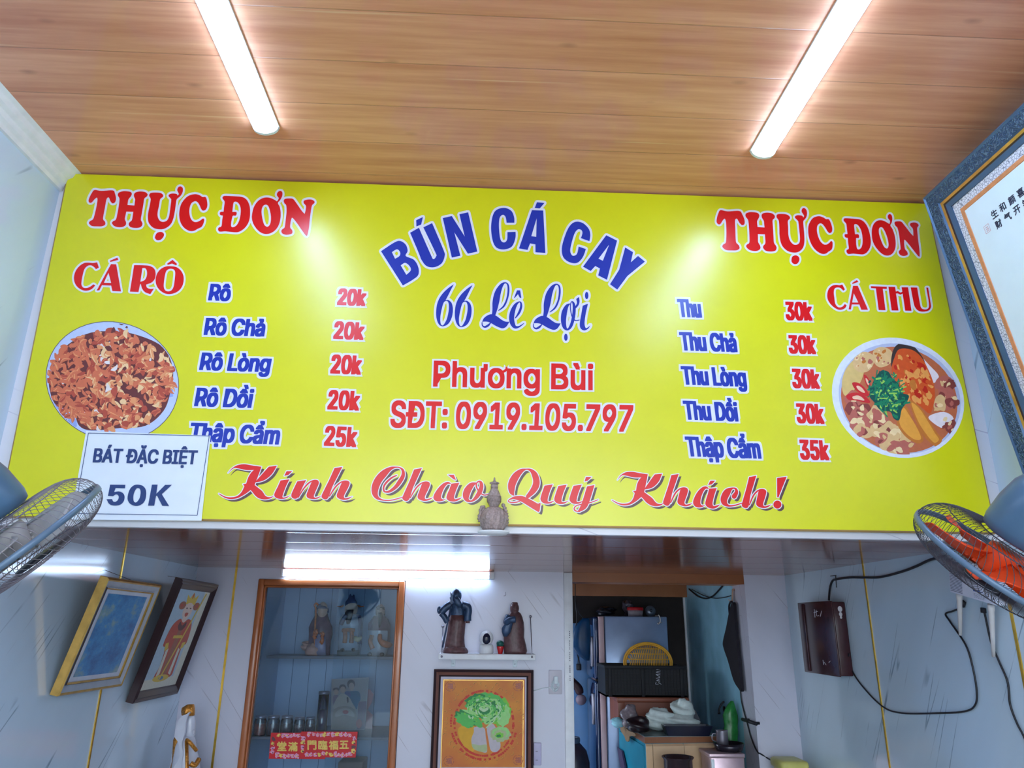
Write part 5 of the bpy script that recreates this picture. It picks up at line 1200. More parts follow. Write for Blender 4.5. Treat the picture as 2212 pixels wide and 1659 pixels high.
banner('red_banner', 'red banner with four gold characters overlapping the other on the cabinet glass', [(775, 1325), (1525, 1330), (1552, 988), (803, 985)], [('\u9580', 945, 1165), ('\u81e8', 1090, 1165), ('\u798f', 1232, 1165), ('\u4e94', 1372, 1160)], yg-.0022, 8, .9)
# ---------------------------------------------------------------- white wall shelf with its figures
cS = crop(930, 1250, 8.733); YS = D2-.17
PS = pxp(cS, YS)
a, b_ = PS(150, 1415), PS(1985, 1415); zs_ = a.z; zb_ = PS(1000, 1530).z
t = thing('wall_shelf', 'white wall shelf on two brackets holding dark statues and a camera', 'shelf', ((a.x+b_.x)/2, D2-.085, zb_))
mb = MB(); mb.rbox((a.x, YS, zb_), (b_.x, D2-.001, zs_), .003); mb.build('board', m_white, t)
for X in (428, 1595):
    p = at(*cS(X, 1590), 1, D2-.01); mb = MB(); mb.rbox((p.x-.012, D2-.004, zb_-.045), (p.x+.012, D2, zb_), .003); mb.rbox((p.x-.012, YS+.03, zb_-.006), (p.x+.012, D2-.001, zb_), .002); mb.ball((p.x, D2-.006, zb_-.03), (.004, .003, .004), 8, 6); mb.build('bracket', m_plastic, t)
m_steel = M('brushed_steel', (150, 146, 158), .3, .8)
for pts in (((210, 1470), (232, 900)), ((1915, 1480), (1885, 715))):
    mb = MB(); p0 = at(*cS(*pts[0]), 1, YS-.004); p1 = at(*cS(*pts[1]), 1, D2-.02); p0 = Vector((p0.x, YS-.004, p0.z)); mb.tube([p0, p1], .0028, 8); mb.ball(p1, .008, 10, 8); mb.ball(p0, .006, 10, 8); mb.tube([p1, (p1.x, D2-.0005, p1.z)], .0028, 8); mb.build('stay_rod', m_steel, t)
mb = MB(); p = at(*cS(1405, 300), 1, D2-.008); mb.tube(smooth_path([(p.x+.002, D2-.0005, p.z+.014), (p.x+.004, D2-.010, p.z+.006), (p.x+.002, D2-.014, p.z-.006), (p.x-.008, D2-.012, p.z-.008)], 4), .0016, 6); tag(mb.build('wall_hook', m_steel), 'tiny bare metal hook on the wall above the shelf', 'hook')
m_dkwood = M('dark_carved_wood', (98, 68, 70), .38, var=.35, scale=45, bump=.25); m_dkblue = M('dark_bronze', (54, 76, 108), .35, .2, var=.3, scale=45, bump=.25)
WY = D2-.095; PW = pxp(cS, WY); w3 = lambda X, Y, dy=0: tuple(PW(X, Y, dy))
def seat_s(mb): dz_ = zs_+.0006-min(v.z for v in mb.v); mb.v = [v+Vector((0, 0, dz_)) for v in mb.v]
t = thing('warrior_statue', 'dark bearded warrior statue with a halberd standing on the white wall shelf', 'statue', (PW(470, 1410).x, WY, zs_))
mb = MB(); loft_px(mb, cS, WY, [(1410, 235, 700), (1370, 235, 705), (1320, 260, 680), (1290, 280, 640)], .6, fold=.06, nf=7); seat_s(mb); mb.build('rock_base', m_dkwood, t)
mb = MB(); loft_px(mb, cS, WY, [(1330, 265, 655), (1220, 285, 635), (1100, 310, 630), (950, 335, 640), (820, 350, 655), (690, 362, 655)], .57, fold=.06, nf=8); mb.build('robe_skirt', m_dkwood, t)
mb = MB(); loft_px(mb, cS, WY, [(720, 362, 652), (690, 360, 660), (600, 370, 650), (520, 370, 640), (460, 385, 600), (430, 415, 570), (400, 440, 550)], .55, fold=.045, nf=8)
for pts, rr in (([(390, 480), (290, 540), (230, 600), (190, 640)], .022), ([(200, 650), (260, 720), (300, 790), (320, 820)], .017), ([(600, 500), (690, 520), (715, 600), (700, 700), (700, 800)], .022)): mb.tube(smooth_path([w3(*p, -.02) for p in pts], 4), rr, 10)
mb.ball(PW(165, 590, -.02), (.013, .012, .022)); mb.build('upper_body', m_dkblue, t)
mb = MB(); loft_px(mb, cS, WY, [(840, 670, 740), (720, 660, 745), (600, 655, 740), (520, 640, 700)], .9, ysh=-.02, fold=.05); mb.build('sleeve', m_dkwood, t)
mb = MB(); mb.ball(PW(490, 320), (.030, .030, .040)); mb.ball(PW(565, 325), (.005, .006, .010)); mb.ball(PW(490, 335, -.03), (.004, .005, .008)); mb.build('head', m_dkblue, t)
mb = MB(); loft_px(mb, cS, WY, [(540, 520, 560), (470, 460, 590), (400, 440, 560), (360, 450, 540)], .35, ysh=-.035); mb.build('beard', m_dkblue, t)
mb = MB(); loft_px(mb, cS, WY, [(320, 425, 555), (270, 425, 550), (235, 450, 525), (215, 468, 505), (175, 475, 480)], .9); mb.build('helmet', m_dkblue, t)
mb = MB(); mb.tube([w3(225, 1300, -.045), w3(320, 830, -.045), w3(395, 480, -.035)], .0048, 8)
q = [w3(*p, -.035) for p in ((365, 560), (372, 400), (358, 360), (378, 340), (372, 245), (420, 310), (425, 420), (395, 540))]; mb.prism(q, (0, .005, 0)); mb.build('halberd', m_dkblue, t)
t = thing('monk_statue', 'dark wooden statue of a robed man in a flat cap on the shelf', 'statue', (PW(1600, 1410).x, WY, zs_))
mb = MB(); loft_px(mb, cS, WY, [(1412, 1390, 1800), (1360, 1385, 1820), (1250, 1385, 1800), (1100, 1390, 1760), (950, 1400, 1765), (820, 1430, 1755), (720, 1450, 1730), (650, 1480, 1700), (610, 1530, 1650), (590, 1545, 1635)], .55, fold=.03, nf=10); seat_s(mb); mb.build('robe', m_dkwood, t)
mb = MB(); mb.tube(smooth_path([w3(1480, 700, -.05), w3(1430, 820, -.06), w3(1500, 780, -.085), w3(1600, 770, -.085)], 4), .018, 10)
loft_px(mb, cS, WY, [(1090, 1370, 1440), (1000, 1345, 1500), (930, 1345, 1520), (850, 1400, 1540), (770, 1430, 1560)], .5, ysh=-.045, fold=.06, nf=6); mb.build('draped_sleeve', m_dkblue, t)
mb = MB(); mb.ball(PW(1585, 560), (.026, .026, .034)); mb.ball(PW(1575, 565, -.026), (.004, .005, .007)); loft_px(mb, cS, WY, [(680, 1565, 1600), (640, 1550, 1620), (600, 1550, 1630)], .4, ysh=-.022); mb.build('head', m_dkwood, t)
mb = MB(); loft_px(mb, cS, WY, [(530, 1525, 1645), (470, 1520, 1650), (445, 1545, 1640)], .95); mb.build('cap', m_dkwood, t)
CYY = D2-.10; Pc_ = pxp(cS, CYY); p = Pc_(1050, 1410); k_ = (Pc_(1180, 1300).x-Pc_(915, 1300).x)/2
t = thing('security_camera', 'white round security camera with a black oval face on the wall shelf', 'camera', (p.x, CYY, zs_))
mb = MB(); mb.lathe([(0, 0), (k_*.94, 0), (k_, .004), (k_*1.02, .03), (k_*.96, .044), (k_*.8, .05), (0, .05)], (p.x, CYY, zs_), 32); mb.build('base', m_white, t)
hc = Pc_(1052, 1120); mb = MB(); mb.ball(hc, (k_*1.0, k_*1.0, k_*1.02), 32, 20); mb.build('head', m_white, t)
mb = MB(); rx_ = (Pc_(1138, 1120).x-Pc_(970, 1120).x)/2; rz_ = (Pc_(1052, 1020).z-Pc_(1052, 1235).z)/2
hf = Pc_(1054, 1128, 0); mb.ball(Vector((hf.x, CYY-k_*.62, hf.z)), (rx_, k_*.42, rz_), 28, 16); mb.build('face', M('camera_black', (22, 28, 52), .12), t)
mb = MB(); mb.ball(Vector((hf.x, CYY-k_*1.03, hf.z)), (.004, .003, .004), 10, 8); mb.build('lens', m_steel, t)
p = Pc_(1315, 1410); t = thing('cactus_pot', 'tiny green cactus in a red glass pot on the wall shelf', 'plant', (p.x, CYY, zs_)); k_ = (Pc_(1385, 1290).x-Pc_(1248, 1290).x)/2
mb = MB(); hh = Pc_(1315, 1275).z-zs_; mb.lathe([(0, 0), (k_*.62, 0), (k_*.68, hh*.2), (k_*.95, hh*.8), (k_, hh), (k_*.9, hh), (k_*.85, hh*.85), (0, hh*.85)], (p.x, CYY, zs_), 24); mb.build('pot', M('pot_red', (206, 28, 34), .15, coat=.5), t)
mb = MB(); mb.ball(Pc_(1312, 1225), (k_*1.0, k_, .017), 24, 12); mb.lathe([(k_*.9, hh*.98), (k_*1.05, hh*1.05), (k_*.9, hh*1.15)], (p.x, CYY, zs_), 24); mb.build('cactus', M('cactus_green', (24, 92, 84), .4, var=.3, scale=80), t)
# ---------------------------------------------------------------- cabbage picture
cE = crop(930, 1435, 7.373); YE = D2-.028
PE = pxp(cE, YE)
tl, tr_ = PE(58, 78), PE(1640, 78); L_ = tr_.x-tl.x
cor = [Vector((tl.x, YE, tl.z-L_)), Vector((tr_.x, YE, tl.z-L_)), Vector((tr_.x, YE, tl.z)), Vector((tl.x, YE, tl.z))]
nn = Vector((0, -1, 0))
t = thing('framed_picture', 'square brown framed picture of a green cabbage on an orange ground', 'picture', tuple((cor[0]+cor[1])/2))
picture_frame(t, cor, nn, [(0, -.0275, 0), (0, .008, 0), (.008, .012, 0), (.014, .006, 1), (.022, .010, 1), (.030, .003, 0), (.039, -.004, 0), (.039, -.012, 0)], [m_fdark, M('frame_brown_gold', (150, 104, 92), .28, .5)])
MB().hexa(inset(cor, .004, nn, -.027)+inset(cor, .004, nn, -.02)).build('backing', m_fback, t)
MB().add(inset(cor, .036, nn, -.010), [(0, 1, 2, 3)], False).build('mat', M('mat_lilac', (204, 196, 212), .5), t)
picture_frame(t, inset(cor, .054, nn, 0), nn, [(0, -.010, 0), (.001, -.0085, 0), (.005, -.0085, 0), (.006, -.010, 0)], [m_fgold], 'liner')
gm = [M('print_orange_gold', (206, 104, 34), .45, scale=7, col2=(226, 142, 30)), ph('scroll_gold', (224, 158, 50)), ph('scroll_brown', (150, 84, 40)), ph('stamp_red', (206, 48, 24)), ph('leaf_green', (84, 190, 84)), ph('leaf_pale', (156, 220, 130)), ph('leaf_dark', (26, 132, 62)), ph('leaf_lime', (124, 204, 60)), ph('stalk_lilac', (196, 186, 192)), ph('stalk_green', (178, 190, 140)), ph('heart_pale', (186, 220, 170)), ph('moon_yellow', (226, 168, 24))]
# (picture columns/rows of the zoom; the bottom of the print lies below the frame edge)
fe = lambda pts: pts
rg = random.Random(21); ox, oy = 850, 940
items = [(0, [(205, 245), (1500, 245), (1500, 1650), (190, 1650)])]
items[0] = (0, [(198, 240), (1502, 240), (1502, 1640), (178, 1640)])
for i in range(46):
    a = 2*math.pi*i/46; R_ = rg.uniform(565, 640); X, Y = ox+R_*math.cos(a)*1.0, oy+R_*math.sin(a)*1.02
    if abs(X-ox) > 630 or abs(Y-oy) > 680: continue
    s_ = rg.uniform(28, 50); a2 = rg.uniform(0, 6.28)
    sp = [(X+s_*(1-q/9)*math.cos(a2+q*.75), Y+s_*(1-q/9)*math.sin(a2+q*.75)) for q in range(8)]
    for w_, mi, o_ in ((7, 2, 4), (6, 1, 0)):
        out = [(x+o_, y+o_) for x, y in sp]; inn = [(X+(x-X)*(1-w_*1.6/s_*(1-q_/9))+o_, Y+(y-Y)*(1-w_*1.6/s_*(1-q_/9))+o_) for q_, (x, y) in enumerate(sp)]
        items.append((mi, out+inn[::-1]))
items.append((11, smooth_path([(440, 1030), (560, 960), (700, 980), (720, 1200), (680, 1390), (560, 1330), (470, 1200)], 4, True)))
for i in range(86):
    a = 2*math.pi*i/86
    for R_ in (470, 525):
        if R_ == 525 and not (.1 < a < 2.9 or 3.0 < a < 3.4): continue
        if rg.random() < .22: continue
        X, Y = ox+R_*math.cos(a)*1.0, oy+R_*math.sin(a)*1.10; s_ = rg.uniform(13, 21)
        if Y < 420 and R_ > 500: continue
        ca_, sa_ = math.cos(a), math.sin(a)
        items.append((3, [(X+(u*ca_-v*sa_)*s_, Y+(u*sa_+v*ca_)*s_) for u, v in ((-1, -1), (1, -1), (1, 1), (-1, 1))]))
def ruffle(cx_, cy_, rx_, ry_, n, k_, a0=0, rot=0):
    pts = []
    for i in range(n):
        a = 2*math.pi*i/n+a0; q_ = 1+k_*math.sin(i*2.4)*.6+rg.uniform(-k_, k_); x, y = rx_*q_*math.cos(a), ry_*q_*math.sin(a)
        pts.append((cx_+x*math.cos(rot)-y*math.sin(rot), cy_+x*math.sin(rot)+y*math.cos(rot)))
    return smooth_path(pts, 3, True)
items += [(8, smooth_path([(700, 1000), (850, 1010), (880, 1150), (900, 1390), (800, 1390), (680, 1340), (650, 1200), (690, 1080)], 4, True)), (8, smooth_path([(900, 1000), (1010, 960), (1100, 1200), (1110, 1330), (1040, 1400), (960, 1370), (930, 1240)], 4, True)), (9, smooth_path([(660, 1270), (780, 1290), (890, 1280), (890, 1380), (790, 1390), (690, 1350)], 4, True))]
items += [(6, ruffle(560, 860, 180, 110, 26, .10, 0, .5)), (4, ruffle(545, 900, 165, 90, 24, .12, 0, .5)), (7, ruffle(1120, 760, 160, 230, 30, .08)), (5, ruffle(1150, 800, 120, 180, 24, .1)), (4, ruffle(880, 660, 310, 210, 44, .07)), (5, ruffle(860, 690, 270, 165, 40, .08)), (6, ruffle(700, 560, 160, 80, 24, .14, 0, -.4)), (4, ruffle(720, 580, 140, 62, 22, .14, 0, -.4)), (6, ruffle(870, 700, 190, 130, 34, .1)), (4, ruffle(870, 710, 160, 110, 30, .1)), (5, ruffle(870, 730, 120, 84, 26, .12)), (6, ruffle(860, 740, 90, 60, 20, .12)), (10, ell(805, 712, 34, 24, .6)), (10, ell(896, 712, 34, 24, -.6)), (5, ell(850, 698, 24, 38)), (10, ell(850, 735, 44, 22)), (4, smooth_path([(480, 770), (600, 790), (760, 850), (830, 980), (780, 1010), (690, 950), (560, 860)], 4, True)), (5, smooth_path([(500, 720), (640, 740), (800, 790), (860, 850), (760, 830), (600, 780)], 4, True)), (5, smooth_path([(820, 860), (960, 800), (1080, 760), (1000, 900), (900, 960), (850, 930)], 4, True)), (10, smooth_path([(1100, 700), (1130, 720), (1040, 880), (920, 1000), (880, 1010), (990, 880)], 4, True))]
items += [(9, ruffle(1110, 1110, 160, 120, 30, .08)), (5, ruffle(1115, 1090, 135, 95, 28, .1)), (9, ruffle(1110, 1110, 100, 70, 24, .12)), (7, ruffle(1100, 1130, 66, 44, 18, .14)), (6, ruffle(1090, 1140, 38, 22, 14, .2))]
for i in range(150):
    a = rg.uniform(0, 6.28); q_ = rg.uniform(.3, 1.0); X, Y = 860+330*q_*math.cos(a), 720+230*q_*math.sin(a)
    items.append((rg.choice([4, 5, 6, 7, 10]), blob(rg, X, Y, rg.uniform(6, 14), .4, 7, 2.0, a+1.57)))
flat_part('print', items, gm, t, lambda d: (lambda X, Y: at(*cE(X, Y), 1, YE+.0095-d)), base=.0006, step=.000006)
for X, Y in ((315, 350), (1395, 345), (290, 1540), (1395, 1525)):
    mb = MB(); glyph_into(mb, '\u798f', lambda x, y: at(*cE(x, y), 1, YE+.0095-.0028), X, Y, 92, 3)
    k_ = Ink()
    for a0 in (0, 1.57, 3.14, 4.71): k_.stroke([(X+78*math.cos(a0+q_*.2), Y+78*math.sin(a0+q_*.2), 4) for q_ in range(7)], lambda x, y: (x, y), 2)
    k_.layer(mb, lambda x, y: at(*cE(x, y), 1, YE+.0095-.0028), 0)
    mb.build('corner_medallion', M('medallion_red', (170, 74, 44), .25), t, recalc=False)
# socket with plug and coiled cord, second socket lower down
PK = pxp(cE, D2-.008)
a, b_ = PK(1885, 475), PK(2090, 95)
t = thing('wall_socket', 'cream wall socket with a plug and coiled cord beside the doorway', 'socket', ((a.x+b_.x)/2, D2, a.z))
mb = MB(); mb.rbox((a.x, D2-.010, a.z), (b_.x, D2-.0002, b_.z), .003); mb.build('plate', M('socket_cream', (206, 200, 210), .4), t)
mb = MB(); p = at(*cE(1995, 250), 1, D2-.02); mb.rbox((p.x-.012, D2-.035, p.z-.02), (p.x+.012, D2-.009, p.z+.02), .005); mb.build('plug', m_plastic, t)
mb = MB(); cc_ = at(*cE(1985, 340), 1, D2-.02); pts = []
for i in range(60):
    a_ = i*.52; pts.append((cc_.x+(.017+.006*math.sin(i*.9))*math.cos(a_), D2-.018-.006*math.sin(i*.37), cc_.z+(.026+.006*math.cos(i*.7))*math.sin(a_)))
pts += [tuple(at(*cE(1860, 370), 1, D2-.006)), tuple(at(*cE(1750, 395), 1, D2-.004)), tuple(at(*cE(1645, 420), 1, D2-.004))]
mb.tube(smooth_path(pts, 3), .0022, 6); mb.build('cord', m_plastic, t)
a, b_ = PK(1640, 1610), PK(1765, 1250)
t = thing('wall_socket', 'white double wall socket low beside the cabbage picture', 'socket', ((a.x+b_.x)/2, D2, a.z))
mb = MB(); mb.rbox((a.x, D2-.010, a.z), (b_.x, D2-.0002, b_.z), .006); mb.build('plate', M('socket_lilac', (196, 190, 222), .4), t)
for Y in (1385, 1525): p = PK(1690, Y); mb = MB(); mb.box((p.x-.006, D2-.0108, p.z-.001), (p.x+.006, D2-.0098, p.z+.001)); mb.build('slot', m_dark, t)
# ---------------------------------------------------------------- white and gold statue at the lower left
cG = crop(340, 1490, 9.814); GY = 4.22
PG = pxp(cG, GY); p = PG(560, 1650)
m_gpor = M('statue_white', (206, 208, 222), .22, var=.04, coat=.3); m_ggold = M('statue_gold', (196, 132, 56), .3, .6, var=.4, scale=120, bump=.4)
t = thing('veiled_statue', 'white porcelain statue with gold crown and long veil at the lower left', 'statue', (p.x, GY, 0))
mb = MB(); loft_px(mb, cG, GY, [(1850, 300, 960), (1650, 300, 900), (1500, 330, 890), (1350, 350, 850), (1200, 370, 830), (1050, 420, 800), (980, 520, 780)], .75); mb.build('torso', m_gpor, t)
mb = MB(); loft_px(mb, cG, GY, [(1010, 600, 770), (950, 580, 800), (850, 585, 800), (720, 590, 805), (600, 610, 800), (540, 640, 790)], .95); mb.ball(PG(770, 900, -.03), (.006, .012, .012)); mb.build('head', m_gpor, t)
mb = MB(); loft_px(mb, cG, GY, [(540, 530, 790), (450, 520, 790), (380, 535, 785), (310, 640, 775)], .9, fold=.1, nf=5); mb.build('crown', m_ggold, t)
mb = MB(); q = [PG(X, Y, -.055) for X, Y in smooth_path([(690, 470), (640, 560), (600, 700), (585, 900), (550, 1020), (520, 1150), (540, 1350), (520, 1550), (490, 1850), (330, 1850), (350, 1640), (430, 1520), (470, 1350), (440, 1120), (365, 1000), (390, 860), (430, 680), (520, 560), (610, 520)], 3, True)]; mb.prism([tuple(v) for v in q], (0, .018, 0)); mb.build('veil', m_gpor, t)
mb = MB(); loft_px(mb, cG, GY, [(1700, 280, 520), (1500, 335, 560), (1250, 345, 560), (1050, 360, 560), (990, 390, 560)], .6, ysh=-.01, fold=.05); mb.build('gold_mantle', m_ggold, t)
mb = MB(); mb.tube([tuple(PG(620, 1080, -.075)), tuple(PG(630, 1650, -.10)), tuple(PG(630, 1900, -.10))], .016, 8, flat=.5); mb.tube(smooth_path([tuple(PG(620, 1060, -.07)), tuple(PG(700, 1130, -.09)), tuple(PG(830, 1290, -.06))], 4), .009, 8); mb.tube(smooth_path([tuple(PG(700, 1560, -.09)), tuple(PG(800, 1600, -.08)), tuple(PG(880, 1470, -.05))], 4), .012, 8); mb.build('necklace', m_ggold, t)
mb = MB(); zt = PG(500, 1800).z; mb.rbox((p.x-.10, GY-.09, 0), (p.x+.10, GY+.09, zt), .01); mb.build('pedestal', m_dkwood, t)
# ---------------------------------------------------------------- things on the right wall of the niche
c8 = crop(1680, 1040, 2.6805)
def R8(X, Y, off=0.0): return at(*c8(X, Y), 0, XR-off)
m_cable = M('cable_black', (26, 26, 34), .45)
m_brown = M('box_brown', (62, 32, 38), .22, var=.15)
# brown junction box
f = [R8(175, 1112, .07), R8(365, 1116, .07), R8(305, 688, .07), R8(110, 715, .07)]
ya, yb_ = (f[0].y+f[3].y)/2, (f[1].y+f[2].y)/2; zb, zt = (f[0].z+f[1].z)/2, (f[2].z+f[3].z)/2
t = thing('junction_box', 'dark brown junction box with scratched white marks on the right wall', 'box', (XR, (ya+yb_)/2, zb))
mb = MB(); mb.rbox((XR-.066, min(ya, yb_), zb), (XR-.0003, max(ya, yb_), zt), .006); mb.build('body', m_brown, t)
mb = MB(); mb.rbox((XR-.074, min(ya, yb_)-.006, zb-.004), (XR-.066, max(ya, yb_)+.006, zt+.004), .004); mb.rbox((XR-.078, max(ya, yb_)-.075, zb+.004), (XR-.073, max(ya, yb_)-.02, zt-.004), .002); mb.build('cover', m_brown, t)
mb = MB(); k_ = Ink(); fn8 = lambda X, Y: (X, Y)
for st in ([(212, 742), (216, 786)], [(208, 760), (232, 752)], [(222, 745), (226, 778), (238, 776)], [(246, 782), (254, 750)], [(262, 1035), (266, 1060)], [(270, 1048), (280, 1062)], [(296, 1048), (304, 1040)]):
    k_.stroke([(*p, 1.6) for p in st], fn8, 2)
k_.layer(mb, lambda X, Y: R8(X, Y, .0746), 0)
mb.build('white_marks', M('chalk_white', (206, 206, 216), .6), t, recalc=False)
mb = MB(); mb.cur = 0
yn = min(ya, yb_); zt_box = zt
for z_, r_ in ((zt-.035, .012), (zt-.06, .009), (zt-.075, .006)): mb.ball((XR-.03, yn-.0005, z_), (r_, .002, r_*1.2), 10, 6)
mb.build('paint_spots', M('paint_spot', (206, 200, 206), .5), t)
# router
fr = [R8(1000, 640, .045), R8(1265, 718, .045), R8(1265, 520, .045), R8(985, 430, .045)]
t = thing('wifi_router', 'white router with vents and two aerials hanging on the right wall', 'router', tuple((fr[0]+fr[1])/2))
mb = MB(); mb.hexa([*fr, *[Vector((XR-.0005, p.y, p.z)) for p in fr]]); mb.build('body', M('router_white', (214, 220, 238), .35), t)
Pq = lambda d: (lambda u, v: fr[0]*(1-u)*v+fr[1]*u*v+fr[2]*u*(1-v)+fr[3]*(1-u)*(1-v)+Vector((-d, 0, 0)))
mb = MB(); P = Pq(.0006)
for i in range(22):
    v0 = .06+i*.0415
    mb.add([P(.01, v0), P(.29, v0), P(.29, v0+.018), P(.01, v0+.018)], [(0, 1, 2, 3)], False)
for i in range(7):
    v0 = .52+i*.055
    mb.add([P(.78, v0), P(.86, v0), P(.86, v0+.02), P(.78, v0+.02)], [(0, 1, 2, 3)], False)
mb.build('vents', M('vent_grey', (112, 118, 140), .6), t, recalc=False)
mb = MB(); P = Pq(.0008); mb.add([P(.53, .70), P(.53, .78), P(.77, .755)], [(0, 1, 2)], False); mb.mat(1)
for i in range(4):
    rg = random.Random(i); u = .54
    while u < .73:
        w_ = rg.uniform(.02, .05); mb.add([P(u, .83+i*.035), P(u+w_, .83+i*.035), P(u+w_, .845+i*.035), P(u, .845+i*.035)], [(0, 1, 2, 3)], False); u += w_+.012
mb.build('label_print', [M('label_blue', (60, 92, 176), .5), M('label_grey', (150, 156, 176), .5)], t, recalc=False)
mb = MB(); mb.add([P(.94, .80), P(.96, .80), P(.96, .86), P(.94, .86)], [(0, 1, 2, 3)], False)
mb.build('port', m_cable, t, recalc=False)
for pts in (((1052, 650), (1058, 890)), ((1235, 712), (1250, 1015))):
    mb = MB(); a, b_ = R8(*pts[0], .03), R8(*pts[1], .016); mb.tube([a, a+(b_-a)*.1, a+(b_-a)*.14, a+(b_-a)*.6, b_], [.012, .012, .010, .008, .006], 10); mb.build('aerial', M('aerial_cream', (206, 204, 204), .45), t)
def cable(label, pts, r=.0035, off=.006, name='cable', plug=None):
    c_ = [tuple(p) if isinstance(p, Vector) else tuple(R8(*p[:2], p[2] if len(p) > 2 else off)) for p in pts]
    mb = MB(); mb.tube(smooth_path(c_, 8), r, 7); 
    if plug: mb.tube([R8(*plug[0], off), R8(*plug[1], off)], .010, 8)
    return tag(mb.build(name, m_cable), label, 'cable')
cable('black cable sagging in a wide loop from the router to the junction box', [(1072, 708, .008), (1058, 732), (1010, 752), (972, 768), (1000, 815), (1090, 950), (1130, 1080), (1152, 1210), (1145, 1290), (1090, 1330), (950, 1341), (720, 1341), (600, 1298), (470, 1160), (412, 1050), Vector((XR-.022, yn-.020, zb+.30*(zt-zb)))], plug=((1076, 694), (1068, 722)))
cable('black cable hanging down the right wall from the router near the picture edge', [(1191, 745, .008), (1200, 775), (1235, 930), (1280, 1040), (1330, 1160), (1345, 1290), (1385, 1400), (1426, 1480), (1470, 1600), (1490, 1700)], plug=((1190, 732), (1192, 760)))
cable('thick black cable running under the lower ceiling to the junction box', [(970, 432, .012), (880, 455, .012), (800, 492, .010), (720, 522), (600, 553), (500, 556), (420, 556), (345, 566), (318, 575), (303, 615), Vector((XR-.03, R8(297, 690, .03).y, zt_box+.011))], r=.0055)
mb = MB(); a = R8(336, 545, .004); mb.tube([a, a+Vector((-.004, 0, -.06))], .002, 6); mb.tube([a+Vector((0, .06, .001)), a+Vector((0, -.005, 0))], .0015, 6)
tag(mb.build('cable_clip', m_cable), 'small black clip holding the thick cable at the ceiling corner', 'clip')
# pale yellow container at the bottom right
cD = crop(1440, 1400, 6.406)
p0, p1 = at(*cD(1575, 1640), 1, 4.28), at(*cD(1960, 1640), 1, 4.28); zt = at(*cD(1750, 1560), 1, 4.28).z
t = thing('yellow_container', 'pale yellow lidded container at the bottom right corner', 'container', ((p0.x+p1.x)/2, 4.34, 0))
m_yel = M('plastic_pale_yellow', (206, 200, 112), .4, var=.08); w_ = (p1.x-p0.x)
mb = MB(); mb.rbox((p0.x+.012, 4.27, 0), (p1.x-.012, 4.42, zt-.03), .015); mb.build('body', M('plastic_cream_yellow', (226, 214, 140), .4), t)
mb = MB(); mb.rbox((p0.x, 4.255, zt-.05), (p1.x, 4.435, zt), .018, seg=3); mb.build('lid', m_yel, t)
# cable along the doorway jamb down to the container
cj = crop(1200, 1180, 3.463)
pts = [tuple(at(*cj(*p), 0, KX-.006)) for p in ((1384, 1085), (1392, 1160), (1412, 1245), (1436, 1330), (1460, 1420), (1490, 1500))]
pts = [p for p in pts]+[(KX-.004, D2-.006, at(*cj(1525, 1545), 1, D2-.006).z)]+[tuple(at(*cD(X, Y), 1, D2-.006)) for X, Y in ((1300, 1462), (1400, 1525))]+[(p0.x+.02, 4.36, zt-.03)]
mb = MB(); mb.tube(smooth_path(pts, 6), .0042, 7); tag(mb.build('cable', m_cable), 'black cable running down the doorway jamb to the yellow container', 'cable')
# ---------------------------------------------------------------- kitchen beyond the doorway
c7 = crop(1200, 1180, 3.463); cB = crop(1225, 1240, 8.294); cC = crop(1225, 1430, 7.243)
FY = 5.42
def K(cr, X, Y, y): return at(*cr(X, Y), 1, y)
a, b_ = K(cB, 665, 750, FY), K(cB, 1790, 765, FY); zt = (a.z+b_.z)/2
t = thing('refrigerator', 'silver grey refrigerator with dark glossy doors behind the black crate', 'refrigerator', ((a.x+b_.x)/2, FY+.2, 0))
m_fs = M('fridge_silver', (134, 152, 184), .22, .25, var=.1, scale=8); m_fd = M('fridge_door_dark', (30, 46, 84), .10, .2, coat=.6); m_fe = M('fridge_door_edge', (206, 172, 176), .4)
mb = MB(); mb.rbox((a.x, FY, .03), (b_.x, KY-.03, zt), .008); mb.box((a.x+.02, FY+.02, 0), (b_.x-.02, KY-.05, .03)); mb.build('body', m_fs, t)
xg = K(cB, 655, 760, FY).x; xe = K(cB, 560, 760, FY).x; zs1 = K(cC, 560, 290, FY).z
for z0_, z1_ in ((.06, zs1-.006), (zs1+.006, zt-.004)):
    mb = MB(); mb.rbox((xe, FY-.002, z0_), (xg, KY-.04, z1_), .004); mb.mat(1); mb.rbox((xe-.035, FY+.006, z0_), (xe+.002, KY-.045, z1_), .02, seg=4)
    dr = mb.build('door', [m_fe, m_fd], t)
    zh = z0_+.08 if z0_ > 1 else z1_-.28
    mb = MB(); mb.rbox((xe-.052, FY+.05, zh), (xe-.033, FY+.075, zh+.2), .006); mb.build('handle', m_steel, dr)
mb = MB(); mb.box((xg, FY+.01, .06), (a.x+.001, KY-.05, zt-.006)); mb.build('gasket', m_dark, t)
mb = MB(); mb.rbox((xe-.03, FY-.006, zs1-.006), (a.x, FY+.03, zs1+.006), .003); mb.build('hinge', m_dark, t)
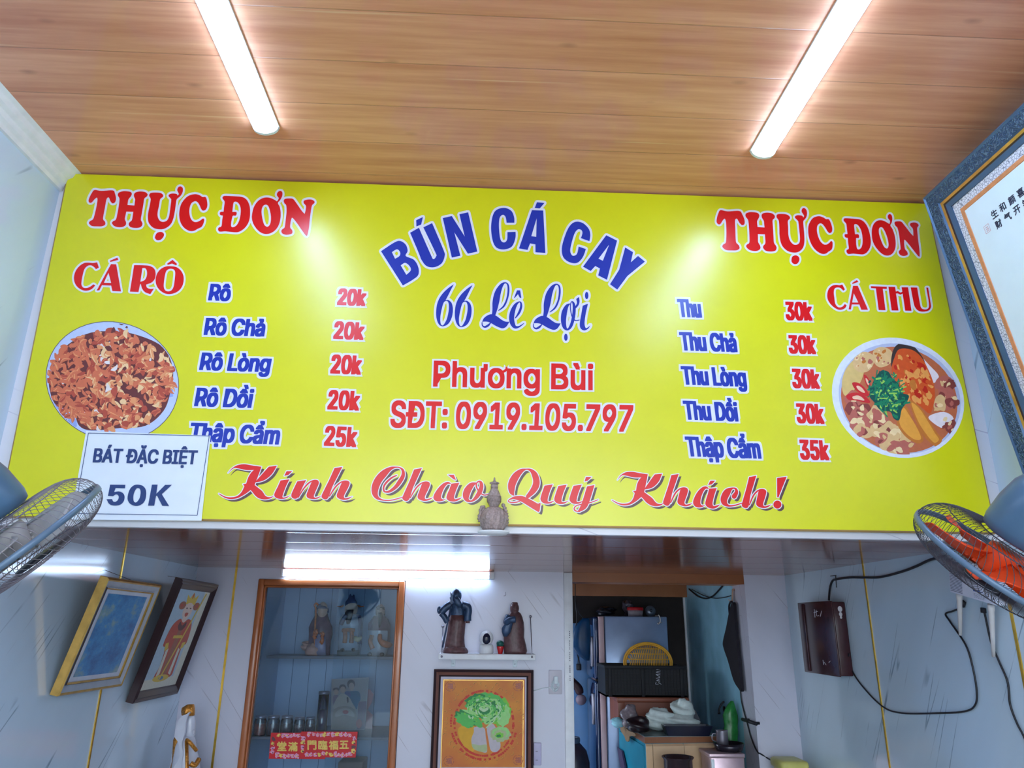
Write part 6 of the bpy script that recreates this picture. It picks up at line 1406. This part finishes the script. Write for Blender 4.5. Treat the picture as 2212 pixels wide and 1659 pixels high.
# things on top of the fridge
z_ = zt
def onfridge(X, w=None, y=5.55): return K(cB, X, 740, y)
p = onfridge(1225); r_ = (onfridge(1365).x-onfridge(1080).x)/2; h = K(cB, 1225, 600, 5.55).z-z_
t = thing('plastic_tub', 'clear plastic tub with a red lid on top of the refrigerator', 'tub', (p.x, 5.55, z_))
mb = MB(); mb.lathe([(0, 0), (r_*.88, 0), (r_*.95, h*.75), (0, h*.75)], (p.x, 5.55, z_), 28); mb.build('body', M('tub_clear', (150, 140, 150), .3, var=.3, scale=30), t)
mb = MB(); mb.lathe([(r_*.97, h*.68), (r_, h*.72), (r_, h), (r_*.8, h*1.03), (0, h*1.03)], (p.x, 5.55, z_), 28); mb.build('lid', M('lid_red', (190, 24, 36), .35), t)
p = onfridge(1495, y=5.60); r_ = (onfridge(1590, y=5.6).x-onfridge(1400, y=5.6).x)/2
mb = MB(); mb.lathe([(0, -.004), (r_*.9, -.004), (r_, 0), (r_*.95, .006), (r_*.5, .014), (0, .016)], (p.x, 5.60, z_+r_*1.0), 32, (0, -1, .12)); mb.lathe([(0, .014), (.010, .016), (.012, .03), (0, .034)], (p.x, 5.60, z_+r_*1.0), 16, (0, -1, .12))
tag(mb.build('pan_lid', M('pan_lid_grey', (110, 120, 136), .3, .4)), 'round grey pan lid standing on edge on the refrigerator', 'lid')
hk = thing('metal_hook', 'bent metal hook hanging over the top edge of the refrigerator', 'hook', tuple(K(cB, 1640, 650, FY-.004)))
mb = MB(); mb.tube(smooth_path([(K(cB, 1600, 650, FY).x, FY+.05, zt+.006), (K(cB, 1635, 650, FY).x, FY+.01, zt+.0065)]+[tuple(K(cB, X, Y, FY-.008)) for X, Y in ((1640, 735), (1665, 790), (1668, 850), (1640, 895), (1620, 880))], 4), .0035, 8); mb.tube([K(cB, 1640, 872, FY-.008), K(cB, 1700, 868, FY-.008)], .003, 6); mb.build('hook', M('hook_steel', (190, 184, 180), .3, .7), hk)
for i, (X, Y, w_, y, seed, label, col, nm) in enumerate(((1090, 500, 100, 5.70, 5, 'dull grey crumpled plastic bag behind the red lidded tub on the refrigerator', (86, 80, 92), 'plastic_bag'), (700, 600, 170, 5.66, 8, 'dark bundle of wrapped goods at the left on the refrigerator', (34, 34, 44), 'wrapped_bundle'))):
    p = K(cB, X, 740, y); rw = abs(K(cB, X+w_, 740, y).x-p.x); hz = (K(cB, X, Y, y).z-z_)
    mb = MB(); lump(mb, (p.x, y, z_+hz*.5), (rw, .07, hz*.55), seed, .22); mv = min(v.z for v in mb.v); mb.v = [v-Vector((0, 0, mv-z_)) for v in mb.v]
    tag(mb.build(nm, M('bag_%d' % i, col, .25, var=.4, scale=40, bump=.3)), label, 'bag')
# lower things: counter
h = at(*cC(1212, 1165), 1, 4.62).z
P0 = at(*cC(1212, 1165), 2, h); P1 = at(*cD(710, 1210), 2, h); P3 = at(*cC(720, 880), 2, h)
P3 = P0+(P3-P0)*((FY-.035-max(P0.y, P1.y))/(P3.y-P0.y))
P2 = P1+(P3-P0)
t = thing('kitchen_counter', 'worn kitchen counter with teal side, brown edge and cream drawers', 'counter', tuple((P0+P2)/2*Vector((1, 1, 0)) if False else ((P0.x+P2.x)/2, (P0.y+P2.y)/2, 0)))
def slab4(mb, q, z0_, z1_): mb.hexa([Vector((p.x, p.y, z0_)) for p in q]+[Vector((p.x, p.y, z1_)) for p in q])
quad = [P0, P1, P2, P3]
zb1 = at(*cC(1212, 1275), 1, P0.y).z; zb2 = at(*cC(1212, 1320), 1, P0.y).z
def shrink(q, k_):
    c_ = sum(q, Vector())/4; return [c_+(p-c_)*k_ for p in q]
m_teal = M('counter_teal', (24, 132, 158), .35, var=.15, scale=6); m_tealtop = M('counter_top_grey', (120, 136, 138), .3, var=.15, scale=10); m_cream = M('drawer_cream', (226, 190, 150), .4, var=.06); m_edge = plank_wood('counter_edge', (120, 70, 44), (170, 110, 74), 5, 1, .4, seam=0, knots=False)
mb = MB(); slab4(mb, quad, h-.004, h); mb.build('worktop', m_tealtop, t)
mb = MB(); slab4(mb, quad, zb1, h-.004); mb.build('edge_band', m_edge, t)
mb = MB(); slab4(mb, shrink(quad, .97), 0, zb1-.001); mb.build('carcass', m_teal, t)
fd = (P1-P0).normalized(); fnn = Vector((fd.y, -fd.x, 0)); qs = shrink(quad, .97); wfull = (qs[1]-qs[0]).length
for i in range(3):
    u0, u1 = ((0, .085), (.092, .52), (.527, 1))[i]
    a_, c_ = qs[0]+fd*wfull*u0, qs[0]+fd*wfull*u1
    mb = MB(); mb.hexa([Vector((*p.xy, z)) for p, z in ((a_, zb2-.42), (c_, zb2-.42), (c_, zb1-.004), (a_, zb1-.004))]+[Vector((*(p+fnn*.012).xy, z)) for p, z in ((a_, zb2-.42), (c_, zb2-.42), (c_, zb2), (a_, zb2))])
    mb.build('drawer_front' if i else 'corner_post', m_cream, t)
sd = (P3-P0).normalized(); sn = Vector((-abs(sd.y), sd.x*(1 if sd.y > 0 else -1), 0)).normalized()
a_, c_ = qs[0]+(qs[3]-qs[0])*.05, qs[0]+(qs[3]-qs[0])*.95
mb = MB(); mb.hexa([Vector((*p.xy, z)) for p, z in ((a_, .1), (c_, .1), (c_, zb1-.02), (a_, zb1-.02))]+[Vector((*(p+sn*.008).xy, z)) for p, z in ((a_, .1), (c_, .1), (c_, zb1-.02), (a_, zb1-.02))]); mb.build('side_door', m_teal, t)
mb = MB(); q = [at(*cC(X, Y), 0, (P0.x+P3.x)/2-.025) for X, Y in ((780, 1330), (850, 1390), (900, 1640), (880, 1700), (830, 1640))]; mb.prism([tuple(v) for v in q], (.012, 0, 0)); mb.build('side_handle', M('handle_plum', (66, 56, 88), .4), t)
# wooden box at the back of the counter, black crate on it, yellow colander in the crate
yb0 = P0.y+.42; yb1 = FY-.03
a, b_ = K(cC, 555, 560, yb0), K(c7, 1000, 1130, yb0); zw = (a.z+b_.z)/2
t = thing('wooden_box', 'reddish brown wooden box at the back of the counter under the black crate', 'box', ((a.x+b_.x)/2, (yb0+yb1)/2, h))
xa, xb = max(a.x, P3.x-.05), min(b_.x, KX-.04)
m_rw = plank_wood('box_wood', (104, 50, 38), (150, 84, 58), 5, 1, .45, seam=0, knots=False)
mb = MB(); mb.rbox((xa, yb0, zw-.03), (xb, yb1, zw), .008); mb.build('lid', m_rw, t)
mb = MB(); mb.box((xa+.012, yb0+.012, h+.0005), (xb-.012, yb1-.005, zw-.03)); mb.build('body', m_rw, t)
mb = MB(); mb.rbox((xa+.005, yb0+.004, h+.0005), (xa+.05, yb0+.02, zw-.03), .003); mb.build('corner_board', m_rw, t)
yc0, yc1 = yb0+.03, yb1-.01
a, b_ = K(cC, 605, 530, yc0), K(c7, 985, 1120, yc0); zc1 = K(cC, 700, 50, yc0).z
xa2, xb2 = a.x, min(b_.x, KX-.05)
m_crate = M('crate_black', (14, 14, 22), .65, var=.2)
t = thing('plastic_crate', 'black plastic crate with a white scrawl in front of the refrigerator', 'crate', ((xa2+xb2)/2, (yc0+yc1)/2, zw))
z0c = zw+.0005
mb = MB(); mb.box((xa2, yc0, z0c), (xb2, yc1, z0c+.01))
for y0_, y1_ in ((yc0, yc0+.008), (yc1-.008, yc1)):
    mb.box((xa2, y0_, z0c), (xb2, y1_, zc1))
for x0_, x1_ in ((xa2, xa2+.008), (xb2-.008, xb2)): mb.box((x0_, yc0+.008, z0c), (x1_, yc1-.008, zc1))
mb.build('walls', m_crate, t)
mb = MB(); mb.smooth = False
n_ = 26
for i in range(n_+1): xx = xa2+(xb2-xa2)*i/n_; mb.box((xx-.0018, yc0-.005, z0c+.012), (xx+.0018, yc0, zc1-.02))
for i in range(9): zz = z0c+.015+(zc1-.035-z0c-.015)*i/8; mb.box((xa2, yc0-.0045, zz-.0018), (xb2, yc0-.0005, zz+.0018))
mb.build('lattice', m_crate, t)
mb = MB(); mb.rbox((xa2-.006, yc0-.010, zc1-.022), (xb2+.006, yc0+.002, zc1), .004); mb.rbox((xa2-.006, yc1-.002, zc1-.022), (xb2+.006, yc1+.004, zc1), .004); mb.rbox((xa2-.006, yc0, zc1-.022), (xa2+.002, yc1, zc1), .003); mb.rbox((xb2-.002, yc0, zc1-.022), (xb2+.006, yc1, zc1), .003)
for x_ in (xa2+.03, (xa2+xb2)/2-.02, xb2-.03): mb.rbox((x_-.012, yc0-.009, z0c), (x_+.012, yc0, zc1), .003)
mb.build('rim', m_crate, t)
k_ = Ink(); fnc = lambda X, Y: (X, Y)
for st in ([(1455, 110), (1400, 120)], [(1460, 140), (1395, 160), (1455, 175)], [(1455, 200), (1390, 195), (1450, 230)], [(1450, 245), (1395, 255)], [(1440, 275), (1400, 290), (1450, 300)], [(1395, 315), (1385, 345), (1430, 345)], [(1430, 320), (1475, 350)]):
    k_.stroke([(*p, 4.5) for p in st], fnc, 4)
mb = MB(); k_.layer(mb, lambda X, Y: at(*cC(X, Y), 1, yc0-.0052), 0); mb.build('white_scrawl', M('scrawl_white', (176, 176, 190), .6), t, recalc=False)
yr = (yc0+yc1)/2+.02
ce = K(cB, 1450, 1590, yr); rx_ = (K(cB, 1890, 1590, yr).x-K(cB, 1005, 1590, yr).x)/2; rz_ = K(cB, 1500, 1225, yr).z-ce.z
t = thing('yellow_colander', 'yellow plastic colander standing in the black crate', 'colander', (ce.x, yr, z0c+.01))
m_col = M('plastic_ochre', (224, 164, 48), .4, var=.1)
mb = MB(); N_ = 56; ring = lambda k1, d: [Vector((ce.x+rx_*k1*math.cos(a_), yr+d-.10*(math.sin(a_)*0), ce.z+rz_*k1*math.sin(a_))) for a_ in [2*math.pi*i/N_ for i in range(N_)]]
lo = zw+.014
def clampz(ps): return [Vector((p.x, p.y, max(p.z, lo))) for p in ps]
mb.tube(clampz(ring(.97, 0)), .007, 8, closed=True); mb.tube(clampz(ring(.90, -.004)), .006, 8, closed=True); mb.build('rim', m_col, t)
mb = MB()
for i in range(23):
    q_ = -1+2*(i+.5)/23; xx = rx_*.88*q_; zz = rz_*.88*math.sqrt(1-q_*q_); pts = []
    for j in range(9):
        s_ = -1+2*j/8; pts.append((ce.x+xx*(1-.12*(1-s_*s_)), yr-.055*(1-s_*s_)*(1-.6*q_*q_), max(lo, ce.z+zz*s_)))
    mb.tube(pts, .0034, 5)
for v_ in (.78, .5, .2):
    pts = []
    for i in range(25):
        q_ = -1+2*i/24; lim = math.sqrt(max(0, 1-v_*v_))*.88
        s_ = v_/max(.05, math.sqrt(max(.003, 1-(q_*lim/.88)**2)*1.0)); s_ = min(1, s_)
        pts.append((ce.x+rx_*q_*lim*(1-.12*(1-s_*s_)), yr-.055*(1-s_*s_)*(1-.6*(q_*lim)**2), ce.z+rz_*.88*v_))
    mb.tube(pts, .0034, 5)
mb.build('slats', m_col, t)
# on the counter in front: bags, cloth, rag, tray
def counter_lump(name, label, cr, X0, X1, Yt, Yb, y, depth, seed, mat, amp=.2, cat='bag'):
    a, b_ = K(cr, X0, Yb, y), K(cr, X1, Yb, y); top = K(cr, X0, Yt, y).z
    mb = MB(); hz = (top-h)/2; lump(mb, ((a.x+b_.x)/2, y, h+hz), ((b_.x-a.x)/2, depth, hz), seed, amp)
    zs2 = [v.z for v in mb.v]; lo_, hi_ = min(zs2), max(zs2); xs2 = [v.x for v in mb.v]; l_, r2 = min(xs2), max(xs2)
    mb.v = [Vector((a.x+(v.x-l_)/(r2-l_)*(b_.x-a.x), v.y, h+.0004+(v.z-lo_)/(hi_-lo_)*(top-h))) for v in mb.v]
    return tag(mb.build(name, mat), label, cat)
m_wbag = M('bag_white', (206, 218, 216), .4, var=.12, scale=30, bump=.4); ybg = P0.y+.215
mb = MB()
a, b_ = K(c7, 610, 1330, ybg), K(c7, 1060, 1330, ybg)
lump(mb, (K(c7, 780, 1300, ybg).x, ybg, h+.045), (.095, .075, .062), 11, .22); lump(mb, (K(c7, 960, 1250, ybg).x, ybg+.02, h+.075), (.068, .06, .085), 14, .2); lump(mb, (K(c7, 930, 1300, ybg).x, ybg-.02, h+.035), (.11, .06, .045), 17, .2)
dz = h+.0004-min(v.z for v in mb.v); mb.v = [v+Vector((0, 0, dz)) for v in mb.v]
tag(mb.build('white_bag', m_wbag), 'crumpled white plastic bag heaped on the kitchen counter', 'bag')
counter_lump('black_bag', 'dark brown bundle in front of the wooden box left of the white bag', cC, 915, 1290, 840, 1000, P0.y+.14, .06, 31, M('bundle_dark', (34, 20, 26), .35, var=.4, scale=50), .18, 'bundle')
counter_lump('clear_bag', 'clear grey plastic bag behind the dark bundle on the counter', cC, 825, 1120, 655, 900, P0.y+.27, .045, 37, M('bag_grey', (124, 112, 118), .2, var=.3, scale=60), .2)
yt_ = P0.y+.06; a, b_ = K(cC, 1500, 1060, yt_), K(cD, 605, 1110, yt_)
t = thing('black_tray', 'black plastic tray on the counter before the white bag', 'tray', ((a.x+b_.x)/2, yt_, h))
ht = (K(cC, 1700, 985, yt_).z-h)
mb = MB(); cx_ = (a.x+b_.x)/2; hw = (b_.x-a.x)/2; dp = .05
o = [(cx_-hw*.86, yt_-dp*.8), (cx_+hw*.86, yt_-dp*.8), (cx_+hw*.86, yt_+dp*.8), (cx_-hw*.86, yt_+dp*.8)]; o2 = [(cx_-hw, yt_-dp), (cx_+hw, yt_-dp), (cx_+hw, yt_+dp), (cx_-hw, yt_+dp)]
i2 = [(cx_-hw*.94, yt_-dp*.88), (cx_+hw*.94, yt_-dp*.88), (cx_+hw*.94, yt_+dp*.88), (cx_-hw*.94, yt_+dp*.88)]; i1 = [(cx_-hw*.8, yt_-dp*.7), (cx_+hw*.8, yt_-dp*.7), (cx_+hw*.8, yt_+dp*.7), (cx_-hw*.8, yt_+dp*.7)]
vs_ = [(x, y, h+.0005) for x, y in o]+[(x, y, h+ht) for x, y in o2]+[(x, y, h+ht) for x, y in i2]+[(x, y, h+.006) for x, y in i1]
fs_ = [(0, 1, 2, 3), (12, 13, 14, 15)]
for l_ in range(3):
    for j in range(4): fs_.append((l_*4+j, l_*4+(j+1) % 4, (l_+1)*4+(j+1) % 4, (l_+1)*4+j))
mb.add(vs_, fs_, False); mb.build('body', M('tray_black', (26, 30, 50), .25), t)
mb = MB(); p = K(c7, 1060, 1260, ybg+.08); mb.prism([tuple(K(c7, X, Y, P0.y+.29)) for X, Y in ((1005, 1200), (1045, 1200), (1075, 1260), (1105, 1345), (1000, 1345))], (0, .01, 0))
lo_ = min(v.z for v in mb.v); mb.v = [v+Vector((0, 0, h+.0004-lo_)) for v in mb.v]
tag(mb.build('dark_board', M('tray_black', (26, 30, 50), .25)), 'dark board leaning behind the white bag at the corner of the counter', 'board')
# pale cloth over the back corner of the counter and a brown rag on its side edge
counter_lump('pale_cloth', 'pale teal cloth crumpled on the back left corner of the counter', cC, 690, 925, 868, 985, yb0-.06, .05, 41, M('cloth_pale_teal', (150, 206, 222), .6, var=.15, scale=30), .25, 'cloth')
mb = MB(); xq = (P0.x+P3.x)/2-.03; q = [at(*cC(X, Y), 0, xq) for X, Y in smooth_path([(840, 1000), (900, 990), (950, 1070), (1050, 1110), (1060, 1160), (980, 1160), (960, 1240), (920, 1235), (895, 1160), (840, 1080)], 3, True)]
mb.prism([tuple(v) for v in q], (.006, 0, 0)); tag(mb.build('brown_rag', M('rag_brown', (140, 110, 80), .8, var=.2, scale=60)), 'brown rag stuck on the teal side of the counter', 'rag')
# stockpot, steel stand, pan and mug
yp_ = 4.40; a, b_ = K(cC, 1500, 1490, yp_), K(cD, 360, 1560, yp_); r_ = (b_.x-a.x)/2; zr = a.z
t = thing('stockpot', 'large dark stockpot in front of the counter drawers', 'pot', ((a.x+b_.x)/2, yp_, 0)); pc_ = ((a.x+b_.x)/2, yp_, 0)
m_pot = M('pot_dark', (66, 52, 58), .22, .5, var=.2)
mb = MB(); mb.lathe([(0, zr-.36), (r_*.9, zr-.36), (r_*.95, zr-.34), (r_*.95, zr-.01), (r_*1.06, zr), (r_*1.06, zr+.004), (r_*.93, zr), (r_*.9, zr-.33), (0, zr-.33)], pc_, 40); mb.build('body', m_pot, t)
mb = MB(); mb.lathe([(r_*1.0, 0), (r_*1.0, zr-.37), (r_*.8, zr-.36), (r_*.8, zr-.38), (r_*.93, zr-.39), (r_*.93, 0)], pc_, 32); mb.build('burner_stand', m_dark, t)
y1_ = 4.40; a, b_ = K(cD, 585, 1460, y1_), K(cD, 1085, 1460, y1_); xa3, xb3 = a.x, min(b_.x, KX-.006); zst = (a.z+b_.z)/2
t = thing('steel_stand', 'pinkish steel cooking stand carrying the dark pan by the doorway jamb', 'stand', ((xa3+xb3)/2, y1_+.14, 0))
m_st = M('stand_steel', (186, 160, 168), .3, .5, var=.12, scale=12)
mb = MB(); mb.rbox((xa3+.01, y1_+.01, 0), (xb3-.002, y1_+.195, zst-.02), .006); mb.build('cabinet', m_st, t)
mb = MB(); mb.rbox((xa3, y1_, zst-.022), (xb3, y1_+.20, zst), .005); mb.build('top', m_st, t)
mb = MB(); mb.rbox((xa3+.012, y1_+.004, zst-.5), (xa3+.03, y1_+.0105, zst-.03), .002); mb.build('door_strip', m_plastic, t)
yq = y1_+.10; a, b_ = K(cD, 640, 1330, yq), K(cD, 1075, 1330, yq); r_ = (b_.x-a.x)/2*.96; pz = zst+.0005; ht = max(.04, a.z-pz); pcx = min((a.x+b_.x)/2, KX-.01-r_)
t = thing('dark_pan', 'dark pan with a metal mug in it on the steel stand', 'pan', (pcx, yq, pz))
mb = MB(); mb.lathe([(0, 0), (r_*.8, 0), (r_*.86, .005), (r_, ht), (r_*.96, ht), (r_*.82, .008), (0, .008)], (pcx, yq, pz), 36); mb.build('body', M('pan_dark', (44, 38, 48), .2, .4), t)
ym = yq+.01; a, b_ = K(cD, 685, 1200, ym), K(cD, 845, 1200, ym); r_ = (b_.x-a.x)/2; zm = K(cD, 765, 1135, ym).z; mx_ = (a.x+b_.x)/2
t = thing('metal_mug', 'shiny metal mug standing in the dark pan', 'mug', (mx_, ym, pz+.009))
mb = MB(); mb.lathe([(0, pz+.009), (r_*.94, pz+.009), (r_, pz+.02), (r_, zm-.004), (r_*1.04, zm), (r_*.94, zm-.003), (r_*.92, pz+.016), (0, pz+.016)], (mx_, ym, 0), 28); mb.build('body', m_steel, t)
mb = MB(); mb.tube(smooth_path([(mx_-r_, ym, zm-.02), (mx_-r_-.02, ym, zm-.02), (mx_-r_-.024, ym, zm-.05), (mx_-r_, ym, zm-.06)], 4), .003, 7); mb.build('handle', m_steel, t)
# dark bucket seen between the pot and the stand
yk = 4.98; a, b_ = K(cD, 385, 1330, yk), K(cD, 650, 1330, yk)
# green bag hung on a black pipe fixed to the jamb, gooseneck tap, apron, hanging cables
PJ = lambda cr, X, Y, off=.02: at(*cr(X, Y), 0, KX-off)
pa, pb = PJ(cD, 1060, 985, .03), PJ(cD, 1240, 1048, .03); pa = Vector((KX-.03, 4.86, (pa.z+pb.z)/2)); pb = Vector((KX-.03, D2-.02, pa.z-.006))
pb = PJ(cD, 1240, 1048, .03); pa = PJ(cD, 1050, 985, .03)
t = thing('black_pipe', 'short black pipe fixed on the doorway jamb above the steel stand', 'pipe', tuple(pa))
mb = MB(); mb.tube([pa, pb], .010, 12); mb.build('pipe', m_cable, t)
mb = MB(); mb.tube([pa+Vector((0, -.03, 0)), Vector((KX-.0003, pa.y-.03, pa.z))], .008, 10); mb.tube([pb+Vector((0, .03, 0)), Vector((KX-.0003, pb.y+.03, pb.z))], .008, 10); mb.build('bracket', m_cable, t)
yg_ = max(4.80, pa.y+.03); m_gbag = M('bag_green', (40, 120, 56), .3, var=.35, scale=25, bump=.3)
mb = MB(); loft_px(mb, cD, yg_, [(1335, 850, 1060), (1250, 850, 1062), (1150, 855, 1066), (1080, 880, 1060), (1000, 870, 1065), (930, 860, 1060), (850, 890, 1040), (780, 930, 1020), (730, 970, 1005)], .6, fold=.06, nf=5)
mx2 = max(v.x for v in mb.v); sh = min(0, KX-.004-mx2); mb.v = [v+Vector((sh, 0, 0)) for v in mb.v]
gb = mb.build('green_bag', m_gbag); tag(gb, 'green plastic bag hanging on the teal kitchen wall beside the jamb', 'bag')
mb = MB(); q = smooth_path([tuple(K(cD, X, Y, 5.05)) for X, Y in ((725, 885), (735, 820), (775, 755), (835, 735), (900, 765), (945, 800))], 5); q.append((KX-.004, 5.05, q[-1][2]-.02)); mb.tube(smooth_path(q, 2), .006, 8); mb.tube([q[0], Vector(q[0])+Vector((0, 0, -.012))], .0085, 8); mb.lathe([(0, 0), (.018, 0), (.018, .006), (0, .006)], (KX-.0002, 5.05, q[-1][2]), 16, (-1, 0, 0))
tag(mb.build('gooseneck_tap', m_cable), 'thin black gooseneck tap curving out over the counter', 'tap')
xa_ = KX-.03
t = thing('apron', 'black apron hanging from a hook beside the doorway jamb', 'apron', tuple(at(*c7(1318, 330), 0, xa_)))
lo7 = smooth_path([(1318, 420), (1300, 480), (1275, 610), (1252, 710), (1256, 760), (1290, 860), (1330, 1000), (1365, 1060), (1388, 1082), (1378, 960), (1362, 800), (1348, 660), (1335, 520), (1330, 440)], 4, True)
mb = MB(); mb.prism([tuple(at(*c7(X, Y), 0, xa_)) for X, Y in lo7], (.018, 0, 0)); mb.build('cloth', M('apron_black', (24, 20, 32), .8, var=.2), t)
mb = MB(); mb.tube(smooth_path([tuple(at(*c7(X, Y), 0, xa_+.008)) for X, Y in ((1303, 520), (1298, 450), (1312, 415), (1326, 430), (1328, 480))], 5), .006, 7); mb.build('neck_strap', M('apron_black', (24, 20, 32), .8), t)
mb = MB(); a = at(*c7(1322, 410), 0, KX-.012); b_ = at(*c7(1325, 325), 0, KX-.012); mb.tube([a, b_], .010, 8, flat=.4); mb.tube([a, a+Vector((-.02, 0, .002)), (KX-.034, a.y, a.z+.012)], .003, 6); mb.tube([b_, (KX-.0003, b_.y, b_.z)], .006, 6); mb.build('hook_strip', M('hook_strip', (196, 160, 140), .5), t)
for pts, lab in ((((1000, 320), (1060, 370), (1120, 390), (1180, 370), (1250, 295)), 'black cable sagging under the kitchen ceiling near the doorway jamb, lower loop'), (((1020, 322), (1100, 365), (1180, 388), (1250, 385), (1312, 370)), 'thin dark cable drooping across the top of the teal kitchen wall')):
    mb = MB(); mb.tube(smooth_path([tuple(at(*c7(*p), 0, KX-(.008 if pts[0][0] == 1000 else .018))) for p in pts], 6), .005 if pts[0][0] == 1000 else .003, 7); tag(mb.build('cable', m_cable), lab, 'cable')
# left end of the kitchen: hanging bags, plug, ladle, dark bottle
yh = 5.33
t = thing('hanging_bag', 'blue and green bag hanging at the left of the refrigerator', 'bag', tuple(K(cB, 250, 780, yh)))
mb = MB(); loft_px(mb, cB, yh, [(1550, 330, 400), (1440, 180, 420), (1300, 90, 420), (1120, 100, 420), (950, 140, 410), (850, 220, 400), (790, 280, 390)], .5, fold=.05, nf=6)
mb.build('bag', M('bag_blue_green', (14, 62, 104), .4, var=.35, scale=9), t)
mb = MB(); mb.tube(smooth_path([tuple(K(cB, X, Y, yh)) for X, Y in ((150, 950), (180, 800), (160, 600), (150, 470))], 4), .004, 6); mb.tube(smooth_path([tuple(K(cB, X, Y, yh)) for X, Y in ((300, 800), (220, 700), (160, 560), (150, 470))], 4), .004, 6); p = K(cB, 150, 470, yh); mb.tube([p, (p.x, p.y, 1.905)], .003, 6); mb.build('handle', m_cable, t)
mb = MB(); mb.tube(smooth_path([tuple(K(cB, X, Y, KY-.02)) for X, Y in ((180, 1440), (200, 1520), (195, 1620))], 4), .0035, 6); mb.tube(smooth_path([tuple(K(cB, X, Y, KY-.02)) for X, Y in ((210, 1440), (215, 1540), (240, 1640))], 4), .0035, 6); p = K(cB, 210, 1660, KY-.02); mb.rbox(p-Vector((.018, .012, .025)), p+Vector((.018, .0195, .02)), .006)
tag(mb.build('hanging_plug', m_cable), 'black plug hanging on two wires below the blue bag', 'plug')
yl = KY-.06; t = thing('hanging_ladle', 'dark brown ladle with a pale bowl against the blue kitchen wall', 'ladle', tuple(K(cC, 190, 500, yl)))
mb = MB(); mb.tube(smooth_path([tuple(K(cC, X, Y, yl)) for X, Y in ((40, 240), (110, 330), (180, 420), (205, 500))], 4), [.020, .022, .024, .026, .028, .030, .031, .032, .032, .032, .030, .028, .024][:13], 10); p = K(cC, 60, 270, yl); mb.tube([p, (p.x, KY-.0005, p.z)], .006, 6); mb.build('handle', M('ladle_brown', (56, 28, 34), .5), t)
mb = MB(); mb.ball(K(cC, 218, 590, yl), (.040, .030, .038), 20, 12); mb.build('bowl', M('ladle_pale', (136, 116, 130), .4), t)
yv = 5.45; a, b_ = K(cC, 105, 1250, yv), K(cC, 232, 1250, yv); r_ = .095; cxx = a.x-.01; zt_ = K(cC, 160, 1170, yv).z; zs_2 = K(cC, 160, 1255, yv).z
t = thing('gas_bottle', 'dark gas bottle on the kitchen floor left of the refrigerator', 'gas bottle', (cxx, yv, 0))
m_gas = M('gas_dark', (44, 36, 50), .4, var=.25)
mb = MB(); mb.lathe([(0, 0), (r_*.9, 0), (r_*1.15, .04), (r_*1.2, .3), (r_*1.2, zs_2-.12), (r_*1.0, zs_2-.05), (r_*.55, zs_2-.005), (r_*.3, zs_2), (0, zs_2)], (cxx, yv, 0), 36); mb.build('cylinder', m_gas, t)
mb = MB(); mb.lathe([(r_*.50, zs_2-.01), (r_*.56, zs_2+.01), (r_*.56, zt_-.01), (r_*.50, zt_), (r_*.46, zt_-.01), (r_*.46, zs_2)], (cxx, yv, 0), 28); mb.build('collar', M('gas_collar', (70, 84, 110), .4), t)
